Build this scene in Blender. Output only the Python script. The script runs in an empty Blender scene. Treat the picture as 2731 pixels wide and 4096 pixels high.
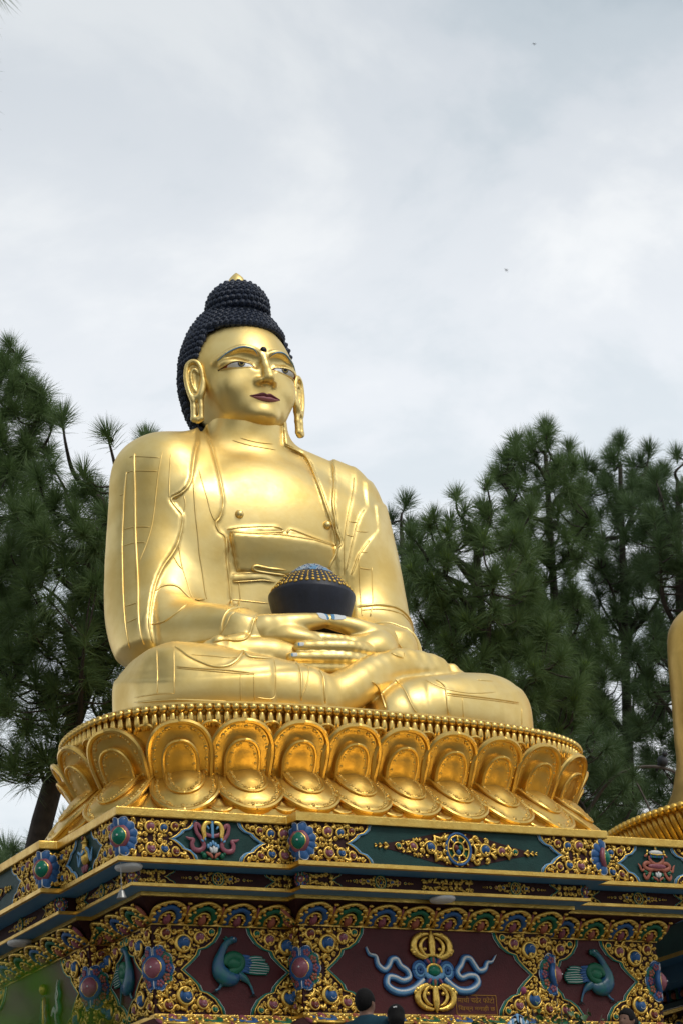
import bpy, bmesh, math, random, time
import numpy as np
import openvdb
from mathutils import Vector, Matrix
T0 = time.time()
rnd = random.Random(7)
scn = bpy.context.scene
COL = scn.collection

# ------------------------------------------------------------------ camera
def cam_axes(yaw, pitch, roll):
    y, p, r = (math.radians(a) for a in (yaw, pitch, roll))
    f = Vector((math.sin(y) * math.cos(p), math.cos(y) * math.cos(p), math.sin(p)))
    s = Vector((math.cos(y), -math.sin(y), 0))
    u = s.cross(f)
    return math.cos(r) * s + math.sin(r) * u, -math.sin(r) * s + math.cos(r) * u, f
cr, cu, cf = cam_axes(30.0, 20.6, -4.14)
cam_d = bpy.data.cameras.new('camera')
cam = bpy.data.objects.new('camera', cam_d)
COL.objects.link(cam)
cam.matrix_world = Matrix(((cr.x, cu.x, -cf.x, 0), (cr.y, cu.y, -cf.y, 0), (cr.z, cu.z, -cf.z, 0), (0, 0, 0, 1)))
cam_d.sensor_fit = 'VERTICAL'
cam_d.sensor_height = 36.0
cam_d.sensor_width = 24.0
cam_d.lens = 85.0
cam_d.clip_start = 0.1
cam_d.clip_end = 4000
cam_d.dof.use_dof = True
cam_d.dof.focus_distance = 30.0
cam_d.dof.aperture_fstop = 2.8
scn.camera = cam

# ------------------------------------------------------------------ light
SUN_AZ, SUN_EL = 158.0, 52.0            # azimuth measured clockwise from +Y (depth)
world = bpy.data.worlds.new('World')
scn.world = world
world.use_nodes = True
wn, wl = world.node_tree.nodes, world.node_tree.links
wn.clear()
def wnode(t, **k):
    n = wn.new(t)
    for a, v in k.items():
        setattr(n, a, v)
    return n
tc = wnode('ShaderNodeTexCoord')
sky = wnode('ShaderNodeTexSky', sky_type='NISHITA', sun_disc=False)
sky.sun_elevation = math.radians(SUN_EL)
sky.sun_rotation = math.radians(SUN_AZ)
skm = wnode('ShaderNodeVectorMath', operation='SCALE')
skm.inputs['Scale'].default_value = 0.115
wl.new(sky.outputs[0], skm.inputs[0])
# cloud cover: layered noise over the sky direction
sep = wnode('ShaderNodeSeparateXYZ')
wl.new(tc.outputs['Generated'], sep.inputs[0])
def wmath(op, a, b=None, clamp=False):
    n = wnode('ShaderNodeMath', operation=op, use_clamp=clamp)
    for i, v in enumerate((a, b)):
        if v is None: continue
        if isinstance(v, (int, float)): n.inputs[i].default_value = v
        else: wl.new(v, n.inputs[i])
    return n.outputs[0]
zz = wmath('ADD', wmath('MAXIMUM', sep.outputs[2], 0.0), 0.22)
cx, cy = wmath('DIVIDE', sep.outputs[0], zz), wmath('DIVIDE', sep.outputs[1], zz)
cmb = wnode('ShaderNodeCombineXYZ')
wl.new(cx, cmb.inputs[0]); wl.new(cy, cmb.inputs[1])
cmb.inputs[2].default_value = 3.7
def wnoise(scale, detail, rough, dist=0.0):
    n = wnode('ShaderNodeTexNoise', noise_dimensions='3D')
    n.inputs['Scale'].default_value = scale
    n.inputs['Detail'].default_value = detail
    n.inputs['Roughness'].default_value = rough
    n.inputs['Distortion'].default_value = dist
    wl.new(cmb.outputs[0], n.inputs['Vector'])
    return n.outputs[0]
def wramp(src, stops):
    r = wnode('ShaderNodeValToRGB')
    r.color_ramp.interpolation = 'EASE'
    e = r.color_ramp.elements
    while len(e) < len(stops): e.new(0.5)
    for el, (p, c) in zip(e, stops):
        el.position = p
        el.color = (*c, 1) if len(c) == 3 else c
    wl.new(src, r.inputs[0])
    return r.outputs[0]
shade = wramp(wnoise(3.3, 7, 0.56, 0.35), [(0.28, (0.66, 0.74, 0.80)), (0.43, (0.80, 0.86, 0.91)), (0.55, (0.93, 0.96, 1.00)), (0.68, (1.08, 1.09, 1.10))])
mask = wramp(wnoise(1.7, 6, 0.55, 0.2), [(0.28, (0.25,) * 3), (0.42, (1,) * 3)])
mix = wnode('ShaderNodeMix', data_type='RGBA')
wl.new(mask, mix.inputs['Factor']); wl.new(skm.outputs[0], mix.inputs['A']); wl.new(shade, mix.inputs['B'])
# the cloud deck thickens and greys from the bright horizon up to the zenith
lift = wramp(sep.outputs[2], [(0.20, (1.06, 1.05, 1.04)), (0.36, (0.94, 0.95, 0.96)), (0.56, (0.68, 0.71, 0.735)), (0.9, (0.62, 0.66, 0.70))])
mul = wnode('ShaderNodeMix', data_type='RGBA', blend_type='MULTIPLY')
mul.inputs['Factor'].default_value = 1.0
wl.new(mix.outputs['Result'], mul.inputs['A']); wl.new(lift, mul.inputs['B'])
mix = mul
bg = wnode('ShaderNodeBackground')
bg.inputs['Strength'].default_value = 1.0
wl.new(mix.outputs['Result'], bg.inputs['Color'])
wo = wnode('ShaderNodeOutputWorld')
wl.new(bg.outputs[0], wo.inputs[0])

sun_d = bpy.data.lights.new('sun', 'SUN')
sun_d.energy = 1.5
sun_d.angle = math.radians(18)
sun_d.color = (1.0, 0.95, 0.86)
sun = bpy.data.objects.new('sun', sun_d)
COL.objects.link(sun)
_a, _e = math.radians(SUN_AZ), math.radians(SUN_EL)
sdir = Vector((math.sin(_a) * math.cos(_e), math.cos(_a) * math.cos(_e), math.sin(_e)))
sun.rotation_euler = sdir.to_track_quat('Z', 'Y').to_euler()
sun.location = (10, -20, 40)

vs = scn.view_settings
vs.view_transform = 'Standard'
vs.look = 'None'
vs.exposure = 0.0
vs.gamma = 1.0
vs.use_curve_mapping = False
scn.cycles.use_denoising = True
scn.cycles.max_bounces = 7
scn.cycles.transparent_max_bounces = 6
scn.cycles.sample_clamp_indirect = 6.0

# ------------------------------------------------------------------ materials
MATS = {}
def material(name, col, rough=0.5, metal=0.0, var=0.12, vscale=6.0, bump=0.0, bscale=40.0, rvar=0.0, col2=None, spec=0.5, streak=False):
    """principled material with noise-driven colour and roughness variation and fine relief"""
    if name in MATS: return MATS[name]
    m = bpy.data.materials.new(name)
    m.use_nodes = True
    nt = m.node_tree
    b = nt.nodes['Principled BSDF']
    b.inputs['Metallic'].default_value = metal
    b.inputs['Roughness'].default_value = rough
    b.inputs['Specular IOR Level'].default_value = spec
    t = nt.nodes.new('ShaderNodeTexCoord')
    vec = t.outputs['Object']
    if streak:
        mp = nt.nodes.new('ShaderNodeMapping')
        mp.inputs['Scale'].default_value = (1, 1, 0.12)
        nt.links.new(vec, mp.inputs[0])
        vec = mp.outputs[0]
    n = nt.nodes.new('ShaderNodeTexNoise')
    n.inputs['Scale'].default_value = vscale
    n.inputs['Detail'].default_value = 6
    n.inputs['Roughness'].default_value = 0.6
    nt.links.new(vec, n.inputs['Vector'])
    r = nt.nodes.new('ShaderNodeValToRGB')
    c2 = col2 or tuple(max(0, c * (1 - 2 * var)) for c in col)
    r.color_ramp.elements[0].position = 0.33
    r.color_ramp.elements[0].color = (*c2, 1)
    r.color_ramp.elements[1].position = 0.62
    r.color_ramp.elements[1].color = (*col, 1)
    nt.links.new(n.outputs[0], r.inputs[0])
    nt.links.new(r.outputs[0], b.inputs['Base Color'])
    if rvar:
        mr = nt.nodes.new('ShaderNodeMapRange')
        mr.inputs['From Min'].default_value = 0.3
        mr.inputs['From Max'].default_value = 0.7
        mr.inputs['To Min'].default_value = rough + rvar
        mr.inputs['To Max'].default_value = rough - rvar
        nt.links.new(n.outputs[0], mr.inputs[0])
        nt.links.new(mr.outputs[0], b.inputs['Roughness'])
    if bump:
        n2 = nt.nodes.new('ShaderNodeTexNoise')
        n2.inputs['Scale'].default_value = bscale
        n2.inputs['Detail'].default_value = 4
        nt.links.new(t.outputs['Object'], n2.inputs['Vector'])
        bp = nt.nodes.new('ShaderNodeBump')
        bp.inputs['Strength'].default_value = bump
        bp.inputs['Distance'].default_value = 0.02
        nt.links.new(n2.outputs[0], bp.inputs['Height'])
        nt.links.new(bp.outputs[0], b.inputs['Normal'])
    MATS[name] = m
    return m
GOLD = material('gold_leaf', (0.90, 0.69, 0.29), 0.45, 1.0, 0.07, 1.6, 0.12, 9.0, 0.07, col2=(0.80, 0.57, 0.19))
THRG = material('throne_gold', (0.76, 0.52, 0.16), 0.36, 1.0, 0.07, 2.6, 0.12, 14.0, 0.07, col2=(0.62, 0.39, 0.09))
GOLDP = material('gold_paint', (0.72, 0.47, 0.10), 0.38, 0.85, 0.1, 9.0, 0.25, 60.0, 0.08, col2=(0.55, 0.33, 0.06))
CARVE = material('carved_gold', (0.74, 0.50, 0.12), 0.33, 0.85, 0.1, 22.0, 0.15, 70.0, 0.05, col2=(0.58, 0.35, 0.06))
HAIRM = material('dark_blue_hair', (0.016, 0.026, 0.055), 0.5, 0, 0.2, 12, 0.1, 60)
def paint(name, col, rough=0.42, var=0.12, sc=8.0, bump=0.08):
    return material(name, tuple(c * 0.78 for c in col), rough, 0, var, sc, bump, 50, spec=0.28)
BLUE = paint('blue_paint', (0.035, 0.13, 0.34))
LBLUE = paint('light_blue_paint', (0.17, 0.40, 0.66))
DBLUE = paint('deep_blue_paint', (0.012, 0.035, 0.16))
TEAL = paint('teal_panel', (0.010, 0.060, 0.052), 0.55, 0.15, 4.0, 0.2)
TEALB = paint('teal_border', (0.02, 0.20, 0.15))
GREEN = paint('green_paint', (0.012, 0.15, 0.075))
GREENG = paint('green_gem', (0.01, 0.19, 0.115), 0.22)
PINK = paint('rose_paint', (0.34, 0.10, 0.13), 0.35)
PINKG = paint('rose_gem', (0.36, 0.12, 0.155), 0.25)
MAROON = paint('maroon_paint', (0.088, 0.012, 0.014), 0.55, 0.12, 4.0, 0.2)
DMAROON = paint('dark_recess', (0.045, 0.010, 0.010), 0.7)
RED = paint('red_gem', (0.22, 0.045, 0.03), 0.3)
ORANGE = paint('salmon_paint', (0.45, 0.14, 0.085), 0.45)
WHITE = paint('white_paint', (0.78, 0.78, 0.76), 0.45, 0.05)
BLACK = paint('black_paint', (0.008, 0.009, 0.014), 0.45)
BOWLM = material('bowl_black', (0.011, 0.014, 0.030), 0.5, 0, 0.2, 5.0, 0.1, 30, 0.06)
SKYB = material('soffit_blue', (0.07, 0.23, 0.42), 0.5, 0, 0.08, 3.0)

# ------------------------------------------------------------------ object helpers
def link(name, data, parent=None, mat=None, loc=None, rot=None, scale=None, kind=None, label=None):
    o = bpy.data.objects.new(name, data)
    COL.objects.link(o)
    if parent is not None: o.parent = parent
    if loc is not None: o.location = loc
    if rot is not None: o.rotation_euler = rot
    if scale is not None: o.scale = (scale,) * 3 if isinstance(scale, (int, float)) else scale
    if kind: o['kind'] = kind
    if label: o['label'] = label
    return o
def mesh(name, V, Fc, mat=None, smooth=False, mats=None, mi=None):
    me = bpy.data.meshes.new(name)
    V = [tuple(map(float, v)) for v in V] if not isinstance(V, np.ndarray) else V.tolist()
    me.from_pydata(V, [], Fc if isinstance(Fc, list) else Fc.tolist())
    for m in (mats or ([mat] if mat else [])): me.materials.append(m)
    if mi is not None: me.polygons.foreach_set('material_index', np.asarray(mi, dtype=np.int32))
    if smooth: me.polygons.foreach_set('use_smooth', np.ones(len(me.polygons), dtype=bool))
    me.update()
    return me
def tag(o, label=None, cat=None, group=None, kind=None):
    if label: o['label'] = label
    if cat: o['category'] = cat
    if group: o['group'] = group
    if kind: o['kind'] = kind
    return o
def thing(name, label, cat, loc=(0, 0, 0), rot=None, group=None):
    o = link(name, None, loc=loc, rot=rot)
    return tag(o, label, cat, group)

class MB:
    """collects verts and faces into one mesh"""
    def __init__(s): s.V, s.F, s.m = [], [], []
    def add(s, V, F, mi=0, M=None):
        n = len(s.V)
        s.V += [tuple(M @ Vector(v)) for v in V] if M is not None else [tuple(v) for v in V]
        s.F += [tuple(i + n for i in f) for f in F]
        s.m += [mi] * len(F)
    def mesh(s, name, mats, smooth=False):
        mats = mats if isinstance(mats, (list, tuple)) else [mats]
        return mesh(name, s.V, s.F, mats=mats, smooth=smooth, mi=s.m)
def box(x0, x1, y0, y1, z0, z1):
    V = [(x, y, z) for x in (x0, x1) for y in (y0, y1) for z in (z0, z1)]
    F = [(0, 1, 3, 2), (4, 6, 7, 5), (0, 4, 5, 1), (2, 3, 7, 6), (0, 2, 6, 4), (1, 5, 7, 3)]
    return V, F
def tube(P, R, n=8, cap=True, flat=1.0, up=None, closed=False):
    """swept tube along points P with radii R; flat squashes the section along 'up'"""
    P = [Vector(p) for p in P]
    if isinstance(R, (int, float)): R = [R] * len(P)
    V, F = [], []
    L = len(P)
    nrm = None
    for i, p in enumerate(P):
        a = P[(i - 1) % L] if closed else P[max(i - 1, 0)]
        b = P[(i + 1) % L] if closed else P[min(i + 1, L - 1)]
        t = (b - a)
        t = t.normalized() if t.length > 1e-9 else Vector((0, 0, 1))
        u = up[i] if isinstance(up, list) else up
        if u is not None:
            nrm = Vector(u) - t * Vector(u).dot(t)
        elif nrm is None:
            nrm = t.orthogonal()
        else:
            nrm = nrm - t * nrm.dot(t)
        if nrm.length < 1e-6: nrm = t.orthogonal()
        nrm.normalize()
        bn = t.cross(nrm)
        for k in range(n):
            a_ = 2 * math.pi * k / n
            V.append(p + (nrm * math.cos(a_) * flat + bn * math.sin(a_)) * R[i])
    for i in range(L if closed else L - 1):
        j = (i + 1) % L
        for k in range(n):
            k2 = (k + 1) % n
            F.append((i * n + k, i * n + k2, j * n + k2, j * n + k))
    if cap and not closed:
        F.append(tuple(range(n))[::-1])
        F.append(tuple((L - 1) * n + k for k in range(n)))
    return V, F
def lathe(prof, n=24, a0=0.0, a1=2 * math.pi):
    """prof: list of (r, z) from bottom to top"""
    full = abs(a1 - a0 - 2 * math.pi) < 1e-6
    V, F = [], []
    c = n if full else n + 1
    for r, z in prof:
        for k in range(c):
            a = a0 + (a1 - a0) * k / n
            V.append((r * math.cos(a), r * math.sin(a), z))
    for i in range(len(prof) - 1):
        for k in range(n):
            k2 = (k + 1) % c
            F.append((i * c + k, i * c + k2, (i + 1) * c + k2, (i + 1) * c + k))
    return V, F
def sphere(r=1.0, n=12, m=8, sx=1, sy=1, sz=1):
    prof = [(r * math.cos(-math.pi / 2 + math.pi * i / m), r * math.sin(-math.pi / 2 + math.pi * i / m)) for i in range(m + 1)]
    prof[0] = (1e-4, -r); prof[-1] = (1e-4, r)
    V, F = lathe(prof, n)
    return [(x * sx, y * sy, z * sz) for x, y, z in V], F
def cr_spline(P, n=8, closed=False):
    """Catmull-Rom through points (any dimension)"""
    P = [np.array(p, float) for p in P]
    out = []
    L = len(P)
    for i in range(L if closed else L - 1):
        if closed:
            p0, p1, p2, p3 = P[(i - 1) % L], P[i], P[(i + 1) % L], P[(i + 2) % L]
        else:
            p0, p1, p2, p3 = P[max(i - 1, 0)], P[i], P[i + 1], P[min(i + 2, L - 1)]
        for k in range(n):
            t = k / n
            out.append(0.5 * ((2 * p1) + (-p0 + p2) * t + (2 * p0 - 5 * p1 + 4 * p2 - p3) * t * t + (-p0 + 3 * p1 - 3 * p2 + p3) * t ** 3))
    if not closed: out.append(P[-1])
    return out

# ------------------------------------------------------------------ distance-field sculpting
class SDF:
    def __init__(s, lo, hi, h):
        s.lo = np.array(lo, np.float32); s.h = h
        s.n = np.ceil((np.array(hi) - np.array(lo)) / h).astype(int) + 1
        s.d = np.full(s.n, 9.0, np.float32)
        s.ax = [(s.lo[i] + h * np.arange(s.n[i])).astype(np.float32) for i in range(3)]
    def sl(s, lo, hi):
        I = []
        for i in range(3):
            a = int(np.floor((lo[i] - s.lo[i]) / s.h)); b = int(np.ceil((hi[i] - s.lo[i]) / s.h)) + 1
            I.append(slice(max(0, min(a, s.n[i])), max(0, min(b, s.n[i]))))
        return tuple(I)
    def xyz(s, I):
        return (s.ax[0][I[0]][:, None, None], s.ax[1][I[1]][None, :, None], s.ax[2][I[2]][None, None, :])
    def op(s, fn, lo, hi, k=0.0, mode='u', pad=0.12):
        p = max(k, 0) + pad
        I = s.sl(np.array(lo) - p, np.array(hi) + p)
        if any(q.stop <= q.start for q in I): return
        d = fn(*s.xyz(I)).astype(np.float32)
        a = s.d[I]
        if mode == 'u':
            if k > 0:
                hh = np.maximum(k - np.abs(a - d), 0) / k
                s.d[I] = np.minimum(a, d) - hh * hh * k * 0.25
            else: s.d[I] = np.minimum(a, d)
        else:
            d = -d
            if k > 0:
                hh = np.maximum(k - np.abs(a - d), 0) / k
                s.d[I] = np.maximum(a, d) + hh * hh * k * 0.25
            else: s.d[I] = np.maximum(a, d)
    def ell(s, c, r, k=0.1, rot=None, mode='u'):
        c = np.array(c, float); r = np.array(r, float)
        R = np.eye(3) if rot is None else np.array(Matrix.Rotation(rot[2], 3, 'Z') @ Matrix.Rotation(rot[1], 3, 'Y') @ Matrix.Rotation(rot[0], 3, 'X'))
        ext = np.abs(R) @ r
        def fn(x, y, z):
            x, y, z = x - c[0], y - c[1], z - c[2]
            u = R[0, 0] * x + R[1, 0] * y + R[2, 0] * z
            v = R[0, 1] * x + R[1, 1] * y + R[2, 1] * z
            w = R[0, 2] * x + R[1, 2] * y + R[2, 2] * z
            k0 = np.sqrt((u / r[0]) ** 2 + (v / r[1]) ** 2 + (w / r[2]) ** 2)
            k1 = np.sqrt((u / r[0] ** 2) ** 2 + (v / r[1] ** 2) ** 2 + (w / r[2] ** 2) ** 2) + 1e-6
            return k0 * (k0 - 1) / k1
        s.op(fn, c - ext, c + ext, k, mode)
    def cap(s, a, b, r1, r2=None, k=0.1, mode='u', sq=None):
        """tapered capsule; sq=(axis vector, factor) squashes the section along that axis (factor > 1 thins it)"""
        a = np.array(a, float); b = np.array(b, float); r2 = r1 if r2 is None else r2
        ab = b - a; L = float(ab @ ab) + 1e-9
        rm = max(r1, r2)
        if sq is not None:
            qv = np.array(sq[0], float); qv /= np.linalg.norm(qv); qf = sq[1]
        def fn(x, y, z):
            px, py, pz = x - a[0], y - a[1], z - a[2]
            t = np.clip((px * ab[0] + py * ab[1] + pz * ab[2]) / L, 0, 1)
            dx, dy, dz = px - t * ab[0], py - t * ab[1], pz - t * ab[2]
            d2 = dx * dx + dy * dy + dz * dz
            if sq is not None:
                e = dx * qv[0] + dy * qv[1] + dz * qv[2]
                d2 = d2 + e * e * (qf * qf - 1)
            return np.sqrt(d2) - (r1 + (r2 - r1) * t)
        s.op(fn, np.minimum(a, b) - rm, np.maximum(a, b) + rm, k, mode)
    def chain(s, P, R, k=0.1, mode='u', sub=0, sq=None):
        if sub:
            Q = cr_spline([tuple(p) + (r,) for p, r in zip(P, R)], sub)
            P = [q[:3] for q in Q]; R = [q[3] for q in Q]
        for i in range(len(P) - 1):
            s.cap(P[i], P[i + 1], R[i], R[i + 1], k, mode, sq)
    def blur(s, it=1):
        for _ in range(it):
            for ax in range(3):
                a = np.moveaxis(s.d, ax, 0)
                a[1:-1] = 0.25 * a[:-2] + 0.5 * a[1:-1] + 0.25 * a[2:]
    def poly(s):
        g = openvdb.FloatGrid(3 * s.h)
        d = np.clip(s.d, -3 * s.h, 3 * s.h)
        g.copyFromArray(np.ascontiguousarray(d))
        pts, quads = g.convertToQuads(0.0)
        return pts * s.h + s.lo, quads[:, ::-1]
    def mesh(s, name, mat):
        V, Q = s.poly()
        return mesh(name, V.astype(float), Q, mat, smooth=True)
# ------------------------------------------------------------------ the seated statue
SO = Vector((14.744, 26.385, 8.085))
statue = thing('buddha_statue', 'huge golden seated Buddha with dark blue curled hair holding a black bowl', 'statue', SO)

def rbox(S, c, hx, hy, hz, r, k):
    """box with fully rounded edges"""
    def fn(x, y, z):
        qx, qy, qz = np.abs(x - c[0]) - (hx - r), np.abs(y - c[1]) - (hy - r), np.abs(z - c[2]) - (hz - r)
        o = np.sqrt(np.maximum(qx, 0) ** 2 + np.maximum(qy, 0) ** 2 + np.maximum(qz, 0) ** 2)
        return o + np.minimum(np.maximum(qx, np.maximum(qy, qz)), 0) - r
    S.op(fn, (c[0] - hx, c[1] - hy, c[2] - hz), (c[0] + hx, c[1] + hy, c[2] + hz), k)

def sculpt_head():
    S = SDF((-1.0, 0.72, 4.95), (1.0, 2.75, 6.95), 0.0125)
    S.ell((0, 1.75, 5.90), (0.745, 0.75, 0.90), 0)
    S.ell((0, 1.72, 5.70), (0.64, 0.72, 0.78), 0.1)
    S.ell((0, 1.86, 6.03), (0.765, 0.78, 0.84), 0.15)
    S.ell((0, 1.42, 5.32), (0.46, 0.38, 0.30), 0.18)                                # jaw
    S.ell((0, 1.15, 5.18), (0.21, 0.15, 0.12), 0.10)                                # chin
    for sx in (-1, 1):
        S.ell((sx * 0.36, 1.32, 5.60), (0.23, 0.22, 0.22), 0.16)                    # cheeks
        br = cr_spline([(sx * 0.05, 1.02, 6.015), (sx * 0.17, 1.005, 6.09), (sx * 0.34, 1.06, 6.115), (sx * 0.50, 1.17, 6.05), (sx * 0.62, 1.32, 5.95)], 3)
        for p, q in zip(br[:-1], br[1:]): S.cap(p, q, 0.030, 0.030, 0.07)
        S.ell((sx * 0.35, 0.98, 5.98), (0.26, 0.115, 0.075), 0.12, mode='s')         # hollow under the brow
        S.ell((sx * 0.135, 0.97, 5.91), (0.06, 0.10, 0.10), 0.06, mode='s')
        S.ell((sx * 0.36, 1.215, 5.895), (0.25, 0.165, 0.105), 0.03)                # lid over the eyeball
    S.chain([(0, 1.035, 6.08), (0, 0.985, 5.90), (0, 0.92, 5.74), (0, 0.885, 5.645)], [0.048, 0.056, 0.068, 0.080], 0.03)
    for sx in (-1, 1):
        S.ell((sx * 0.100, 1.015, 5.620), (0.072, 0.105, 0.055), 0.06)
        S.ell((sx * 0.058, 0.955, 5.565), (0.036, 0.052, 0.030), 0.015, mode='s')
    S.ell((0, 1.19, 5.41), (0.27, 0.11, 0.12), 0.10)                              # mouth mound
    S.blur(1)
    return S
head = link('head', sculpt_head().mesh('head', GOLD), statue)
from mathutils.bvhtree import BVHTree
def bvh_of(o):
    me = o.data
    return BVHTree.FromPolygons([v.co for v in me.vertices], [tuple(p.vertices) for p in me.polygons])
HB = bvh_of(head)
def face_y(x, z, d=0.0):
    h = HB.ray_cast(Vector((x, -1, z)), Vector((0, 1, 0)))
    return (h[0].y if h[0] else 1.4) - d
def on_face(P, d=0.0): return [(x, face_y(x, z, d), z) for x, z in P]

def arc(pts, n=6): return [(float(p[0]), float(p[1])) for p in cr_spline(pts, n)]
IRIS = paint('iris_gold', (0.55, 0.42, 0.14), 0.3)
LINER = paint('eyeliner', (0.045, 0.012, 0.012), 0.5)
EYEW = material('eye_white', (0.80, 0.80, 0.80), 0.35, 0, 0.03)
CORNER = paint('eye_corner_red', (0.50, 0.09, 0.04), 0.4)
LIPU = paint('lip_dark_rose', (0.26, 0.075, 0.095), 0.38)
LIPL = paint('lip_rose', (0.50, 0.19, 0.21), 0.36)
for sx in (-1, 1):
    upper = arc([(0.125, 5.843), (0.20, 5.876), (0.33, 5.891), (0.46, 5.874), (0.575, 5.828)])
    lower = arc([(0.125, 5.845), (0.22, 5.836), (0.34, 5.830), (0.46, 5.824), (0.575, 5.828)])
    n = len(upper)
    V, F, mi = [], [], []
    for (xa, za), (xb, zb) in zip(upper, lower):
        for t in range(5):
            x, z = xa + (xb - xa) * t / 4, za + (zb - za) * t / 4
            V.append((sx * x, face_y(sx * x, z, 0.010), z))
    for i in range(n - 1):
        for t in range(4):
            q = (i * 5 + t, i * 5 + t + 1, i * 5 + t + 6, i * 5 + t + 5)
            F.append(q if sx > 0 else q[::-1])
            mi.append(1 if upper[i][0] < 0.165 or upper[i][0] > 0.525 else 0)
    eye = link('eye', mesh('eye', V, F, mats=[EYEW, CORNER], smooth=True, mi=mi), statue)
    b = MB()
    for rr, m, d in ((0.056, 2, 0.014), (0.045, 1, 0.018), (0.029, 0, 0.022)):
        c = [(0.345, 5.905)]
        W = []
        for k in range(13):
            a = math.pi + math.pi * k / 12
            x, z = 0.345 + rr * math.cos(a), 5.886 + rr * math.sin(a) * 1.0
            W.append((sx * x, face_y(sx * x, z, d), z))
        b.add(W, [tuple(range(13)) if sx > 0 else tuple(range(13))[::-1]], m)
    link('iris', b.mesh('iris', [BLACK, IRIS, DBLUE]), eye)
    lid = arc([(0.115, 5.838), (0.20, 5.881), (0.33, 5.897), (0.46, 5.880), (0.58, 5.828), (0.60, 5.820)])
    b = MB()
    b.add(*tube([(sx * x, face_y(sx * x, z, 0.004), z) for x, z in lid], 0.006, 6))
    link('eyeliner', b.mesh('eyeliner', LINER, True), eye)
    b = MB()
    lid2 = [(x, z + 0.018) for x, z in lid]
    b.add(*tube([(sx * x, face_y(sx * x, z, -0.002), z) for x, z in lid2], 0.013, 6))
    lo = [(x, z - 0.008) for x, z in lower]
    b.add(*tube([(sx * x, face_y(sx * x, z, -0.003), z) for x, z in lo], 0.012, 6))
    link('eyelid_edge', b.mesh('eyelid_edge', GOLD, True), eye)
    brow = arc([(0.09, 6.025), (0.19, 6.095), (0.34, 6.118), (0.50, 6.058), (0.62, 5.955)])
    m_ = len(brow)
    b = MB()
    b.add(*tube([(sx * x, face_y(sx * x, z, 0.002), z) for x, z in brow], [0.003 + 0.008 * math.sin(math.pi * (i + 0.6) / (m_ + 0.2)) for i in range(m_)], 6))
    link('eyebrow', b.mesh('eyebrow', LBLUE, True), statue)
link('urna', mesh('urna', *sphere(0.052, 14, 8, 1, 0.7, 1), mat=BLACK, smooth=True), statue, loc=(0.0, face_y(0, 6.12) + 0.005, 6.12))
# lips: an upper and a lower one
def lip(top, bot, bulge, mat, nm):
    V, F = [], []
    n = len(top); K = 7
    for i in range(n):
        s_ = 2 * i / (n - 1) - 1
        w = (1 - s_ * s_) ** 0.6
        for t in range(K):
            u = t / (K - 1)
            x = top[i][0] + (bot[i][0] - top[i][0]) * u
            z = top[i][1] + (bot[i][1] - top[i][1]) * u
            V.append((x, face_y(x, z) + 0.004 - bulge * w * math.sin(math.pi * (0.12 + 0.8 * u)), z))
    for i in range(n - 1):
        for t in range(K - 1):
            F.append((i * K + t, i * K + t + 1, (i + 1) * K + t + 1, (i + 1) * K + t))
    link(nm, mesh(nm, V, F, mat, smooth=True), statue)
def sym(P): return arc([(-x, z) for x, z in P[::-1] if x > 0] + P, 5)
ZL = 5.40
ltop = sym([(0, ZL + 0.040), (0.055, ZL + 0.056), (0.14, ZL + 0.030), (0.245, ZL + 0.006)])
lmid = sym([(0, ZL - 0.008), (0.055, ZL + 0.002), (0.14, ZL - 0.010), (0.245, ZL + 0.002)])
lbot = sym([(0, ZL - 0.074), (0.055, ZL - 0.072), (0.14, ZL - 0.050), (0.245, ZL - 0.002)])
lip(ltop, lmid, 0.045, LIPU, 'upper_lip')
lip(lmid, lbot, 0.050, LIPL, 'lower_lip')

def sculpt_ear(sx):
    S = SDF((-0.06 if sx > 0 else -0.40, -0.25, -0.72), (0.40 if sx > 0 else 0.06, 0.42, 0.56), 0.0115)
    ex, ey = 0.80 * sx, 0.60
    ra = math.atan2(0.6, 0.8) if sx > 0 else math.pi - math.atan2(0.6, 0.8)
    def P(u, z, o=0.0):      # ear plane: u outwards, o towards the front
        return (ex * u + o * 0.6 * sx, ey * u - o * 0.8, z)
    S.ell(P(0.12, 0.12), (0.14, 0.022, 0.31), 0.0, rot=(0, 0, ra))
    loop = [(-0.03, 0.06), (-0.01, 0.27), (0.05, 0.40), (0.14, 0.435), (0.225, 0.37), (0.255, 0.20), (0.24, 0.02), (0.195, -0.15), (0.15, -0.25)]
    S.chain([P(u, z, 0.035) for u, z in loop], [0.036] * 9, 0.02, sub=4)
    S.chain([P(-0.03, 0.06, 0.02), P(0.0, -0.10, 0.03), P(0.05, -0.2, 0.02)], [0.045, 0.05, 0.05], 0.04, sub=3)
    S.chain([P(0.05, 0.22, 0.02), P(0.10, 0.30, 0.025), P(0.165, 0.25, 0.025), P(0.165, 0.08, 0.025), P(0.11, -0.08, 0.02)], [0.022, 0.026, 0.028, 0.026, 0.022], 0.02, sub=3)
    S.ell(P(0.085, 0.10, 0.05), (0.045, 0.05, 0.12), 0.03, rot=(0, 0, ra), mode='s')
    for u in (0.03, 0.155):
        S.chain([P(u + 0.005, -0.18, 0.01), P(u, -0.36, 0.01), P(u + 0.01, -0.56, 0.01)], [0.052, 0.048, 0.050], 0.02)
    S.chain([P(0.04, -0.55, 0.01), P(0.095, -0.58, 0.01), P(0.16, -0.55, 0.01)], [0.052, 0.055, 0.052], 0.02)
    S.chain([P(0.03, -0.19, 0.01), P(0.09, -0.20, 0.01), P(0.16, -0.19, 0.01)], [0.05, 0.055, 0.05], 0.03)
    S.blur(1)
    return S
for sx in (-1, 1):
    link('ear', sculpt_ear(sx).mesh('ear', GOLD), statue, loc=(sx * 0.735, 1.53, 5.67), scale=(0.85, 0.85, 0.88))

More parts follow.
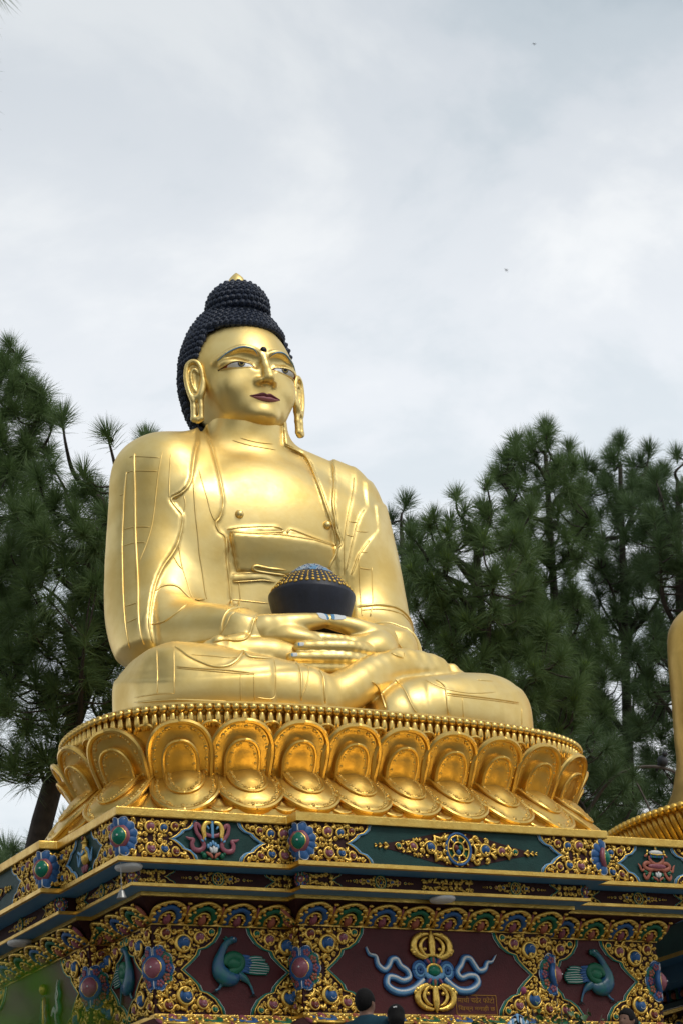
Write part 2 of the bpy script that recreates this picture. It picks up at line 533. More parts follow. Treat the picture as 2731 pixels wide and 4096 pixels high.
# hands resting in the lap, fingers interlaced under the bowl
def sculpt_hands():
    S = SDF((-1.45, -1.25, 0.72), (1.45, 0.35, 2.0), 0.0125)
    def finger(P, R, k=0.02):
        Q = cr_spline([tuple(p) + (r,) for p, r in zip(P, R)], 3)
        for a, b in zip(Q[:-1], Q[1:]): S.cap(a[:3], b[:3], a[3], b[3], k)
    # right hand (behind)
    S.chain([(-1.20, 0.0, 1.50), (-0.90, -0.30, 1.49), (-0.62, -0.46, 1.46)], [0.225, 0.205, 0.20], 0.06)
    S.ell((-0.50, -0.50, 1.37), (0.40, 0.28, 0.17), 0.12, rot=(0, 0.12, -0.2))
    finger([(-0.95, -0.36, 1.57), (-0.60, -0.52, 1.60), (-0.30, -0.53, 1.65), (-0.04, -0.47, 1.71)], [0.15, 0.115, 0.098, 0.080], 0.07)
    for j in range(2):
        z = 1.40 - 0.13 * j
        finger([(-0.35, -0.62 + 0.02 * j, z), (-0.1, -0.66, z - 0.015), (0.15, -0.64, z - 0.005), (0.42, -0.56, z)], [0.09, 0.086, 0.08, 0.07])
    # left hand (in front)
    S.chain([(1.28, 0.05, 1.50), (0.98, -0.30, 1.48), (0.66, -0.50, 1.42)], [0.225, 0.215, 0.225], 0.06)
    S.ell((0.56, -0.56, 1.30), (0.40, 0.32, 0.27), 0.12, rot=(0, -0.25, 0.25))
    finger([(0.95, -0.36, 1.57), (0.56, -0.55, 1.58), (0.28, -0.56, 1.64), (0.04, -0.47, 1.71)], [0.16, 0.118, 0.098, 0.080], 0.07)
    for j, (x0, x1, z, yy) in enumerate([(0.36, -0.60, 1.215, -0.86), (0.34, -0.70, 1.07, -0.85), (0.36, -0.68, 0.945, -0.80), (0.40, -0.54, 0.845, -0.72)]):
        L = x1 - x0
        finger([(x0, yy + 0.06, z + 0.02), (x0 + L * 0.30, yy - 0.03, z + 0.012), (x0 + L * 0.62, yy - 0.01, z), (x1, yy + 0.09, z)],
               [0.105, 0.097, 0.090, 0.068])
    S.blur(1)
    return S
hands = link('hands', sculpt_hands().mesh('hands', GOLD), statue, loc=(-0.12, 0.0, -0.10))

def sculpt_body():
    S = SDF((-3.35, -1.75, -0.06), (3.35, 2.75, 5.42), 0.022)
    # pelvis, belly, chest
    S.ell((0, 1.55, 0.75), (1.55, 1.10, 0.85), 0)
    S.cap((0, 1.55, 0.8), (0, 1.58, 2.1), 1.22, 1.22, 0.3, sq=((0, 1, 0), 1.6))
    S.ell((0, 1.62, 3.42), (1.72, 0.94, 1.32), 0.35)
    rbox(S, (0, 1.74, 2.65), 1.70, 0.84, 1.50, 0.55, 0.3)      # robe cloth closing the gap to the arms
    for sx in (-1, 1):
        S.cap((sx * 0.35, 1.74, 4.68), (sx * 1.25, 1.60, 4.22), 0.36, 0.46, 0.25)
        S.ell((sx * 1.31 - 0.03, 1.72, 4.05 - 0.08 * sx), (0.60, 0.62, 0.60), 0.15)
    S.cap((0, 1.80, 4.5), (0, 1.66, 5.40), 0.60, 0.52, 0.22)
    for sx in (-1, 1):
        # upper arm and forearm inside the robe
        S.chain([(sx * 1.32 - 0.03, 1.72, 3.98 - 0.06 * sx), (sx * 1.43 - 0.03, 1.64, 3.1), (sx * 1.49 - 0.12, 1.36, 2.1), (sx * 1.49 - 0.21, 1.0, 1.6)], [0.57, 0.57, 0.54, 0.48], 0.15, sub=3)
        S.chain([(sx * 1.48 - 0.20, 0.95, 1.56), (sx * 1.26 - 0.12, 0.36, 1.46), (sx * 1.10 - 0.12, 0.02, 1.40), (sx * 1.02 - 0.12, -0.16, 1.38)], [0.47, 0.45, 0.38, 0.31], 0.12, sub=3)
        # thigh and knee
        S.chain([(sx * 0.9, 1.2, 0.56), (sx * 1.65, 0.55, 0.52), (sx * 2.1, -0.02, 0.44)], [0.64, 0.60, 0.55], 0.2, sub=2)
        rbox(S, (sx * 2.04 - 0.02, -0.18, 0.44 - 0.06 * sx), 0.72, 0.76, 0.62, 0.50, 0.2)
    S.ell((0, 0.15, 0.45), (1.7, 1.0, 0.5), 0.25)
    # the right shin crosses in front; the left one lies behind its hem
    S.chain([(-2.05, -0.56, 0.42), (-1.5, -0.80, 0.40), (-0.95, -0.92, 0.35), (-0.62, -0.97, 0.32)], [0.56, 0.50, 0.42, 0.37], 0.15, sub=2)
    S.chain([(2.0, -0.54, 0.40), (1.4, -0.80, 0.35), (0.85, -0.93, 0.28), (0.42, -1.0, 0.16)], [0.55, 0.47, 0.42, 0.33], 0.15, sub=2)
    # right foot, sole up on the left thigh
    S.chain([(-0.75, -0.98, 0.33), (-0.42, -1.02, 0.38), (-0.05, -0.98, 0.60), (0.38, -0.82, 0.86), (0.9, -0.68, 1.00), (1.45, -0.54, 1.03)], [0.31, 0.29, 0.26, 0.24, 0.20, 0.165], 0.045, sub=3)
    for i in range(5):
        S.ell((1.66 + 0.075 * i, -0.56 + 0.09 * i, 1.05 + 0.01 * i), (0.12 - 0.012 * i, 0.085, 0.095 - 0.01 * i), 0.03)
    # left foot on the right thigh
    S.chain([(0.3, -0.15, 0.80), (-0.4, -0.40, 0.95), (-1.0, -0.52, 1.04), (-1.55, -0.52, 1.04)], [0.3, 0.27, 0.22, 0.17], 0.08, sub=3)
    for i in range(5):
        S.ell((-1.74 - 0.07 * i, -0.60 + 0.10 * i, 1.09 - 0.01 * i), (0.13 - 0.014 * i, 0.09, 0.095 - 0.01 * i), 0.03)
    return S
BS = sculpt_body()

# ---- hair: rows of snail curls, the top knot and its gold tip
def curl_mesh():
    p = [(0.060, -0.03), (0.063, 0.010), (0.054, 0.024), (0.047, 0.021), (0.046, 0.036), (0.033, 0.047), (0.026, 0.043), (0.025, 0.056), (0.012, 0.065), (0.001, 0.066)]
    return mesh('hair_curl', *lathe(p, 10), mat=HAIRM, smooth=False)
HC, HR = Vector((0, 1.88, 6.02)), Vector((0.80, 0.79, 1.15))
KC, KR = Vector((0, 1.72, 7.05)), Vector((0.42, 0.42, 0.40))
def hairline(ph):
    a = abs(math.degrees(ph))
    if a < 40: return 6.60
    if a < 60: return 6.60 - 0.10 * (a - 40) / 20
    if a < 67: return 6.50 - 0.43 * (a - 60) / 7
    if a < 96: return 6.07
    return max(5.02, 6.07 - 1.05 * (a - 96) / 8)
def ell_pt(Cn, Rr, th, ph):
    d = Vector((math.sin(th) * math.sin(ph) * Rr.x, -math.sin(th) * math.cos(ph) * Rr.y, math.cos(th) * Rr.z))
    nrm = Vector((d.x / Rr.x ** 2, d.y / Rr.y ** 2, d.z / Rr.z ** 2)).normalized()
    return Cn + d, nrm
V, F = [], []
NP, NT = 72, 40
for i in range(NT + 1):
    for k in range(NP):
        V.append(ell_pt(HC, HR, 0.02 + 2.75 * i / NT, 2 * math.pi * k / NP)[0])
for i in range(NT):
    for k in range(NP):
        q = (i * NP + k, i * NP + (k + 1) % NP, (i + 1) * NP + (k + 1) % NP, (i + 1) * NP + k)
        ph = 2 * math.pi * (k + 0.5) / NP
        ph = ph - 2 * math.pi if ph > math.pi else ph
        if sum(V[j].z for j in q) / 4 > hairline(ph) + 0.01: F.append(q)
hair = link('hair', mesh('hair', V, F, HAIRM, smooth=True), statue)
link('top_knot', mesh('top_knot', [Vector((x, y, z)) + KC for x, y, z in sphere(1, 20, 12, KR.x, KR.y, KR.z)[0]], sphere(1, 20, 12)[1], HAIRM, smooth=True), hair)
fin = [(0.03, -0.03), (0.105, 0.0), (0.135, 0.045), (0.132, 0.085), (0.10, 0.15), (0.055, 0.20), (0.02, 0.235), (0.001, 0.245)]
link('top_knot_tip', mesh('top_knot_tip', *lathe(fin, 20), mat=GOLD, smooth=True), hair, loc=(0, 1.70, 7.41))
CURL = curl_mesh()
spots = []
for (Cn, Rr, t0, t1, st) in ((HC, HR, 0.36, 2.6, 0.094), (KC, KR, 0.22, 1.95, 0.088)):
    nr = int(round((t1 - t0) * Rr.z / st))
    for i in range(nr + 1):
        th = t0 + (t1 - t0) * i / nr
        n = max(5, int(round(2 * math.pi * Rr.x * math.sin(th) / (st * 1.0))))
        for k in range(n):
            ph = 2 * math.pi * (k + 0.5 * (i % 2)) / n
            ph = ph - 2 * math.pi if ph > math.pi else ph
            p, nv = ell_pt(Cn, Rr, th, ph)
            if Cn is HC:
                if p.z < hairline(ph) + 0.02: continue
                q = p - KC
                if (q.x / KR.x) ** 2 + (q.y / KR.y) ** 2 + (q.z / KR.z) ** 2 < 0.82: continue
            elif p.z < 6.95: continue
            spots.append((p, nv))
for k in range(-17, 18):      # the front row along the hairline
    ph = k * 0.115 * 0.62
    z = hairline(ph) + 0.03
    if abs(math.degrees(ph)) > 64: continue
    th = math.acos(max(-1, min(1, (z - HC.z) / HR.z)))
    spots.append(ell_pt(HC, HR, th, ph * 1.7))
viewd = Vector((-0.48, -0.80, -0.36))
spots.sort(key=lambda s_: -(s_[1].dot(viewd)))
rest = MB()
CV = [tuple(v.co) for v in CURL.vertices]; CF = [tuple(p.vertices) for p in CURL.polygons]
for i, (p, nv) in enumerate(spots):
    q = nv.to_track_quat('Z', 'Y')
    sc = rnd.uniform(0.92, 1.06)
    if i < 290:
        o = link('hair_curl', CURL, hair, loc=p)
        o.rotation_euler = q.to_euler(); o.scale = (sc,) * 3
    else:
        rest.add(CV, CF, 0, Matrix.Translation(p) @ q.to_matrix().to_4x4() @ Matrix.Scale(sc, 4))
link('hair_curls_behind', rest.mesh('hair_curls_behind', HAIRM), hair, kind='stuff')

# ---- the alms bowl (held by the statue: a thing of its own)
BO = SO + Vector((0, 0.12, 0))
bowl = thing('alms_bowl', 'black alms bowl with gold studded rim and blue wave lid in the statue hands', 'bowl', BO + Vector((-0.03, 0, 1.50)), (0, math.radians(4.0), 0))
bowl.scale = (0.87, 0.87, 1.0)
def lz(p): return [(r, z - 1.52) for r, z in p]
link('bowl_side', mesh('bowl_side', *lathe(lz([(0.02, 1.50), (0.42, 1.52), (0.50, 1.60), (0.565, 1.80), (0.625, 2.0), (0.660, 2.13), (0.662, 2.165), (0.640, 2.172)]), 56), mat=BOWLM, smooth=True), bowl)
link('bowl_band', mesh('bowl_band', *lathe(lz([(0.640, 2.172), (0.615, 2.22), (0.545, 2.31), (0.45, 2.40), (0.375, 2.445)]), 56), mat=BOWLM, smooth=True), bowl)
link('bowl_lid', mesh('bowl_lid', *lathe(lz([(0.378, 2.440), (0.33, 2.48), (0.24, 2.545), (0.13, 2.60), (0.03, 2.625), (0.001, 2.627)]), 40), mat=LBLUE, smooth=True), bowl)
def lid_r(z): return float(np.interp(z, [2.172, 2.22, 2.31, 2.40, 2.445, 2.48, 2.545, 2.60, 2.625], [0.640, 0.615, 0.545, 0.45, 0.375, 0.33, 0.24, 0.13, 0.03]))
bw, bd = MB(), MB()
for ring, (zc, n) in enumerate(((2.462, 11), (2.508, 10), (2.552, 8), (2.590, 6))):
    for k in range(n):
        a0 = 2 * math.pi * (k + 0.5 * (ring % 2)) / n
        for j, (b_, rr) in enumerate(((bw, 0.034), (bd, 0.024), (bw, 0.014))):
            P = []
            for t in range(9):
                th = math.pi * (t / 8) * 1.15
                da = (rr * math.cos(th)) * 1.5 / max(0.12, lid_r(zc)); dz = rr * math.sin(th) * 0.75
                z = zc + dz - 0.01; r = lid_r(z) + 0.004
                P.append((r * math.cos(a0 + da), r * math.sin(a0 + da), z - 1.52))
            b_.add(*tube(P, 0.0055, 5))
link('lid_wave', bw.mesh('lid_wave', WHITE, True), bowl)
link('lid_wave', bd.mesh('lid_wave', BLUE, True), bowl)
STUD = mesh('stud', *sphere(1, 8, 5, 1, 1, 0.6), mat=GOLDP, smooth=True)
NSEG = 11
for k in range(NSEG):
    a0 = 2 * math.pi * (k + 0.2) / NSEG
    pts = [(0.0, 2.225, 0.024), (0.0, 2.262, 0.015), (0.0, 2.295, 0.013), (0.0, 2.325, 0.012), (0.0, 2.353, 0.011), (0.0, 2.38, 0.010)]
    for row, (zb, n, r) in enumerate(((2.215, 3, 0.024), (2.272, 3, 0.018), (2.325, 3, 0.014), (2.372, 3, 0.012))):
        for j in range(n):
            t = (j + 1) / (n + 1)
            pts.append((t, zb + 0.028 * (abs(t - 0.5) * 2), r))
    for t, z, r in pts:
        a = a0 + t * 2 * math.pi / NSEG
        if math.sin(a) > 0.55: continue
        R_ = lid_r(z)
        nv = Vector((math.cos(a) * 0.72, math.sin(a) * 0.72, 0.69))
        o = link('stud', STUD, bowl, loc=(R_ * math.cos(a), R_ * math.sin(a), z - 1.52), scale=r * 1.3)
        o.rotation_euler = nv.to_track_quat('Z', 'Y').to_euler()

# nails, painted pale with blue tips
HBV = bvh_of(hands)
NAILM = material('nail_white', (0.72, 0.74, 0.74), 0.35, 0, 0.03)
def nail(tip, back, w, dirv):
    tip, back, dirv = Vector(tip), Vector(back), Vector(dirv).normalized()
    ax = (back - tip); side = ax.normalized().cross(dirv)
    b = MB(); V = []; F = []; mi = []
    NU, NV_ = 5, 4
    for i in range(NU):
        for j in range(NV_):
            u, v = i / (NU - 1), j / (NV_ - 1) * 2 - 1
            ww = w * (1.0 if 0.1 < u < 0.9 else 0.72)
            p = tip + ax * u + side * (v * ww)
            h = HBV.ray_cast(p + dirv * 0.2, -dirv, 0.5)
            V.append((h[0] if h[0] is not None else p) + dirv * 0.006)
    for i in range(NU - 1):
        for j in range(NV_ - 1):
            F.append((i * NV_ + j, i * NV_ + j + 1, (i + 1) * NV_ + j + 1, (i + 1) * NV_ + j)); mi.append(1 if i == 0 else 0)
    link('nail', mesh('nail', V, F, mats=[NAILM, LBLUE], smooth=True, mi=mi), hands)
nail((-0.02, -0.50, 1.715), (-0.20, -0.535, 1.69), 0.058, (0.05, -0.85, 0.5))
nail((0.02, -0.50, 1.715), (0.20, -0.535, 1.69), 0.058, (0.0, -0.85, 0.5))
for (x, y, z) in ((-0.62, -0.80, 1.215), (-0.72, -0.79, 1.07), (-0.70, -0.74, 0.945)):
    nail((x - 0.005, y, z + 0.01), (x + 0.075, y - 0.01, z + 0.01), 0.026, (-0.35, -0.9, 0.1))
# ---- cloth layers: raised where one cloth lies over another, then piped edges and seams
LN = {'innerL': [[-0.61,1.71,5.02],[-0.75,1.31,4.68],[-0.81,1.08,4.33],[-0.86,0.88,3.99],[-0.87,0.79,3.68],[-0.9,0.78,3.51],[-0.94,0.79,3.4],[-1.0,0.8,3.31],[-0.96,0.8,3.2],[-0.89,0.79,3.15],[-0.86,0.79,3.07],[-0.85,0.82,2.87],[-0.83,0.85,2.68],[-0.81,0.86,2.48],[-0.8,0.87,2.28],[-1.27,-0.09,1.82]],
'outerL': [[-0.9,1.39,4.73],[-1.06,1.18,4.46],[-1.18,1.04,4.16],[-1.24,0.98,3.98],[-1.33,0.94,3.83],[-1.43,0.96,3.74],[-1.53,1.02,3.68],[-1.52,1.01,3.62],[-1.47,0.96,3.51],[-1.42,0.93,3.42],[-1.43,0.94,3.28],[-1.46,0.95,3.14],[-1.51,0.96,2.99],[-1.6,0.96,2.84],[-1.72,0.95,2.68],[-1.82,0.93,2.5],[-1.89,0.9,2.34],[-1.96,0.84,2.15],[-2.04,0.75,1.92],[-2.09,0.68,1.74],[-2.09,0.64,1.57],[-2.08,0.62,1.47]],
's1': [[-1.45,1.14,4.37],[-1.52,1.07,3.96],[-1.55,1.04,3.69]],
's2': [[-1.54,1.2,4.42],[-1.63,1.15,4.14],[-1.68,1.15,3.84],[-1.73,1.14,3.54],[-1.78,1.14,3.29],[-1.87,1.14,3.03],[-1.97,1.16,2.78]],
's3': [[-1.93,1.54,4.21],[-1.97,1.55,3.91],[-2.0,1.54,3.61],[-2.05,1.5,3.18],[-2.09,1.43,2.84],[-2.15,1.31,2.39],[-2.21,1.15,1.93],[-2.22,1.07,1.65],[-2.21,1.04,1.52]],
's4': [[-1.74,1.62,4.57],[-1.84,1.47,4.38],[-1.89,1.38,3.98],[-1.92,1.34,3.55],[-1.95,1.29,3.22],[-1.98,1.22,2.88],[-2.04,1.08,2.43],[-2.13,0.91,1.96],[-2.17,0.79,1.63],[-2.14,0.75,1.48]],
'h1': [[-1.93,1.52,4.19],[-1.87,1.4,4.18],[-1.64,1.15,4.11]],
'h2': [[-1.84,1.61,4.45],[-1.82,1.49,4.43],[-1.58,1.17,4.32]],
'h3': [[-1.98,1.81,3.93],[-1.97,1.56,3.89]],
'h4': [[-1.97,1.91,3.74],[-1.99,1.55,3.66]],
'h5': [[-2.02,1.49,3.35],[-1.94,1.31,3.33],[-1.8,1.15,3.29]],
'h6': [[-2.05,1.46,3.1],[-1.97,1.27,3.09],[-1.87,1.15,3.06]],
'h7': [[-2.1,1.69,2.8],[-2.1,1.41,2.76]],
'h8': [[-2.12,1.66,2.57],[-2.13,1.36,2.53]],
'h9': [[-2.18,1.2,2.15],[-2.09,0.97,2.14]],
'h10': [[-2.21,1.11,1.89],[-2.14,0.87,1.9]],
's5': [],
'f1': [[-1.2,1.0,4.06],[-1.25,0.89,3.75],[-1.26,0.86,3.46],[-1.24,0.86,3.15],[-1.22,0.88,2.89],[-1.19,0.89,2.68],[-1.16,0.9,2.42],[-1.14,0.9,2.26]],
'f2': [[-1.09,1.04,4.17],[-1.11,0.89,3.88],[-1.09,0.83,3.67],[-1.06,0.81,3.48],[-1.01,0.8,3.34]],
'f3': [[-1.39,0.93,3.71],[-1.38,0.91,3.58],[-1.41,0.93,3.46]],
'f4': [[-1.48,0.96,2.99],[-1.48,0.94,2.84],[-1.47,0.91,2.67],[-1.43,0.87,2.46],[-1.4,0.84,2.29],[-1.38,0.81,2.21]],
'f5': [[-1.57,0.95,2.83],[-1.53,0.93,2.73],[-1.48,0.91,2.65]],
'sl1': [[-1.89,0.87,2.29],[-1.82,0.86,2.35],[-1.7,0.84,2.38],[-1.58,0.83,2.36],[-1.5,0.8,2.27],[-1.44,0.79,2.21]],
'sl2': [[-2.07,0.66,1.74],[-1.97,0.51,1.74],[-1.83,0.43,1.84],[-1.64,0.53,1.99],[-1.37,0.81,2.18],[-1.17,0.9,2.25]],
'cuffL': [[-1.09,-0.43,1.59],[-1.16,-0.46,1.54],[-1.21,-0.49,1.45],[-1.25,-0.48,1.33],[-1.43,-0.67,1.18],[-1.55,-0.65,1.16],[-1.72,-0.67,1.15],[-1.85,-0.62,1.12]],
'sl3': [[-1.34,-0.3,1.68],[-1.43,-0.31,1.6],[-1.48,-0.32,1.5],[-1.54,-0.27,1.39],[-1.59,-0.19,1.34]],
'chestR': [[0.4,1.29,4.83],[0.75,1.42,4.79],[0.75,1.23,4.57],[0.71,1.03,4.29],[0.67,0.84,4.01],[0.69,0.77,3.77],[0.73,0.75,3.6],[0.78,0.76,3.46],[0.81,0.76,3.35],[0.81,0.77,3.19]],
'strapR': [[1.11,1.23,4.52],[1.04,1.09,4.28],[0.9,0.9,4.0],[0.83,0.81,3.8],[0.83,0.77,3.58],[0.84,0.77,3.41],[0.9,0.78,3.24],[0.83,0.78,3.15],[0.79,0.78,3.04],[0.73,0.79,2.94],[0.69,0.8,2.84]],
'strapR2': [[1.21,1.35,4.62],[1.0,1.02,4.15],[0.87,0.82,3.83],[0.85,0.78,3.62],[0.86,0.77,3.44]],
'outR': [[1.46,1.27,4.48],[1.31,1.06,4.17],[1.12,0.87,3.81],[1.03,0.81,3.58],[0.97,0.8,3.31],[0.95,0.81,3.03],[0.95,0.85,2.8]],
'arcR1': [[1.54,1.1,3.98],[1.31,0.9,3.75],[1.2,0.85,3.56],[1.13,0.83,3.37],[1.08,0.82,3.23],[1.03,0.83,3.04],[0.98,0.84,2.88]],
'arcR2': [[1.72,1.18,3.65],[1.49,0.97,3.45],[1.32,0.89,3.27],[1.19,0.85,3.11],[1.12,0.85,2.95],[1.06,0.86,2.82]],
'vR1': [[1.39,0.92,3.38],[1.43,0.94,3.18],[1.44,0.94,2.94],[1.4,0.9,2.68],[1.35,0.84,2.43],[1.17,0.68,2.07]],
'vR2': [[1.19,0.85,3.09],[1.2,0.88,2.87],[1.19,0.88,2.61],[1.16,0.83,2.31],[1.12,0.74,2.12]],
'vR3': [[1.78,1.25,3.67],[1.83,1.26,3.44],[1.86,1.23,3.18],[1.8,1.12,2.85]],
'hR1': [[1.06,0.82,3.59],[1.21,0.85,3.6]],
'hR2': [[0.99,0.8,3.38],[1.11,0.82,3.37]],
'hR3': [[1.17,0.83,3.46],[1.42,0.93,3.51]],
'hR4': [[1.24,0.86,3.17],[1.42,0.93,3.21]],
'hR5': [[1.2,0.87,2.94],[1.42,0.94,2.96]],
'hR6': [],
'cuffR': [[0.67,-0.2,1.66],[0.67,-0.35,1.55],[0.69,-0.42,1.42],[0.75,-0.45,1.31],[0.57,-0.96,1.06],[0.7,-0.94,1.04]],
'cuffR2': [[0.76,-0.28,1.68],[0.83,-0.45,1.55],[0.89,-0.49,1.44],[0.96,-0.49,1.32],[0.74,-0.92,1.07]],
'topL': [[-0.85,0.77,3.23],[-0.62,0.73,3.28],[-0.15,0.68,3.32],[-0.1,0.68,3.25],[-0.78,0.76,3.2]],
'topR': [[0.8,0.77,3.19],[0.44,0.71,3.24],[0.24,0.69,3.28],[0.08,0.68,3.31],[0.03,0.68,3.28],[0.02,0.68,3.24]],
'topE': [[-0.78,0.76,3.2],[-0.53,0.72,3.2],[-0.1,0.69,3.22],[0.23,0.69,3.21],[0.48,0.72,3.21],[0.79,0.77,3.18]],
'gside': [[-0.79,0.77,3.19],[-0.77,0.78,3.01],[-0.73,0.81,2.83],[-0.7,0.83,2.66]],
'belt1': [[-0.77,0.84,2.63],[-0.52,0.81,2.66],[-0.28,0.78,2.67]],
'belt2': [[-0.77,0.85,2.52],[-0.52,0.82,2.55],[-0.34,0.79,2.57],[-0.15,0.78,2.56]],
'g1': [[-0.68,0.84,2.51],[-0.67,0.85,2.27]],
'g2': [[-0.77,0.87,2.27],[-0.67,0.85,2.27],[-0.26,0.8,2.25]],
'g3': [[-0.69,0.85,2.27],[-1.28,-0.29,1.71]],
'g4': [[-1.3,-0.38,1.62],[-0.23,0.8,2.08]],
'flap': [[0.0,0.77,2.67],[-0.19,0.77,2.67],[-0.43,0.79,2.69],[-0.48,0.79,2.73],[-0.43,0.78,2.76],[-0.24,0.77,2.74],[0.0,0.76,2.74]],
'neck1': [[-0.32,1.25,4.83],[-0.1,1.18,4.77],[0.16,1.19,4.78]],
'neck2': [[-0.42,1.3,4.8],[-0.2,1.19,4.71],[0.19,1.18,4.69]],
'k1': [[-2.59,-0.57,0.99],[-2.68,-0.74,0.65],[-2.69,-0.74,0.36]],
'k2': [[-2.45,-0.76,0.96],[-2.53,-0.9,0.61],[-2.54,-0.9,0.32]],
'k3': [[-2.78,-0.29,0.43],[-2.69,-0.73,0.35],[-2.54,-0.9,0.32]],
'k4': [[-2.5,-0.91,0.66],[-2.25,-1.06,0.61],[-1.94,-1.21,0.57],[-1.64,-1.3,0.53]],
'k4b': [[-2.5,-0.91,0.64],[-2.26,-1.06,0.59],[-1.95,-1.21,0.54],[-1.65,-1.31,0.51]],
'k5': [[-1.81,-1.26,0.53],[-1.81,-1.23,0.2]],
'k6': [[-1.65,-1.3,0.53],[-1.65,-1.28,0.2]],
'u1': [[-2.44,-0.77,0.96],[-2.4,-0.85,0.89],[-2.34,-0.93,0.8],[-2.23,-1.02,0.71],[-2.09,-1.12,0.63],[-1.95,-1.18,0.63],[-1.83,-1.18,0.7],[-1.72,-1.12,0.81],[-1.63,-1.01,0.9],[-1.63,-1.15,0.79],[-1.51,-1.19,0.77],[-1.33,-1.18,0.78]],
'u2': [[-2.3,-0.93,0.82],[-2.05,-1.04,0.79],[-1.89,-1.12,0.76],[-1.77,-1.15,0.77]],
'k7': [[-1.3,-1.18,0.78],[-1.35,-1.31,0.61],[-1.39,-1.36,0.37],[-1.42,-1.33,0.22],[-1.63,-1.29,0.23]],
'hem1': [[-0.78,-0.73,0.93],[-0.99,-1.24,0.7],[-1.02,-1.34,0.55],[-1.05,-1.38,0.35],[-1.05,-1.36,0.21]],
'hem2': [[-0.97,-1.2,0.73],[-0.83,-1.18,0.73],[-0.93,-1.35,0.52],[-0.99,-1.39,0.38],[-1.05,-1.37,0.27]],
'hem4': [[-0.45,-0.69,0.91],[-0.7,-1.3,0.59],[-0.72,-1.37,0.43],[-0.72,-1.36,0.2]],
'r3': [[0.03,-1.24,0.58],[0.18,-1.14,0.55],[0.22,-1.15,0.39],[0.2,-1.24,0.24]],
'r4': [[0.53,-0.98,0.73],[0.5,-1.22,0.53],[0.51,-1.37,0.26],[0.56,-1.38,0.18]],
'r5': [[1.2,-0.74,0.88],[1.04,-1.17,0.7],[1.06,-1.24,0.64],[1.06,-1.3,0.56],[1.02,-1.38,0.34],[1.04,-1.36,0.19]],
'r6': [[1.03,-1.34,0.49],[1.41,-1.29,0.5],[1.89,-1.17,0.53],[2.39,-0.94,0.59]],
'r6b': [[1.02,-1.35,0.46],[1.4,-1.3,0.47],[1.88,-1.18,0.5],[2.38,-0.96,0.56]],
'r7': [[1.29,-1.32,0.46],[1.28,-1.32,0.19]],
'r8': [[0.87,-1.13,0.71],[1.05,-1.3,0.56],[1.43,-1.27,0.54],[1.95,-1.09,0.65]],
'r9': [[2.43,-0.94,0.51],[2.4,-0.95,0.28]],
'r10': [[1.61,-0.63,0.97],[1.78,-0.96,0.84],[2.08,-0.83,0.89]],
'bot1': [[-2.78,-0.28,0.37],[-2.58,-0.84,0.25],[-2.27,-1.04,0.21],[-1.95,-1.18,0.18]]}
VA, VE = math.radians(28.7), 0.342
VD = Vector((math.sin(VA), math.cos(VA), VE)).normalized()
def ab(p): return (p[0] * math.cos(VA) - p[1] * math.sin(VA), p[2] - VE * (p[0] * math.sin(VA) + p[1] * math.cos(VA)))
class Layers:
    A0, B0, HS, NA, NB = -3.6, -1.2, 0.0125, 600, 600
    def __init__(s):
        s.a = s.A0 + s.HS * np.arange(s.NA)[:, None]; s.b = s.B0 + s.HS * np.arange(s.NB)[None, :]
        s.h = np.zeros((s.NA, s.NB), np.float32)
    def inside(s, P):
        r = np.zeros((s.NA, s.NB), bool)
        for i in range(len(P)):
            (x0, y0), (x1, y1) = P[i - 1], P[i]
            if y0 == y1: continue
            c = ((y0 > s.b) != (y1 > s.b)) & (s.a < (x1 - x0) * (s.b - y0) / (y1 - y0) + x0)
            r ^= c
        return r
    def add(s, P, h): s.h += h * s.inside(P)
    def apply(s, S, wf):
        m = s.h.copy()
        for ax in (0, 1):
            q = np.moveaxis(m, ax, 0); q[1:-1] = 0.25 * q[:-2] + 0.5 * q[1:-1] + 0.25 * q[2:]
        idx = np.argwhere(np.abs(S.d) < 0.34)
        x, y, z = (S.ax[k][idx[:, k]] for k in range(3))
        a = x * math.cos(VA) - y * math.sin(VA); b = z - VE * (x * math.sin(VA) + y * math.cos(VA))
        i = np.clip(np.rint((a - s.A0) / s.HS).astype(int), 0, s.NA - 1); j = np.clip(np.rint((b - s.B0) / s.HS).astype(int), 0, s.NB - 1)
        S.d[idx[:, 0], idx[:, 1], idx[:, 2]] -= (m[i, j] * wf(x, y, z)).astype(np.float32)
def L2(n): return [ab(p) for p in LN[n]]
LY = Layers()                                    # robe over chest and arms
def left_of(n, h, far=-3.4):
    P = L2(n); LY.add(P + [(P[-1][0], -0.9), (far, -0.9), (far, P[0][1] + 0.6), (P[0][0], P[0][1] + 0.6)], h)
def right_of(n, h, far=3.4):
    P = L2(n); LY.add(P + [(P[-1][0], -0.9), (far, -0.9), (far, P[0][1] + 0.4), (P[0][0], P[0][1] + 0.4)], h)
left_of('innerL', 0.07); left_of('outerL', 0.085)
right_of('chestR', 0.055); right_of('strapR', 0.05); right_of('outR', 0.02); right_of('arcR1', 0.03); right_of('arcR2', 0.035)
P = L2('topE') + L2('strapR')[-3:] + L2('flap')[:3] + L2('gside')[::-1]
q_ = LY.inside(P); bb_ = [p[1] for p in P]
LY.h += q_ * (0.03 + 0.075 * np.clip((LY.b - min(bb_)) / (max(bb_) - min(bb_)), 0, 1)).astype(np.float32)
LY.add(L2('topL'), 0.035); LY.add(L2('topR'), 0.03)
LY.add(L2('belt1') + L2('belt2')[::-1], 0.03)
ss = lambda v, a_, b_: np.clip((v - a_) / (b_ - a_), 0, 1)
LY.apply(BS, lambda x, y, z: ss(y, 0.35, 0.62) * ss(z, 1.25, 1.5) * ss(-y, -2.1, -1.7))
LC = Layers()                                    # sleeves
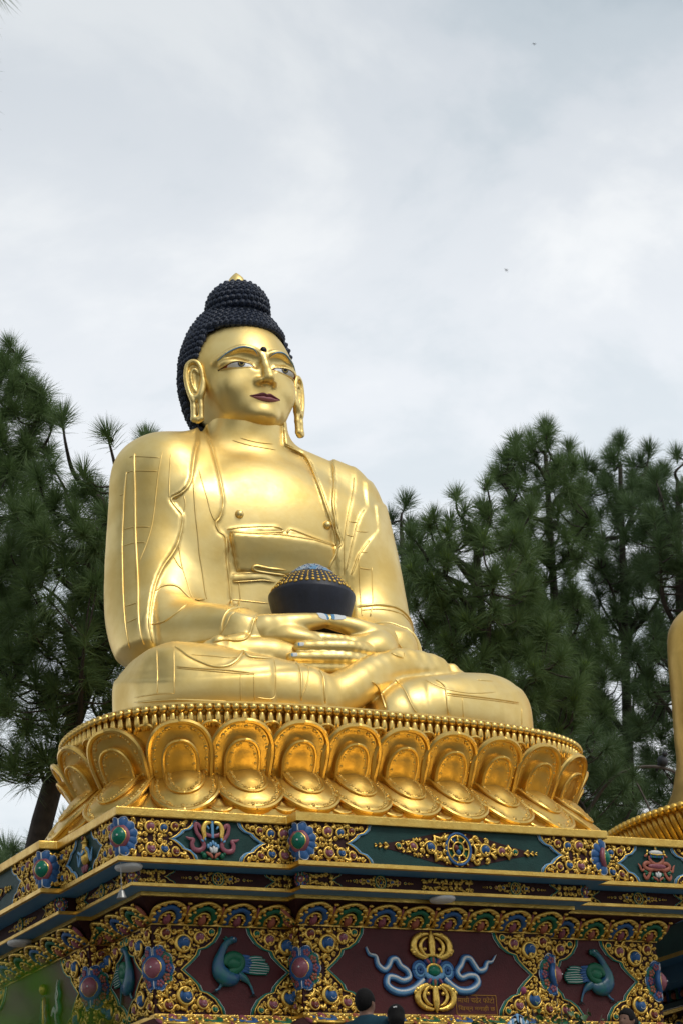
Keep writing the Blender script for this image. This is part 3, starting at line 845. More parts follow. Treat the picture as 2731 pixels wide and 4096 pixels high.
P = L2('cuffL'); LC.add(P + [ab((-2.2, 0.2, 1.2)), ab((-2.2, 0.3, 2.1))], 0.05)
P = L2('cuffR'); LC.add(P + [ab((2.6, 0.8, 1.2)), ab((2.6, 0.8, 2.2))], 0.05)
LC.apply(BS, lambda x, y, z: ss(-y, -0.8, -0.3) * ss(z, 1.1, 1.25) * (np.abs(x) > 0.5))
LG = Layers()                                    # cloth round the legs
P = L2('u1'); LG.add(P + [(P[-1][0], -1.1), (-3.0, -1.1), (-3.0, P[0][1])], 0.035)
P = L2('hem4'); LG.add([(-3.2, -1.1), (-3.2, P[0][1])] + P + [(P[-1][0], -1.1)], 0.035)
P = L2('hem1'); LG.add([(-3.2, -1.1), (-3.2, P[0][1])] + P + [(P[-1][0], -1.1)], 0.02)
for n in ('r3', 'r4', 'r5'):
    P = L2(n); LG.add(P + [(P[-1][0], -1.3), (3.4, -1.3), (3.4, P[0][1] + 0.02)], 0.02)
P = L2('r8'); LG.add(P + [(3.4, P[-1][1]), (3.4, -1.3), (P[0][0], -1.3)], 0.02)
LG.apply(BS, lambda x, y, z: ss(-y, -0.9, -0.6) * ss(-z, -1.25, -1.1))
BS.blur(1)
body = link('body', BS.mesh('body', GOLD), statue)
BB = bvh_of(body)
def drape(P, n=5, lift=0.0):
    """points of a seam laid on the body"""
    out = []
    for p in cr_spline(P, n):
        p = Vector(p)
        h = BB.ray_cast(p - VD * 0.5, VD)
        out.append((h[0] if h[0] is not None and (h[0] - p).length < 0.3 else p) - VD * lift)
    return out
PIPE = dict(outerL=0.020, innerL=0.018, chestR=0.020, strapR=0.020, strapR2=0.014, outR=0.013, arcR1=0.013, arcR2=0.016, topL=0.018, topR=0.018, topE=0.014,
            cuffL=0.018, cuffR=0.018, hemR=0.022, hemR2=0.018, sl1=0.018, sl2=0.016, u1=0.024, hem1=0.018, hem4=0.018, k4=0.014, r6=0.014, r5=0.014, r2=0.020, r3=0.016, flap=0.022,
            s3=0.015, s4=0.020, f1=0.014, bot1=0.016)
bs = MB()
for n, P in LN.items():
    if len(P) < 2: continue
    Q = drape(P)
    r = PIPE.get(n, 0.0095)
    k = len(Q)
    bs.add(*tube(Q, [r * min(1.0, 0.35 + 2.0 * min(i, k - 1 - i) / max(4, k * 0.25)) for i in range(k)], 6))
link('robe_seam', bs.mesh('robe_seam', GOLD, True), statue)
for x in (-0.67, 0.67):
    h = BB.ray_cast(Vector((x, -1, 3.46)), Vector((0, 1, 0)))[0]
    link('chest_stud', mesh('chest_stud', *sphere(0.062, 12, 8), mat=GOLD, smooth=True), statue, loc=h)

# rolled sleeve ends
def cuff_ring(c, axis, r, tr, a0=0.0, a1=2 * math.pi, n=40, wob=0.0):
    axis = Vector(axis).normalized(); u = axis.orthogonal().normalized(); v_ = axis.cross(u)
    P = []
    for k in range(n + 1):
        a = a0 + (a1 - a0) * k / n
        p = Vector(c) + (u * math.cos(a) + v_ * math.sin(a)) * r + axis * wob * math.sin(2 * a)
        q = BB.find_nearest(p)[0]
        P.append(q if q is not None and (q - p).length < 0.35 else p)
    b = MB(); b.add(*tube(P, tr, 7))
    link('sleeve_hem', b.mesh('sleeve_hem', GOLD, True), statue)
cuff_ring((0.93, -0.12, 1.38), (-0.10, -0.18, 0.0), 0.36, 0.026, wob=0.05)
cuff_ring((1.02, 0.06, 1.40), (-0.10, -0.18, 0.03), 0.42, 0.014, wob=0.06)
cuff_ring((-1.17, -0.12, 1.38), (0.10, -0.18, 0.0), 0.36, 0.022, wob=0.04)
cuff_ring((1.36, 1.30, 2.02), (0.1, -0.4, -1.0), 0.62, 0.026, wob=0.05)
cuff_ring((1.36, 1.26, 1.93), (0.1, -0.4, -1.0), 0.62, 0.014, wob=0.07)
# ------------------------------------------------------------------ the lotus throne
def supell(t, rx, ry, n):
    c, s_ = math.cos(t), math.sin(t)
    return rx * math.copysign(abs(c) ** (2 / n), c), ry * math.copysign(abs(s_) ** (2 / n), s_)
def outline(rx, ryf, ryb, n, m=400):
    """closed plan outline, wider to the back; points run from the left end along the front"""
    P = []
    for i in range(m):
        t = math.pi + 2 * math.pi * i / m
        x, y = supell(t, rx, ryf if math.sin(t) < 0 else ryb, n if math.sin(t) < 0 else 2.0)
        P.append((x, y))
    return P
def arc_walk(P, step=None, count=None, s0=0.0):
    """equally spaced (point, outward normal) along a closed outline"""
    Q = P + [P[0]]
    L = [0.0]
    for a, b in zip(Q[:-1], Q[1:]): L.append(L[-1] + math.hypot(b[0] - a[0], b[1] - a[1]))
    n = count or int(round(L[-1] / step))
    def at(s_):
        s_ %= L[-1]
        k = int(np.searchsorted(L, s_)) or 1
        f = (s_ - L[k - 1]) / max(1e-9, L[k] - L[k - 1])
        a, b = Q[k - 1], Q[k]
        return (a[0] + (b[0] - a[0]) * f, a[1] + (b[1] - a[1]) * f)
    out = []
    for i in range(n):
        s_ = L[-1] * (i + 2 * s0) / n
        p, a, b = at(s_), at(s_ - 0.12), at(s_ + 0.12)
        d = Vector((b[0] - a[0], b[1] - a[1])).normalized()
        out.append((p, Vector((d.y, -d.x)), s_))
    return out, L[-1]
throne = thing('lotus_throne', 'golden double lotus throne with two rows of petals under the big seated Buddha', 'lotus throne', SO)
LG_ = dict(rx=3.5, ryf=1.76, ryb=2.4, n=2.84)
def ring_wall(levels, m=160, mat=THRG, name='core'):
    """levels: list of (offset outwards, z); offset from the rim outline"""
    V, F = [], []
    for off, z in levels:
        for x, y in outline(LG_['rx'] + off, LG_['ryf'] + off, LG_['ryb'] + off, LG_['n'], m): V.append((x, y, z))
    for i in range(len(levels) - 1):
        for k in range(m): F.append((i * m + k, i * m + (k + 1) % m, (i + 1) * m + (k + 1) % m, (i + 1) * m + k))
    F.append(tuple((len(levels) - 1) * m + k for k in range(m)))
    return mesh(name, V, F, mat, smooth=False)
core = ring_wall([(0.14, -1.63), (0.14, -1.30), (0.04, -1.12), (-0.16, -0.94), (-0.32, -0.84), (-0.34, -0.76), (-0.28, -0.66), (-0.20, -0.52), (-0.09, -0.26), (-0.07, -0.10), (-0.03, -0.06), (0.0, 0.012), (0.005, 0.025), (-0.03, 0.04), (-0.12, 0.05), (-0.16, 0.10), (-0.30, 0.10)])
link('throne_core', core, throne)
base_lip = ring_wall([(0.21, -1.637), (0.22, -1.62), (0.22, -1.325), (0.20, -1.305), (0.10, -1.30)])
link('base_lip', base_lip, throne)
# beads and stamens under the rim
rim = outline(**LG_, m=1200)
beads, Ltot = arc_walk(rim, step=0.108)
BEAD = mesh('bead', *sphere(0.056, 10, 7), mat=THRG, smooth=True)
STAM = mesh('stamen', *tube([(0, 0, 0), (0, -0.004, -0.045), (0, 0.0, -0.12), (0, 0.03, -0.20)], [0.020, 0.038, 0.043, 0.040], 8), mat=THRG, smooth=True)
rb, rs = MB(), MB()
for p, nv, s_ in beads:
    vis = nv.dot(Vector((-0.5, -0.86))) > -0.15
    ang = math.atan2(nv.y, nv.x) + math.pi / 2
    if vis:
        link('bead', BEAD, throne, loc=(p[0], p[1], -0.022))
        link('stamen', STAM, throne, loc=(p[0] - nv.x * 0.015, p[1] - nv.y * 0.015, -0.055), rot=(0, 0, ang))
    else:
        rb.add([tuple(v.co) for v in BEAD.vertices], [tuple(f.vertices) for f in BEAD.polygons], 0, Matrix.Translation((p[0], p[1], -0.022)))
link('rim_beads_behind', rb.mesh('rim_beads_behind', THRG, True), throne, kind='stuff')

def petal_mesh(w, h, depth, bulge, name, rim_r, bead_r, crown=0.0, thick=0.07, field=0.022, lip=0.0):
    """a thick petal in (u, v, out) space, v from the root to the rounded tip; rolled edge, sunk field and a leafy bead row"""
    def hw(v):
        f = v / h
        if f < 0.40: return w / 2 * (0.93 + 0.07 * f / 0.40)
        return w / 2 * max(0.0, 1 - ((f - 0.40) / 0.60) ** 2.3) ** (1 / 2.3)
    def out(u, v):
        f = min(1, max(0, v / h))
        return depth + bulge * math.sin(math.pi * (0.12 + 0.76 * f)) * (1 - 0.7 * (2 * u / w) ** 2) + crown * f ** 3
    vs_ = [h * math.sin(math.pi / 2 * i / 13) for i in range(14)]
    NU = 10
    V, F = [], []
    for v in vs_:
        q = hw(v)
        for j in range(NU + 1):
            u = q * (2 * j / NU - 1)
            e = min(1.0, max(abs(u) - (hw(v) - 0.10), v - (h - 0.10), 0) / 0.05)
            V.append((u, v, out(u, v) - field * (1 - e)))
    W = NU + 1
    for i in range(13):
        for j in range(NU): F.append((i * W + j, i * W + j + 1, (i + 1) * W + j + 1, (i + 1) * W + j))
    O = [(-hw(v), v) for v in vs_] + [(hw(v), v) for v in vs_[::-1]]
    n = len(O); b0 = len(V)
    for x, y in O: V.append((x, y, out(x, y)))
    for x, y in O: V.append((x * 0.985, y * 0.99, out(x, y) - thick))
    for x, y in O: V.append((x * 0.75, y * 0.85, out(x, y) - thick - 0.16))
    for r in range(2):
        for k in range(n - 1):
            F.append((b0 + r * n + k, b0 + r * n + k + 1, b0 + (r + 1) * n + k + 1, b0 + (r + 1) * n + k))
    b = MB(); b.add(V, F)
    S_ = cr_spline(O, 2)
    b.add(*tube([(x * 0.985, y * 0.99, out(x, y) + lip) for x, y in S_], rim_r, 7))
    last, j = None, 0
    SV, SF = sphere(1, 6, 4)
    inset = rim_r + bead_r * 1.5
    for x, y in cr_spline(O, 10):
        v = min(y, h - inset) if y > h * 0.5 else y
        q = max(0.0, hw(v + inset * 0.4) - inset)
        u = max(-q, min(q, x))
        f = y / h
        if y > h - inset: u, v = x * (1 - inset / h), h - inset
        if last is None or math.hypot(u - last[0], v - last[1]) > bead_r * 1.8:
            j += 1
            rr = bead_r * (1.3 if j % 3 == 0 else 0.8)
            b.add([(u + a_ * rr, v + c_ * rr * 1.1, out(u, v) - field + 0.006 + d_ * rr * 0.7) for a_, c_, d_ in SV], SF)
            last = (u, v)
    return mesh(name, [(x, -z, y) for x, y, z in b.V], b.F, THRG, smooth=True)
def auto_smooth(me, ang=40):
    bm = bmesh.new(); bm.from_mesh(me)
    for e in bm.edges:
        if len(e.link_faces) == 2 and e.calc_face_angle(0) > math.radians(ang): e.smooth = False
    bmesh.ops.recalc_face_normals(bm, faces=bm.faces)
    bm.to_mesh(me); bm.free()
    return me
NPET = 24
SPU = arc_walk(outline(LG_['rx'] + 0.05, LG_['ryf'] + 0.05, LG_['ryb'] + 0.05, LG_['n'], 1200), count=4)[1] / NPET
SPL = arc_walk(outline(LG_['rx'] + 0.16, LG_['ryf'] + 0.16, LG_['ryb'] + 0.16, LG_['n'], 1200), count=4)[1] / NPET
PU = auto_smooth(petal_mesh(SPU * 0.985, 0.70, 0.02, 0.09, 'upper_petal', 0.036, 0.024, 0.06, 0.11, 0.03))
BU = auto_smooth(petal_mesh(SPU * 0.54, 0.475, 0.085, 0.07, 'petal_boss', 0.024, 0.020, 0.05, 0.18, 0.02))
SU = auto_smooth(petal_mesh(SPU * 0.50, 0.675, -0.06, 0.05, 'back_petal', 0.024, 0.016, 0.04, 0.08))
PL = auto_smooth(petal_mesh(SPL * 0.99, 0.84, 0.0, 0.16, 'lower_petal', 0.030, 0.025, -0.06, 0.13, 0.025))
BL = auto_smooth(petal_mesh(SPL * 0.56, 0.60, 0.07, 0.13, 'petal_boss', 0.022, 0.020, -0.02, 0.18, 0.015))
SL_ = auto_smooth(petal_mesh(SPL * 0.55, 0.83, -0.06, 0.11, 'back_petal', 0.022, 0.016, -0.02, 0.10))
def place_row(kind, off, count, phase, P, B, S):
    o = outline(LG_['rx'] + off, LG_['ryf'] + off, LG_['ryb'] + off, LG_['n'], 1200)
    pts, L = arc_walk(o, count=count * 2, s0=phase)
    for i in range(count * 2):
        (p, nv, s_) = pts[i]
        ang = math.atan2(nv.y, nv.x) + math.pi / 2
        main = i % 2 == 0
        if nv.y > 0.75 and abs(nv.x) < 0.5: continue
        if kind == 'upper':
            M = Matrix.Translation((p[0], p[1], -0.80)) @ Matrix.Rotation(ang, 4, 'Z') @ Matrix.Rotation(math.radians(25), 4, 'X')
        else:
            M = Matrix.Translation((p[0], p[1], -0.77)) @ Matrix.Rotation(ang, 4, 'Z') @ Matrix.Rotation(math.radians(180 - 48), 4, 'X') @ Matrix.Rotation(math.pi, 4, 'Z')
        q = link('petal' if main else 'small_petal', P if main else S, throne)
        q.matrix_local = M
        if main: link('petal_boss', B, q, loc=(0, 0, 0.0))
place_row('upper', -0.27, NPET, 0.0, PU, BU, SU)
place_row('lower', -0.33, NPET, 0.0, PL, BL, SL_)
print('petal spacing', SPU, SPL)
# ------------------------------------------------------------------ the stepped plinth
XC, YC = 14.744, 27.40
plinth = thing('plinth', 'stepped plinth carved and painted with gold scrolls under the big golden lotus', 'plinth', (XC, YC, 2.0))
PO = Vector((XC, YC, 2.0))
def plan(hb, yb, hw, yw):
    dx = yw - yb
    yl, yh = YC - hb, YC + hb
    q = [(-hb, yb), (hb, yb), (hb, yw), (hw, yw), (hw, yl), (hw + dx, yl), (hw + dx, yh), (hw, yh), (hw, 2 * YC - yw), (hb, 2 * YC - yw), (hb, 2 * YC - yb)]
    q += [(-x, y) for x, y in q[:0:-1]][0:]
    q = q[:11] + [(-x, y) for x, y in q[10:0:-1]]
    out = []
    for p in q:
        if not out or (abs(out[-1][0] - p[0]) + abs(out[-1][1] - p[1])) > 1e-6: out.append(p)
    return [(x, y - YC) for x, y in out]
def loft(levels, mat, name, cap_top=True, cap_bot=True, mats=None):
    """levels: (plan tuple, z) bottom to top"""
    P = [plan(*l[0]) for l in levels]; n = len(P[0])
    V = [(x, y, l[1] - 2.0) for p, l in zip(P, levels) for x, y in p]
    F = []; mi = []
    for i in range(len(levels) - 1):
        for k in range(n):
            F.append((i * n + k, i * n + (k + 1) % n, (i + 1) * n + (k + 1) % n, (i + 1) * n + k)); mi.append(0)
    if cap_bot: F.append(tuple(range(n))[::-1]); mi.append(1 if mats else 0)
    if cap_top: F.append(tuple((len(levels) - 1) * n + k for k in range(n))); mi.append(0)
    me = mesh(name, V, F, mats=mats or [mat], mi=mi)
    return me
def bev(me, w=0.008):
    bm = bmesh.new(); bm.from_mesh(me)
    bmesh.ops.bevel(bm, geom=[e for e in bm.edges if len(e.link_faces) == 2 and e.calc_face_angle(0) > 0.5], offset=w, segments=2, affect='EDGES', profile=0.6)
    bm.to_mesh(me); bm.free()
    return me
SLAB = (2.113, 23.383, 4.205, 23.605)
FR1 = (2.060, 23.440, 4.150, 23.660)
LED1 = (2.110, 23.392, 4.200, 23.615)
FR2 = (1.925, 23.705, 3.900, 23.915)
LED2 = (1.964, 23.656, 3.940, 23.866)
STRIP = (1.900, 23.921, 3.722, 24.104)
LED5 = (1.732, 24.199, 3.455, 24.440)
WALL = (1.712, 24.225, 3.435, 24.465)
def grow(p, d): return (p[0] + d, p[1] - d, p[2] + d, p[3] - d)
EDGEG = material('edge_gold', (0.74, 0.50, 0.13), 0.36, 0.9, 0.1, 5.0, 0.3, 26.0, 0.08, col2=(0.60, 0.37, 0.08))
def pl(name, levels, mat, **k):
    b = k.pop('bevel', None)
    me = loft(levels, mat, name, **k)
    if b: bev(me, b)
    return link(name, me, plinth)
pl('top_slab', [(SLAB, 6.347), (SLAB, 6.446)], EDGEG, bevel=0.012)
FRP = pl('upper_frieze', [(FR1, 5.896), (FR1, 6.346)], TEAL, cap_top=False, cap_bot=False)
pl('frieze_ledge', [(grow(LED1, -0.03), 5.838), (LED1, 5.848), (LED1, 5.895)], EDGEG, mats=[EDGEG, SKYB])
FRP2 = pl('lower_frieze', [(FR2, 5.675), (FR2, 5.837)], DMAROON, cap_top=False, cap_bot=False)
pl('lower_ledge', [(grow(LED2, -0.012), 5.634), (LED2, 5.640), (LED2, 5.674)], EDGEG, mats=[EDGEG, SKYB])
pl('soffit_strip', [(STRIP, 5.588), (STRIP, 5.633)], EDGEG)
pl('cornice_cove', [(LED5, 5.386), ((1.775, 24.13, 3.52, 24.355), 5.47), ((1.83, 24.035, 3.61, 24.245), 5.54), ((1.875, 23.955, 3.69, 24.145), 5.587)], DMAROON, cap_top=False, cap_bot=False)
pl('wall_ledge', [(LED5, 5.338), (LED5, 5.385)], EDGEG, bevel=0.008)
WLP = pl('wall', [(WALL, 4.351), (WALL, 5.337)], MAROON, cap_top=False, cap_bot=False)
pl('foot_ledge', [(LED5, 4.300), (LED5, 4.350)], EDGEG, bevel=0.008)
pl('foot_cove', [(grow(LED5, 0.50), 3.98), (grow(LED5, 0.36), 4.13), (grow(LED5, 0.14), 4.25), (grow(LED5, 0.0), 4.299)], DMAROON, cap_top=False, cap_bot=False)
pl('foot_slab', [(grow(LED5, 0.54), 3.80), (grow(LED5, 0.54), 3.979)], EDGEG, bevel=0.01)
pl('plinth_base', [(grow(LED5, 0.48), 2.0), (grow(LED5, 0.48), 3.799)], MAROON, cap_top=False)

# ---- ornament pieces, all modelled flat in (u, v) with relief along n
def spiral(turns=1.35, r0=1.0, r1=0.16, w0=0.16, w1=0.30, n=18, flat=0.85, seg=6):
    P, R = [], []
    for i in range(n + 1):
        t = i / n
        a = turns * 2 * math.pi * t
        r = r0 + (r1 - r0) * t ** 0.8
        P.append((r * math.cos(a), r * math.sin(a), 0.16 + 0.22 * t))
        R.append((w0 + (w1 - w0) * (0.5 - 0.5 * math.cos(2 * math.pi * min(1, t * 1.05))) * 0.8) * (0.35 if i == 0 else 1))
    return tube(P, R, seg, flat=flat, up=(0, 0, 1))
def scroll_mesh(kind):
    b = MB()
    if kind == 0:
        b.add(*spiral(1.2, 0.78, 0.14, 0.24, 0.36, 15))
        b.add(*sphere(0.34, 7, 5, 1, 1, 1.3), M=Matrix.Translation((0.02, 0.0, 0.36)))
    elif kind == 1:        # a leaf curling over
        P = cr_spline([(-0.85, -0.5, 0.1), (-0.35, -0.15, 0.3), (0.25, 0.25, 0.4), (0.62, 0.05, 0.4), (0.42, -0.32, 0.36), (0.12, -0.2, 0.36)], 3)
        b.add(*tube(P, [0.12 + 0.32 * math.sin(math.pi * (i + 1) / (len(P) + 0.6)) ** 0.8 for i in range(len(P))], 6, flat=0.8, up=(0, 0, 1)))
        b.add(*sphere(0.34, 7, 5), M=Matrix.Translation((-0.35, 0.42, 0.22)))
        b.add(*sphere(0.30, 7, 5), M=Matrix.Translation((0.25, 0.70, 0.24)))
    else:                  # two opposed curls
        for s_ in (-1, 1):
            P = cr_spline([(0, -0.8, 0.1), (s_ * 0.2, -0.2, 0.3), (s_ * 0.58, 0.25, 0.38), (s_ * 0.72, 0.62, 0.34), (s_ * 0.40, 0.66, 0.3), (s_ * 0.38, 0.40, 0.3)], 3)
            b.add(*tube(P, [0.14 + 0.26 * math.sin(math.pi * (i + 0.6) / (len(P) + 0.2)) for i in range(len(P))], 6, flat=0.85, up=(0, 0, 1)))
        b.add(*sphere(0.22, 7, 5), M=Matrix.Translation((0, 0.42, 0.3)))
    return b.mesh('scroll', CARVE, True)
SCR = [scroll_mesh(k) for k in range(3)]
def gem_mesh(mat):
    b = MB()
    b.add(*sphere(0.62, 12, 8, 1, 1, 0.75), M=Matrix.Translation((0.1, 0.16, 0.30)))
    P = cr_spline([(-0.05, 0.3, 0.2), (-0.42, 0.10, 0.22), (-0.44, -0.36, 0.2), (-0.10, -0.66, 0.18), (0.34, -0.62, 0.14)], 4)
    b.add(*tube(P, [0.40 * (1 - 0.85 * (i / (len(P) - 1)) ** 1.2) for i in range(len(P))], 8, flat=0.8, up=(0, 0, 1)))
    b.add(*tube([(0.1 + 0.26 * math.cos(a), 0.3 + 0.20 * math.sin(a), 0.725) for a in [math.pi * k / 6 for k in range(7)]], 0.025, 5), 1)
    return b.mesh('gem', [mat, WHITE], True)
GEMS = {k: gem_mesh(m) for k, m in dict(m=PINKG, b=BLUE, r=RED, g=GREENG).items()}
def collar_mesh():
    b = MB()
    b.add(*spiral(1.12, 1.02, 0.62, 0.17, 0.26, 20, 0.9))
    P = cr_spline([(0.5, -0.55, 0.4), (0.15, -0.25, 0.5), (-0.12, -0.38, 0.5), (-0.02, -0.6, 0.45)], 4)
    b.add(*tube(P, [0.08 + 0.16 * (i / (len(P) - 1)) for i in range(len(P))], 6, flat=0.9, up=(0, 0, 1)))
    return b.mesh('gem_collar', CARVE, True)
COLLAR = collar_mesh()

class Face:
    """a flat face of the plinth: origin at its lower left seen from outside"""
    def __init__(s, x0, y0, z0, axis, length, h):
        s.L, s.H = length, h
        U, N = {'front': (Vector((1, 0, 0)), Vector((0, -1, 0))), 'left': (Vector((0, -1, 0)), Vector((-1, 0, 0)))}[axis]
        Z = Vector((0, 0, 1))
        s.M = Matrix.Translation(Vector((x0, y0, z0)) - PO) @ Matrix(((U.x, 0, N.x, 0), (U.y, 0, N.y, 0), (U.z, 1, N.z, 0), (0, 0, 0, 1)))
        s.front = axis == 'front'
SCROLLS = []        # (priority, matrix, mesh, panel)
def inpoly(p, P):
    x, y = p; r = False
    for i in range(len(P)):
        (x0, y0), (x1, y1) = P[i - 1], P[i]
        if (y0 > y) != (y1 > y) and x < (x1 - x0) * (y - y0) / (y1 - y0) + x0: r = not r
    return r
def dist_poly(p, P):
    m = 9
    for i in range(len(P)):
        ax, ay = P[i - 1]; bx, by = P[i]
        dx, dy = bx - ax, by - ay
        t = max(0, min(1, ((p[0] - ax) * dx + (p[1] - ay) * dy) / (dx * dx + dy * dy + 1e-12)))
        m = min(m, math.hypot(p[0] - ax - t * dx, p[1] - ay - t * dy))
    return m
def carve(face, poly, gems, rmin, rmax, panel, mirror=None, clear=(), seed=1, prio=1.0, n0=0.0, tries=900):
    """fill a region with gems in collars and packed scrolls; mirror = v of a horizontal mirror line"""
    rg = random.Random(seed)
    circles = [(c[0], c[1], c[2]) for c in clear]
    def put(u, v, r, kind, rot, flip):
        for mv in ((False, True) if mirror is not None else (False,)):
            vv = 2 * mirror - v if mv else v
            M = face.M @ Matrix.Translation((u, vv, n0)) @ Matrix.Diagonal((1, -1 if mv else 1, 1, 1)) @ Matrix.Rotation(rot, 4, 'Z') @ Matrix.Diagonal((-r if flip else r, r, r, 1))
            SCROLLS.append((r * prio, M, SCR[kind], panel))
    for (u, v, r, c) in gems:
        for mv in ((False, True) if mirror is not None else (False,)):
            vv = 2 * mirror - v if mv else v
            M = face.M @ Matrix.Translation((u, vv, n0)) @ Matrix.Diagonal((1, -1 if mv else 1, 1, 1)) @ Matrix.Diagonal((r, r, r, 1))
            g = link('gem', GEMS[c], panel); g.matrix_local = M
            g = link('gem_collar', COLLAR, panel); g.matrix_local = M
            if mirror is None: circles.append((u, v, r * 1.12))
        if mirror is not None: circles.append((u, v, r * 1.12))
    us = [p[0] for p in poly]; vs_ = [p[1] for p in poly]
    for k in range(tries):
        r = rmax + (rmin - rmax) * min(1, 1.25 * k / tries)
        u, v = rg.uniform(min(us), max(us)), rg.uniform(min(vs_), max(vs_))
        if mirror is not None and v < mirror + r * 0.66: continue
        if not inpoly((u, v), poly) or dist_poly((u, v), poly) < r * 0.72: continue
        if any(math.hypot(u - c[0], v - c[1]) < (r + c[2]) * 0.78 for c in circles): continue
        circles.append((u, v, r))
        put(u, v, r * 1.16, rg.choice((0, 0, 1, 2)), rg.uniform(0, 6.28), rg.random() < 0.5)
def plate(face, poly, mat, n, name, panel, thick=0.012):
    V = [(u, v, 0.001) for u, v in poly] + [(u, v, n) for u, v in poly]
    k = len(poly)
    F = [tuple(range(k, 2 * k))] + [(i, (i + 1) % k, k + (i + 1) % k, k + i) for i in range(k)]
    o = link(name, mesh(name, V, F, mat), panel); o.matrix_local = face.M
    return o
def strip_tube(face, P, r, mat, n, name, panel, closed=False, flat=0.8):
    b = MB(); b.add(*tube([(u, v, n) for u, v in P], r, 6, flat=flat, up=(0, 0, 1), closed=closed))
    o = link(name, b.mesh(name, mat, True), panel); o.matrix_local = face.M
    return o
BORD1 = [(2.03, 1.0), (1.985, 0.88), (1.88, 0.785), (1.70, 0.735), (1.66, 0.675), (1.57, 0.60), (1.46, 0.535), (1.36, 0.50)]
BORDW = [(0.83, 1.0), (0.815, 0.93), (0.745, 0.83), (0.65, 0.765), (0.555, 0.740), (0.530, 0.675), (0.455, 0.60), (0.335, 0.50)]
def cusped(B, H, shift=0.0, left=True, L=0.0):
    up = [(max(0.0, (u * H + shift)), v * H) for u, v in B]
    lo = [(u, H - v) for u, v in up[::-1][1:]]
    P = up + lo
    return P if left else [(L - u, v) for u, v in P]
def carved_end(face, B, shift, left, gems, rmin, rmax, panel, bord, n=0.03, seed=3, prio=1.0, clear=(), br=0.016, tries=900):
    H, L = face.H, face.L
    P = cusped(B, H, shift, left, L)
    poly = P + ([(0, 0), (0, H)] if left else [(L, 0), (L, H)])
    plate(face, poly, DMAROON, 0.006, 'carving_ground', panel)
    Q = [(u, v) for u, v in P]
    strip_tube(face, Q, br, bord, 0.012, 'panel_border', panel)
    off = br * 1.7 * (-1 if left else 1)
    strip_tube(face, [(u + off, v) for u, v in Q], br * 0.55, CARVE, 0.018, 'border_fillet', panel)
    strip_tube(face, [(u - off * 0.75, v) for u, v in Q], br * 0.22, WHITE, 0.010, 'border_line', panel)
    gg = [((u * H + shift) if left else L - (u * H + shift), v * H, r * H, c) for u, v, r, c in gems]
    gg = [g for g in gg if 0 < g[0] < L]
    inner = [(u + off * 1.6, v) for u, v in P] + ([(0, 0), (0, H)] if left else [(L, 0), (L, H)])
    carve(face, inner, gg, rmin * H, rmax * H, panel, H / 2, clear, seed, prio, 0.004, tries)
G1 = [(0.80, 0.755, 0.165, 'm'), (1.16, 0.745, 0.14, 'b'), (1.47, 0.80, 0.125, 'r')]
GW = [(0.135, 0.90, 0.075, 'r'), (0.345, 0.79, 0.115, 'b'), (0.56, 0.865, 0.080, 'm'), (0.715, 0.935, 0.050, 'g')]

# corner rosettes: petals lie on both faces, an almond stone sits on the arris
def rosette_petal(mats, r=1.0, scallop=False):
    b = MB()
    n, m = 8, 4
    V, F = [], []
    for i in range(m + 1):
        for j in range(n + 1):
            t, s_ = i / m, 2 * j / n - 1
            w = 0.30 * math.sin(math.pi * (0.18 + 0.62 * t)) * (1.25 if t > 0.6 else 1.0)
            V.append((s_ * w, 0.42 + 0.58 * t - 0.10 * s_ * s_ * t, 0.10 + 0.16 * math.cos(s_ * 1.5) * math.sin(math.pi * (0.2 + 0.6 * t)) ))
    for i in range(m):
        for j in range(n): F.append((i * (n + 1) + j, i * (n + 1) + j + 1, (i + 1) * (n + 1) + j + 1, (i + 1) * (n + 1) + j))
    b.add(V, F)
    E = [V[i * (n + 1)] for i in range(m + 1)] + [V[m * (n + 1) + j] for j in range(1, n)] + [V[i * (n + 1) + n] for i in range(m, -1, -1)]
    b.add(*tube(E, 0.022, 5), 1)
    if scallop:
        for k, (x, y) in enumerate(((-0.13, 0.70), (0, 0.78), (0.13, 0.70), (-0.06, 0.60), (0.07, 0.60))):
            b.add([(x + a * 0.075, y + c * 0.095, 0.25 + d * 0.06) for a, c, d in sphere(1, 6, 4)[0]], sphere(1, 6, 4)[1], 2)
        for k in range(7):
            x = -0.27 + 0.09 * k
            b.add([(x + a * 0.06, 0.93 - 0.10 * (x / 0.27) ** 2 + c * 0.06, 0.18 + d * 0.05) for a, c, d in sphere(1, 6, 4)[0]], sphere(1, 6, 4)[1], 0)
    return b.mesh('rosette_petal', mats, True)
RP_BLUE = rosette_petal([BLUE, WHITE])
RP_B2 = rosette_petal([BLUE, WHITE, PINK], scallop=True)
RP_G2 = rosette_petal([TEALB, WHITE, ORANGE], scallop=True)
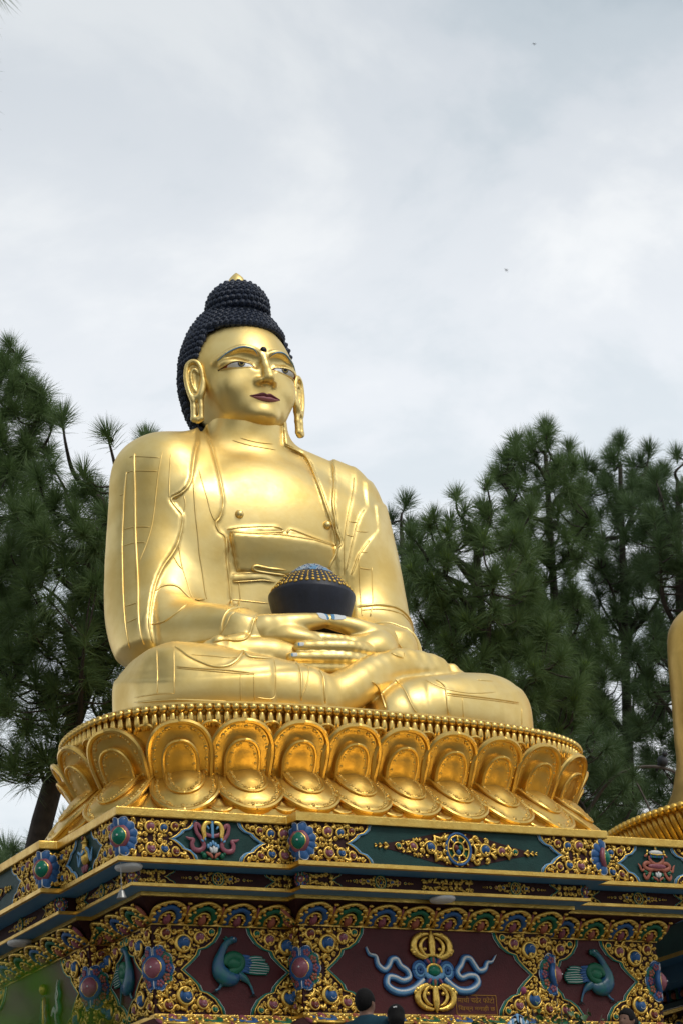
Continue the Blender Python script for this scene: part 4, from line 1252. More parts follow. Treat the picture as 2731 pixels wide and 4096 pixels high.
def rosette(x, y, z, ry, rz, gem, ring, petals, n, name='corner_rosette', sides=('front', 'left')):
    """rosette over an outer corner; ry: reach along the faces, rz: reach up and down"""
    root = link(name, None, plinth, loc=Vector((x, y, z)) - PO)
    for axis in sides:
        U, N = {'front': (Vector((1, 0, 0)), Vector((0, -1, 0))), 'left': (Vector((0, -1, 0)), Vector((-1, 0, 0))), 'right': (Vector((0, 1, 0)), Vector((1, 0, 0)))}[axis]
        sg = 1 if axis in ('front', 'right') else -1
        if axis == 'front' and 'right' in sides: sg = -1
        M0 = Matrix(((U.x, 0, N.x, 0), (U.y, 0, N.y, 0), (0, 1, 0, 0), (0, 0, 0, 1)))
        for k in range(n):
            a = -math.pi / 2 + math.pi * (k + 0.5) / n
            M = M0 @ Matrix.Diagonal((ry, rz, 0.16, 1)) @ Matrix.Rotation(-sg * (math.pi / 2 - 0) + sg * a + (0 if sg > 0 else 0), 4, 'Z')
            dirx = sg * math.cos(a); diry = math.sin(a)
            M = M0 @ Matrix.Diagonal((ry, rz, 0.18, 1)) @ Matrix.Rotation(math.atan2(diry, dirx) - math.pi / 2, 4, 'Z')
            o = link('rosette_petal', petals[k % len(petals)], root); o.matrix_local = M
    sx_ = 1 if 'left' in sides else -1
    def almond(r, h, mat, nm, out):
        V, F = [], []
        NA, NZ = 14, 12
        for i in range(NZ + 1):
            t = -1 + 2 * i / NZ
            w = r * max(0.0, 1 - abs(t) ** 1.9) ** 0.72
            for j in range(NA + 1):
                a = -math.pi * 0.75 + math.pi * 1.5 * j / NA           # from the left face round the arris to the front face
                ca, sa = math.cos(a), math.sin(a)
                # direction in plan: a=0 points straight out over the corner
                px, py = -math.sqrt(0.5) * sx_, -math.sqrt(0.5)
                qx, qy = math.sqrt(0.5) * sx_, -math.sqrt(0.5)
                d = w * (1.0 if abs(sa) > 0.3 else 1.0)
                V.append(((px * ca * out + qx * sa) * d, (py * ca * out + qy * sa) * d, t * h))
        for i in range(NZ):
            for j in range(NA): F.append((i * (NA + 1) + j, i * (NA + 1) + j + 1, (i + 1) * (NA + 1) + j + 1, (i + 1) * (NA + 1) + j))
        link(nm, mesh(nm, V, F, mat, smooth=True), root)
    almond(ry * 0.60, rz * 0.66, ring, 'rosette_ring', 0.40)
    almond(ry * 0.53, rz * 0.58, CARVE, 'rosette_ring', 0.56)
    almond(ry * 0.46, rz * 0.51, gem, 'rosette_stone', 0.92)
    link('stone_glint', mesh('stone_glint', *sphere(0.011, 8, 6), mat=WHITE, smooth=True), root, loc=(-sx_ * ry * 0.30, -ry * 0.30, 0))
ZF1, HF1 = 5.897, 0.448
ZW, HW = 4.352, 0.984
ZF2, HF2 = 5.676, 0.160
def x_(v): return XC + v
# faces of the upper frieze
hb, yb, hw, yw = FR1
F4 = Face(x_(-hb), yb, ZF1, 'front', 2 * hb, HF1)
F3 = Face(x_(-hw), yw, ZF1, 'front', hw - hb, HF1)
F5 = Face(x_(hb), yw, ZF1, 'front', hw - hb, HF1)
F2 = Face(x_(-hw), YC - hb, ZF1, 'left', YC - hb - yw, HF1)
F2b = Face(x_(-hb), yw, ZF1, 'left', yw - yb, HF1)
F1 = Face(x_(-hw - (yw - yb)), YC + hb, ZF1, 'left', 2 * hb, HF1)
F1b = Face(x_(-hw - (yw - yb)), YC - hb, ZF1, 'front', yw - yb, HF1)
cl = [(0, HF1 / 2, 0.19)]
carved_end(F4, BORD1, 0, True, G1, 0.050, 0.100, FRP, LBLUE, seed=3, clear=cl, prio=3)
carved_end(F4, BORD1, 0, False, G1, 0.050, 0.100, FRP, LBLUE, seed=4, clear=[(F4.L, HF1 / 2, 0.19)], prio=3)
carved_end(F3, BORD1, 0, True, G1, 0.050, 0.100, FRP, LBLUE, seed=5, clear=cl, prio=3)
carved_end(F3, BORD1, -0.27, False, G1, 0.050, 0.100, FRP, LBLUE, seed=6, prio=3)
carved_end(F5, BORD1, -0.27, True, G1, 0.050, 0.100, FRP, LBLUE, seed=7, prio=2)
carved_end(F5, BORD1, 0, False, G1, 0.050, 0.100, FRP, LBLUE, seed=8, prio=2)
carved_end(F2, BORD1, -0.18, False, G1, 0.050, 0.100, FRP, LBLUE, seed=9, clear=[(F2.L, HF1 / 2, 0.19)])
carved_end(F2, BORD1, -0.40, True, G1, 0.050, 0.100, FRP, LBLUE, seed=10)
carved_end(F1, BORD1, 0, False, G1, 0.050, 0.100, FRP, LBLUE, seed=11, clear=[(F1.L, HF1 / 2, 0.19)])
carve(F2b, [(0, 0), (F2b.L, 0), (F2b.L, HF1), (0, HF1)], [], 0.026, 0.05, FRP, HF1 / 2, [(F2b.L, HF1 / 2, 0.17)], 12)
carve(F1b, [(0, 0), (F1b.L, 0), (F1b.L, HF1), (0, HF1)], [], 0.026, 0.05, FRP, HF1 / 2, [(0, HF1 / 2, 0.17)], 13)
rosette(x_(-hb), yb, ZF1 + HF1 / 2, 0.20, 0.225, GREENG, PINK, [RP_BLUE], 6)
rosette(x_(-hw), yw, ZF1 + HF1 / 2, 0.20, 0.225, GREENG, PINK, [RP_BLUE], 6)
rosette(x_(-hw - (yw - yb)), YC - hb, ZF1 + HF1 / 2, 0.20, 0.225, GREENG, PINK, [RP_BLUE], 6)
rosette(x_(hb), yb, ZF1 + HF1 / 2, 0.20, 0.225, GREENG, PINK, [RP_BLUE], 6, sides=('front', 'right'))
# lozenge with the wheel
def lozenge(face, uc, half, hh, panel, gems, wheel_r, seed, rmin, rmax, prio, ring=BLUE):
    H = face.H; vc = H / 2
    up = [(uc - half, vc), (uc - half * 0.72, vc + hh * 0.30), (uc - half * 0.45, vc + hh * 0.62), (uc - half * 0.14, vc + hh), (uc + half * 0.14, vc + hh), (uc + half * 0.45, vc + hh * 0.62), (uc + half * 0.72, vc + hh * 0.30), (uc + half, vc)]
    poly = up + [(u, 2 * vc - v) for u, v in up[::-1][1:-1]]
    plate(face, poly, DMAROON, 0.005, 'carving_ground', panel)
    for s_ in (-1, 1):
        for f_, r_ in ((0.86, 0.20), (0.93, 0.15), (0.985, 0.11)):
            SCROLLS.append((r_ * hh * prio, face.M @ Matrix.Translation((uc + s_ * half * f_, vc, 0.004)) @ Matrix.Rotation(-s_ * math.pi / 2, 4, 'Z') @ Matrix.Scale(r_ * hh, 4), SCR[2], panel))
    gg, cc = [], [(uc, vc, wheel_r * 1.05)]
    for du, r, c in gems:
        for s_ in (-1, 1):
            M = face.M @ Matrix.Translation((uc + s_ * du, vc, 0.004)) @ Matrix.Diagonal((s_ * r, r, r, 1))
            for me in (GEMS[c], COLLAR):
                g = link(me.name.split('.')[0], me, panel); g.matrix_local = M
            cc.append((uc + s_ * du, vc, r * 1.1))
    carve(face, poly, [], rmin, rmax, panel, vc, cc, seed, prio, 0.004)
    n = 32
    C_ = [(uc + wheel_r * math.cos(2 * math.pi * k / n), vc + wheel_r * 1.12 * math.sin(2 * math.pi * k / n)) for k in range(n)]
    w = link('wheel', None, panel)
    w.matrix_local = face.M @ Matrix.Translation((uc, vc, 0))
    b = MB()
    def circ(r): return [(r * math.cos(2 * math.pi * k / n), r * 1.12 * math.sin(2 * math.pi * k / n), 0.030) for k in range(n)]
    b.add(*tube(circ(wheel_r), wheel_r * 0.10, 6, closed=True, up=(0, 0, 1)), 0)
    b.add(*tube(circ(wheel_r * 0.86), wheel_r * 0.07, 6, closed=True, up=(0, 0, 1)), 1)
    b.add(*tube(circ(wheel_r * 0.44), wheel_r * 0.07, 6, closed=True, up=(0, 0, 1)), 1)
    for k in range(8):
        a = 2 * math.pi * k / 8
        b.add(*tube([(wheel_r * q * math.cos(a), wheel_r * q * 1.12 * math.sin(a), 0.03) for q in (0.44, 0.62, 0.72, 0.86)], [wheel_r * 0.05, wheel_r * 0.10, wheel_r * 0.05, wheel_r * 0.09], 6), 1)
        a2 = a + math.pi / 8
        pz = [(wheel_r * 0.44 * math.cos(a + .1), wheel_r * 0.5 * math.sin(a + .1), 0.012), (wheel_r * 0.86 * math.cos(a + .1), wheel_r * 0.96 * math.sin(a + .1), 0.012), (wheel_r * 0.86 * math.cos(a + .7), wheel_r * 0.96 * math.sin(a + .7), 0.012), (wheel_r * 0.44 * math.cos(a + .7), wheel_r * 0.5 * math.sin(a + .7), 0.012)]
        b.add(pz, [(0, 1, 2, 3)], 2 + k % 3)
    for k, mi in ((0, 3), (1, 5), (2, 4)):
        a = 2 * math.pi * k / 3 + 0.5
        b.add([(wheel_r * 0.19 * math.cos(a) + x * wheel_r * 0.2, wheel_r * 0.2 * math.sin(a) + y * wheel_r * 0.22, 0.03 + z * 0.02) for x, y, z in sphere(1, 8, 6)[0]], sphere(1, 8, 6)[1], mi)
    o = link('wheel_rim', b.mesh('wheel_rim', [ring, CARVE, MAROON, GREEN, BLUE, RED], True), w)
lozenge(F4, F4.L / 2, 1.10, 0.205, FRP, [(0.37, 0.082, 'b'), (0.60, 0.062, 'm'), (0.79, 0.045, 'g')], 0.165, 21, 0.026, 0.056, 3)
lozenge(F1, F1.L / 2, 1.10, 0.205, FRP, [(0.37, 0.082, 'b'), (0.60, 0.062, 'm'), (0.79, 0.045, 'g')], 0.165, 22, 0.026, 0.056, 1)
# lower frieze
hb, yb, hw, yw = FR2
E4 = Face(x_(-hb), yb, ZF2, 'front', 2 * hb, HF2)
E3 = Face(x_(-hw), yw, ZF2, 'front', hw - hb, HF2)
E5 = Face(x_(hb), yw, ZF2, 'front', hw - hb, HF2)
E2 = Face(x_(-hw), YC - hb, ZF2, 'left', YC - hb - yw, HF2)
E1 = Face(x_(-hw - (yw - yb)), YC + hb, ZF2, 'left', 2 * hb, HF2)
BORD2 = [(u * 1.12 + 0.9, v) for u, v in BORD1]
for f, ends, seed in ((E4, ('l', 'r'), 31), (E3, ('l', 'ri'), 32), (E5, ('li', 'r'), 33), (E2, ('li', 'r'), 34), (E1, ('r',), 35)):
    for e in ends:
        carved_end(f, BORD2, -0.16 if 'i' in e else 0, e[0] == 'l', [], 0.13, 0.23, FRP2, TEALB, seed=seed, prio=0.6 if f.front else 0.3, br=0.008, tries=500)
def bay_loz(f, uc, seed):
    lozenge(f, uc, 0.44, 0.075, FRP2, [(0.16, 0.032, 'b'), (0.255, 0.024, 'm'), (0.335, 0.018, 'g')], 0.068, seed, 0.013, 0.026, 0.4, TEALB)
q4 = E4.L / 4
bay_loz(E4, q4 * 1.05, 41); bay_loz(E4, q4 * 2.95, 42)
# a carved knot in the middle of the bay
carve(E4, [(E4.L / 2 - 0.36, 0), (E4.L / 2 + 0.36, 0), (E4.L / 2 + 0.36, HF2), (E4.L / 2 - 0.36, HF2)], [], 0.018, 0.034, FRP2, HF2 / 2, [], 43, 0.5)
bay_loz(E3, E3.L * 0.52, 44); bay_loz(E5, E5.L * 0.46, 45); bay_loz(E2, E2.L * 0.5, 46); bay_loz(E1, E1.L * 0.7, 47)
for (x, y, sd) in ((-hb, yb, ('front', 'left')), (-hw, yw, ('front', 'left')), (-hw - (yw - yb), YC - hb, ('front', 'left')), (hb, yb, ('front', 'right'))):
    rosette(x_(x), y, ZF2 + HF2 / 2, 0.082, 0.090, PINKG, CARVE, [RP_B2, RP_G2], 4, 'small_rosette', sd)
# main wall
hb, yb, hw, yw = WALL
W4 = Face(x_(-hb), yb, ZW, 'front', 2 * hb, HW)
W3 = Face(x_(-hw), yw, ZW, 'front', hw - hb, HW)
W5 = Face(x_(hb), yw, ZW, 'front', hw - hb, HW)
W2 = Face(x_(-hw), YC - hb, ZW, 'left', YC - hb - yw, HW)
W2b = Face(x_(-hb), yw, ZW, 'left', yw - yb, HW)
W1 = Face(x_(-hw - (yw - yb)), YC + hb, ZW, 'left', 2 * hb, HW)
W1b = Face(x_(-hw - (yw - yb)), YC - hb, ZW, 'front', yw - yb, HW)
cw = [(0, HW / 2, 0.24)]
carved_end(W4, BORDW, 0, True, GW, 0.021, 0.050, WLP, TEALB, seed=51, clear=cw, prio=3, tries=1500)
carved_end(W4, BORDW, 0, False, GW, 0.021, 0.050, WLP, TEALB, seed=52, clear=[(W4.L, HW / 2, 0.24)], prio=3, tries=1500)
carved_end(W3, BORDW, 0.02, True, GW, 0.021, 0.050, WLP, TEALB, seed=53, clear=cw, prio=3, tries=1500)
carved_end(W3, BORDW, -0.28, False, GW, 0.021, 0.050, WLP, TEALB, seed=54, prio=3, tries=1500)
carved_end(W5, BORDW, -0.28, True, GW, 0.021, 0.050, WLP, TEALB, seed=55, prio=2, tries=1500)
carved_end(W5, BORDW, 0.02, False, GW, 0.021, 0.050, WLP, TEALB, seed=56, clear=[(W5.L, HW / 2, 0.24)], prio=3, tries=1500)
carved_end(W2, BORDW, -0.06, False, GW, 0.023, 0.050, WLP, TEALB, seed=57, clear=[(W2.L, HW / 2, 0.24)], tries=1100)
carved_end(W2, BORDW, -0.28, True, GW, 0.023, 0.050, WLP, TEALB, seed=58, tries=1100)
carved_end(W1, BORDW, 0, False, GW, 0.023, 0.050, WLP, TEALB, seed=59, clear=[(W1.L, HW / 2, 0.24)], tries=1100)
carved_end(W1, BORDW, 0, True, GW, 0.023, 0.050, WLP, TEALB, seed=60, tries=700)
carve(W2b, [(0, 0), (W2b.L, 0), (W2b.L, HW), (0, HW)], [(0.09, 0.88, 0.06, 'm'), (0.08, 0.74, 0.07, 'b')], 0.026, 0.05, WLP, HW / 2, [(W2b.L, HW / 2, 0.22)], 61)
carve(W1b, [(0, 0), (W1b.L, 0), (W1b.L, HW), (0, HW)], [(0.14, 0.88, 0.06, 'r'), (0.15, 0.74, 0.07, 'b')], 0.026, 0.05, WLP, HW / 2, [(0, HW / 2, 0.22)], 62)
for (x, y, sd) in ((-hb, yb, ('front', 'left')), (-hw, yw, ('front', 'left')), (-hw - (yw - yb), YC - hb, ('front', 'left')), (hb, yb, ('front', 'right')), (hw, yw, ('front', 'right'))):
    rosette(x_(x), y, ZW + HW * 0.51, 0.235, 0.265, PINKG, BLUE, [RP_B2, RP_G2, RP_B2, RP_G2, RP_B2], 5, 'corner_rosette', sd)
# ---- cornice petals on the cove
def cornice_petal(arch, bulb):
    b = MB()
    def line(P, r, mi, fl=0.6, n=4, taper=None):
        Q = cr_spline([(x, y, z) for x, y, z in P], n)
        R_ = [r * (taper(i / (len(Q) - 1)) if taper else 1) for i in range(len(Q))]
        b.add(*tube(Q, R_, 7, flat=fl, up=(0, 0, 1)), mi)
    tp = lambda x, y: (x * (0.90 + 0.16 * y), y)
    def pt(x, y, z): a, c = tp(x, y); return (a, c, z)
    line([pt(-.43, .0, .04), pt(-.455, .35, .06), pt(-.40, .68, .08), pt(-.22, .88, .10), pt(0, .985, .12), pt(.22, .88, .10), pt(.40, .68, .08), pt(.455, .35, .06), pt(.43, 0, .04)], .062, 0, 0.9)
    line([pt(-.31, .0, .04), pt(-.33, .30, .07), pt(-.22, .57, .09), pt(0, .72, .10), pt(.22, .57, .09), pt(.33, .30, .07), pt(.31, 0, .04)], .098, 1, 0.7)
    line([pt(-.19, .0, .06), pt(-.22, .22, .08), pt(-.13, .42, .10), pt(0, .50, .10), pt(.13, .42, .10), pt(.22, .22, .08), pt(.19, 0, .06)], .045, 0, 0.8)
    SV, SF = sphere(1, 8, 6)
    b.add([(x * 0.115, 0.17 + y * 0.26, 0.08 + z * 0.10) for x, y, z in SV], SF, 2)
    for s_ in (-1, 1):
        for (x, y, r) in ((.40, .16, .07), (.43, .42, .075), (.35, .70, .08), (.20, .84, .085), (.08, .93, .06), (.30, .55, .055)):
            a, c = tp(x * s_, y)
            b.add([(a + u * r, c + v * r * 1.1, 0.11 + w * 0.06) for u, v, w in SV], SF, 0)
        for (x, y, r) in ((.17, .10, .035), (.19, .27, .04), (.10, .38, .045)):
            a, c = tp(x * s_, y)
            b.add([(a + u * r, c + v * r, 0.12 + w * 0.05) for u, v, w in SV], SF, 0)
    a, c = tp(0.5, 0.55)
    b.add([(a + u * 0.045, c + v * 0.30, 0.05 + w * 0.06) for u, v, w in SV], SF, 2)
    b.add([(a + u * 0.075, 0.90 + v * 0.06, 0.09 + w * 0.05) for u, v, w in SV], SF, 0)
    return b.mesh('cornice_petal', [CARVE, arch, bulb], True)
CP = [cornice_petal(BLUE, PINK), cornice_petal(GREEN, ORANGE)]
def cove_row(x0, y0, z0, axis, L, n, start, v=(-0.244, 0.201), h=None, flip=False):
    d = math.hypot(*v)
    if axis == 'front': U, V_ = Vector((1, 0, 0)), Vector((0, v[0] / d, v[1] / d))
    else: U, V_ = Vector((0, -1, 0)), Vector((v[0] / d, 0, v[1] / d))
    if flip: U = -U
    N = U.cross(V_)
    B = Matrix(((U.x, V_.x, N.x, 0), (U.y, V_.y, N.y, 0), (U.z, V_.z, N.z, 0), (0, 0, 0, 1)))
    w = L / n
    for i in range(n):
        p = Vector((x0, y0, z0)) + (U * ((i + 0.5) * w) if not flip else -U * ((i + 0.5) * w)) + N * 0.004
        o = link('cornice_petal', CP[(i + start) % 2], plinth)
        o.matrix_local = Matrix.Translation(p - PO) @ B @ Matrix.Diagonal((w * 1.0, (h or d), 0.40, 1))
hb, yb, hw, yw = LED5
dx = yw - yb
cove_row(x_(-hb - 0.06), yb, 5.386, 'front', 2 * hb + 0.12, 8, 0)
cove_row(x_(-hw - 0.06), yw, 5.386, 'front', hw - hb + 0.03, 4, 0)
cove_row(x_(hb + 0.03), yw, 5.386, 'front', hw - hb + 0.03, 4, 0)
cove_row(x_(-hw), YC - hb, 5.386, 'left', YC - hb - yw + 0.06, 3, 1)
cove_row(x_(-hw - dx), YC + hb, 5.386, 'left', 2 * hb + 0.06, 7, 0)
cove_row(x_(-hb), yw, 5.386, 'left', dx, 1, 1)
cove_row(x_(-hw - dx), YC - hb, 5.386, 'front', dx, 1, 1)
for (xx, yy, L, n) in ((x_(-hb - 0.05), yb, 2 * hb + 0.1, 8), (x_(-hw - 0.05), yw, hw - hb, 4), (x_(hb + 0.05), yw, hw - hb, 4)):
    cove_row(xx, yy - 0.02, 4.285, 'front', L, n, 0, v=(-0.34, -0.155), flip=True)

# ---- reliefs in the panels
def relief(name, face, panel, mats):
    o = link(name, None, panel); o.matrix_local = face.M
    class R:
        pass
    r = R(); r.root = o
    def tb(nm, P, W, mat, n=0.02, fl=0.5, sub=4, seg=8, z=None):
        Q = cr_spline([(p[0], p[1], (n if len(p) < 3 else p[2])) for p in P], sub)
        if isinstance(W, (int, float)): Wd = [W] * len(Q)
        else: Wd = list(np.interp(np.linspace(0, 1, len(Q)), np.linspace(0, 1, len(W)), W))
        b = MB(); b.add(*tube(Q, Wd, seg, flat=fl, up=(0, 0, 1)))
        return link(nm, b.mesh(nm, mat, True), o)
    def bl(nm, c, r_, mat, rot=0.0, n=0.01):
        b = MB(); SV, SF = sphere(1, 14, 8, *r_)
        b.add(SV, SF, 0, Matrix.Translation((c[0], c[1], n)) @ Matrix.Rotation(rot, 4, 'Z'))
        return link(nm, b.mesh(nm, mat, True), o)
    def pts(nm, items, mat):
        b = MB(); SV, SF = sphere(1, 8, 6)
        for (x, y, rx, ry, rot, n) in items:
            b.add([(u * rx, v * ry, w * min(rx, ry) * 0.7) for u, v, w in SV], SF, 0, Matrix.Translation((x, y, n)) @ Matrix.Rotation(rot, 4, 'Z'))
        return link(nm, b.mesh(nm, mat, True), o)
    r.tb, r.bl, r.pts = tb, bl, pts
    return r
# crossed thunderbolt with ribbons on the bay wall
v = relief('vajra', W4, WLP, None)
vx, vz = 1.725, 0.50
SGOLD = CARVE
for s_ in (-1, 1):
    def q(x, y): return (vx + x, vz + s_ * y)
    v.tb('vajra_prong', [q(0, .17), q(0, .26), q(0, .34), q(0, .42), q(0, .485)], [.035, .045, .05, .035, .006], SGOLD, 0.03, 0.7)
    for t in (-1, 1):
        v.tb('vajra_prong', [q(t * .08, .155), q(t * .20, .20), q(t * .245, .30), q(t * .20, .39), q(t * .10, .435), q(t * .03, .44)], [.03, .045, .045, .04, .03, .014], SGOLD, 0.025, 0.7)
        v.tb('vajra_prong', [q(t * .06, .16), q(t * .13, .22), q(t * .155, .30), q(t * .11, .37), q(t * .05, .40)], [.02, .026, .026, .022, .01], SGOLD, 0.03, 0.7)
        v.pts('vajra_curl', [(vx + t * .235, vz + s_ * .215, .045, .04, 0, .03), (vx + t * .27, vz + s_ * .245, .03, .035, 0, .03), (vx + t * .10, vz + s_ * .26, .026, .026, 0, .03), (vx + t * .215, vz + s_ * .375, .03, .045, 0.6 * t * s_, .03), (vx + t * .14, vz + s_ * .43, .03, .035, 0.9 * t * s_, .03)], SGOLD)
    v.tb('vajra_band', [q(-.175, .165), q(-.09, .185), q(0, .19), q(.09, .185), q(.175, .165)], .022, SGOLD, 0.03)
    for k, (ang, m1, m2) in enumerate(((-.62, DBLUE, PINK), (0, TEALB, ORANGE), (.62, DBLUE, PINK))):
        x, y = math.sin(ang) * .125, .05 + math.cos(ang) * .075
        v.bl('vajra_petal', q(x, y), (.048, .065, .03), m1, -ang * s_, .02)
        v.bl('vajra_petal_heart', q(x * 1.0, y), (.022, .045, .03), m2, -ang * s_, .032)
v.tb('hub_ring', [(vx - .10, vz - .02), (vx - .08, vz + .05), (vx, vz + .08), (vx + .08, vz + .05), (vx + .10, vz - .02)], .016, SGOLD, .045)
v.tb('hub_cloud', [(vx - .115, vz + .03), (vx - .10, vz - .045), (vx - .05, vz - .07), (vx, vz - .085), (vx + .05, vz - .07), (vx + .10, vz - .045), (vx + .115, vz + .03)], .034, LBLUE, .035)
v.bl('hub_stone', (vx, vz + .005), (.085, .07, .05), GREENG, 0, .03)
for s_ in (-1, 1):
    for k, (rr, m) in enumerate(((.10, BLUE), (.066, LBLUE), (.033, BLUE))):
        P = [(vx + s_ * (.185 + rr * 0.85 * math.cos(a)), vz + .01 + rr * math.sin(a)) for a in [2 * math.pi * i / 12 for i in range(13)]]
        v.tb('bow_loop', P, .022, m, .02 + .008 * k, 0.6, 2, 6)
RL = [(0.84, 0.76), (0.88, 0.68), (0.965, 0.655), (0.99, 0.56), (1.065, 0.505), (1.13, 0.55), (1.17, 0.62), (1.24, 0.63), (1.29, 0.555), (1.375, 0.50), (1.395, 0.42), (1.30, 0.385), (1.20, 0.42), (1.115, 0.42), (1.095, 0.33), (1.19, 0.265), (1.32, 0.255), (1.45, 0.30), (1.58, 0.40)]
RR = [(2.60, 0.71), (2.545, 0.635), (2.475, 0.62), (2.435, 0.545), (2.35, 0.525), (2.29, 0.60), (2.24, 0.665), (2.16, 0.665), (2.11, 0.58), (2.05, 0.50), (2.10, 0.435), (2.20, 0.465), (2.30, 0.455), (2.325, 0.375), (2.22, 0.295), (2.08, 0.285), (1.97, 0.335), (1.87, 0.42)]
for R_ in (RL, RR):
    W_ = [.008, .022, .034, .042, .046, .046, .046, .046, .046, .046, .046, .046, .046, .050, .054, .054, .052, .046]
    v.tb('ribbon_edge', R_, W_, BLUE, .016, .55)
    v.tb('ribbon', R_, [w * .74 for w in W_], LBLUE, .026, .55)
    v.tb('ribbon_line', [(x + 0.004, y + 0.006) for x, y in R_], [w * .34 for w in W_], WHITE, .039, .5)
# painted notice
def glyphs(txt, h):
    c = bpy.data.curves.new('t', 'FONT'); c.body = txt; c.size = 1.0
    o = bpy.data.objects.new('t', c); COL.objects.link(o)
    bpy.context.view_layer.update()
    me = bpy.data.meshes.new_from_object(o.evaluated_get(bpy.context.evaluated_depsgraph_get()))
    bpy.data.objects.remove(o)
    return me
OCHRE = paint('ochre_lettering', (0.42, 0.20, 0.018), 0.5)
sg = link('painted_notice', None, WLP); sg.matrix_local = W4.M @ Matrix.Translation((2.005, 0.008, 0.006))
bx_ = MB()
for (a, b_, c_, d_) in ((0, .565, .226, .234), (0, .565, 0, .008), (0, .008, .008, .226), (.557, .565, .008, .226)):
    bx_.add(*box(a, b_, c_, d_, 0, 0.002))
link('notice_frame', bx_.mesh('notice_frame', OCHRE), sg)
for txt, yy in (('माथी चढेर फोटो', 0.138), ('\u093fखच्न मनाही छ', 0.034)):
    me = glyphs(txt, 1)
    P = np.array([v_.co[:] for v_ in me.vertices]) if len(me.vertices) else np.zeros((0, 3))
    if len(P):
        lo, hi = P.min(0), P.max(0)
        sx_ = 0.505 / (hi[0] - lo[0]); sy_ = 0.076 / (hi[1] - lo[1])
        for v_ in me.vertices: v_.co = ((v_.co.x - lo[0]) * sx_ + 0.03, (v_.co.y - lo[1]) * sy_ + yy, 0.001)
        me.materials.clear(); me.materials.append(OCHRE); me.name = 'lettering'
        link('lettering', me, sg)
# peacocks
PEA = material('peacock_green', (0.010, 0.13, 0.10), 0.35, 0, 0.1, 5, col2=(0.012, 0.06, 0.16))
def peacock(face, panel, P, name='peacock_relief'):
    """P maps (x, y) of the left panel bird to panel coordinates"""
    r = relief(name, face, panel, None)
    m = lambda L: [P(*p) for p in L]
    r.tb('peacock_body', m([(1.02, .855), (.955, .845), (.885, .80), (.825, .70), (.785, .58), (.80, .48), (.87, .42), (.96, .42), (1.03, .46)]), [.030, .042, .040, .048, .075, .10, .105, .085, .03], PEA, .03, .62, 5, 10)
    r.bl('peacock_head', P(.965, .852), (.045, .040, .035), PEA, 0, .035)
    r.tb('beak', m([(1.00, .852), (1.045, .852)]), [.016, .003], BLACK, .03)
    r.pts('crest', [(*P(.905, .875), .012, .03, .9, .02), (*P(.89, .855), .012, .035, 1.2, .02)], TEALB)
    r.pts('eye', [(*P(.972, .862), .009, .009, 0, .072)], WHITE)
    r.tb('wing_coverts', m([(.85, .56), (.90, .64), (.98, .665), (1.06, .63), (1.05, .55), (.97, .50), (.90, .49)]), [.03, .055, .06, .05, .045, .05, .03], GREEN, .05, .5)
    r.bl('wing_coverts', P(.97, .58), (.10, .075, .05), GREEN, 0, .04)
    for k in range(7):
        y0, y1 = .665 - .026 * k, .672 - .030 * k
        tx, ty = 1.34 + .085 * math.sin(k / 6 * math.pi * 0.8), .655 - .026 * k + .02 * (k < 2)
        r.tb('tail_feather', m([(1.12, y0 - .02), (1.25, y1 - .012), (tx, ty - .02)]), [.016, .022, .018], TEALB, .026, .45)
        r.tb('feather_shaft', m([(1.16, y0 - .02), (1.25, y1 - .012), (tx - .01, ty - .02)]), [.003, .004, .003], WHITE, .039, .5)
    for k in range(6):
        y0, y1 = .655 - .030 * k, .662 - .032 * k
        r.tb('wing_feather', m([(.97, y0 - .02), (1.09, y0 + .004), (1.20 - .012 * abs(k - 2), y1 - .004 * k)]), [.026, .027, .010], BLUE, .048 - .003 * k, .45)
    for L in ([(.86, .42), (.82, .36), (.775, .30), (.73, .275)], [(1.02, .46), (1.10, .42), (1.16, .36), (1.195, .28), (1.205, .245)]):
        r.tb('leg', m(L), [.06, .045, .018, .014, .014], PEA, .025, .6)
        x, y = L[-1]
        for a in (-.05, .0, .045):
            r.tb('claw', m([(x, y), (x + a, y - .035)]), [.010, .005], BLACK, .02)
peacock(W3, WLP, lambda x, y: (x + 0.005, y - 0.01))
peacock(W5, WLP, lambda x, y: (1.735 - x - 0.02, y - 0.015))
k2 = W2.L / 1.72
peacock(W2, WLP, lambda x, y: ((1.735 - x) * k2 - 0.04, y - 0.01))
# left bay: a green cloud scroll beside a standing gold figure
r = relief('cloud_relief', W1, WLP, None)
cu_ = W1.L - 1.02
for k, (ox, oy, sc) in enumerate(((0.0, 0.12, 1.0), (0.06, 0.36, 0.7), (-0.34, 0.08, 0.8))):
    P = [(cu_ + ox + sc * x, oy + sc * y) for x, y in ((-.16, 0), (-.05, .10), (.02, .02), (.10, .08), (.06, .22), (.13, .32), (.08, .44), (.14, .56))]
    r.tb('cloud', P, [.05, .06, .05, .055, .045, .04, .03, .008], TEALB, .02)
    r.tb('cloud_line', P, [.02, .03, .025, .025, .02, .015, .01, .004], WHITE, .046)
for k in range(3):
    r.tb('figure_robe', [(cu_ - .42 + .09 * k, .02), (cu_ - .40 + .07 * k, .3), (cu_ - .36 + .03 * k, .62)], [.06, .05, .03], [GREEN, CARVE, ORANGE][k], .03)
r.bl('figure_head', (cu_ - .33, .72), (.06, .07, .05), CARVE, 0, .03)
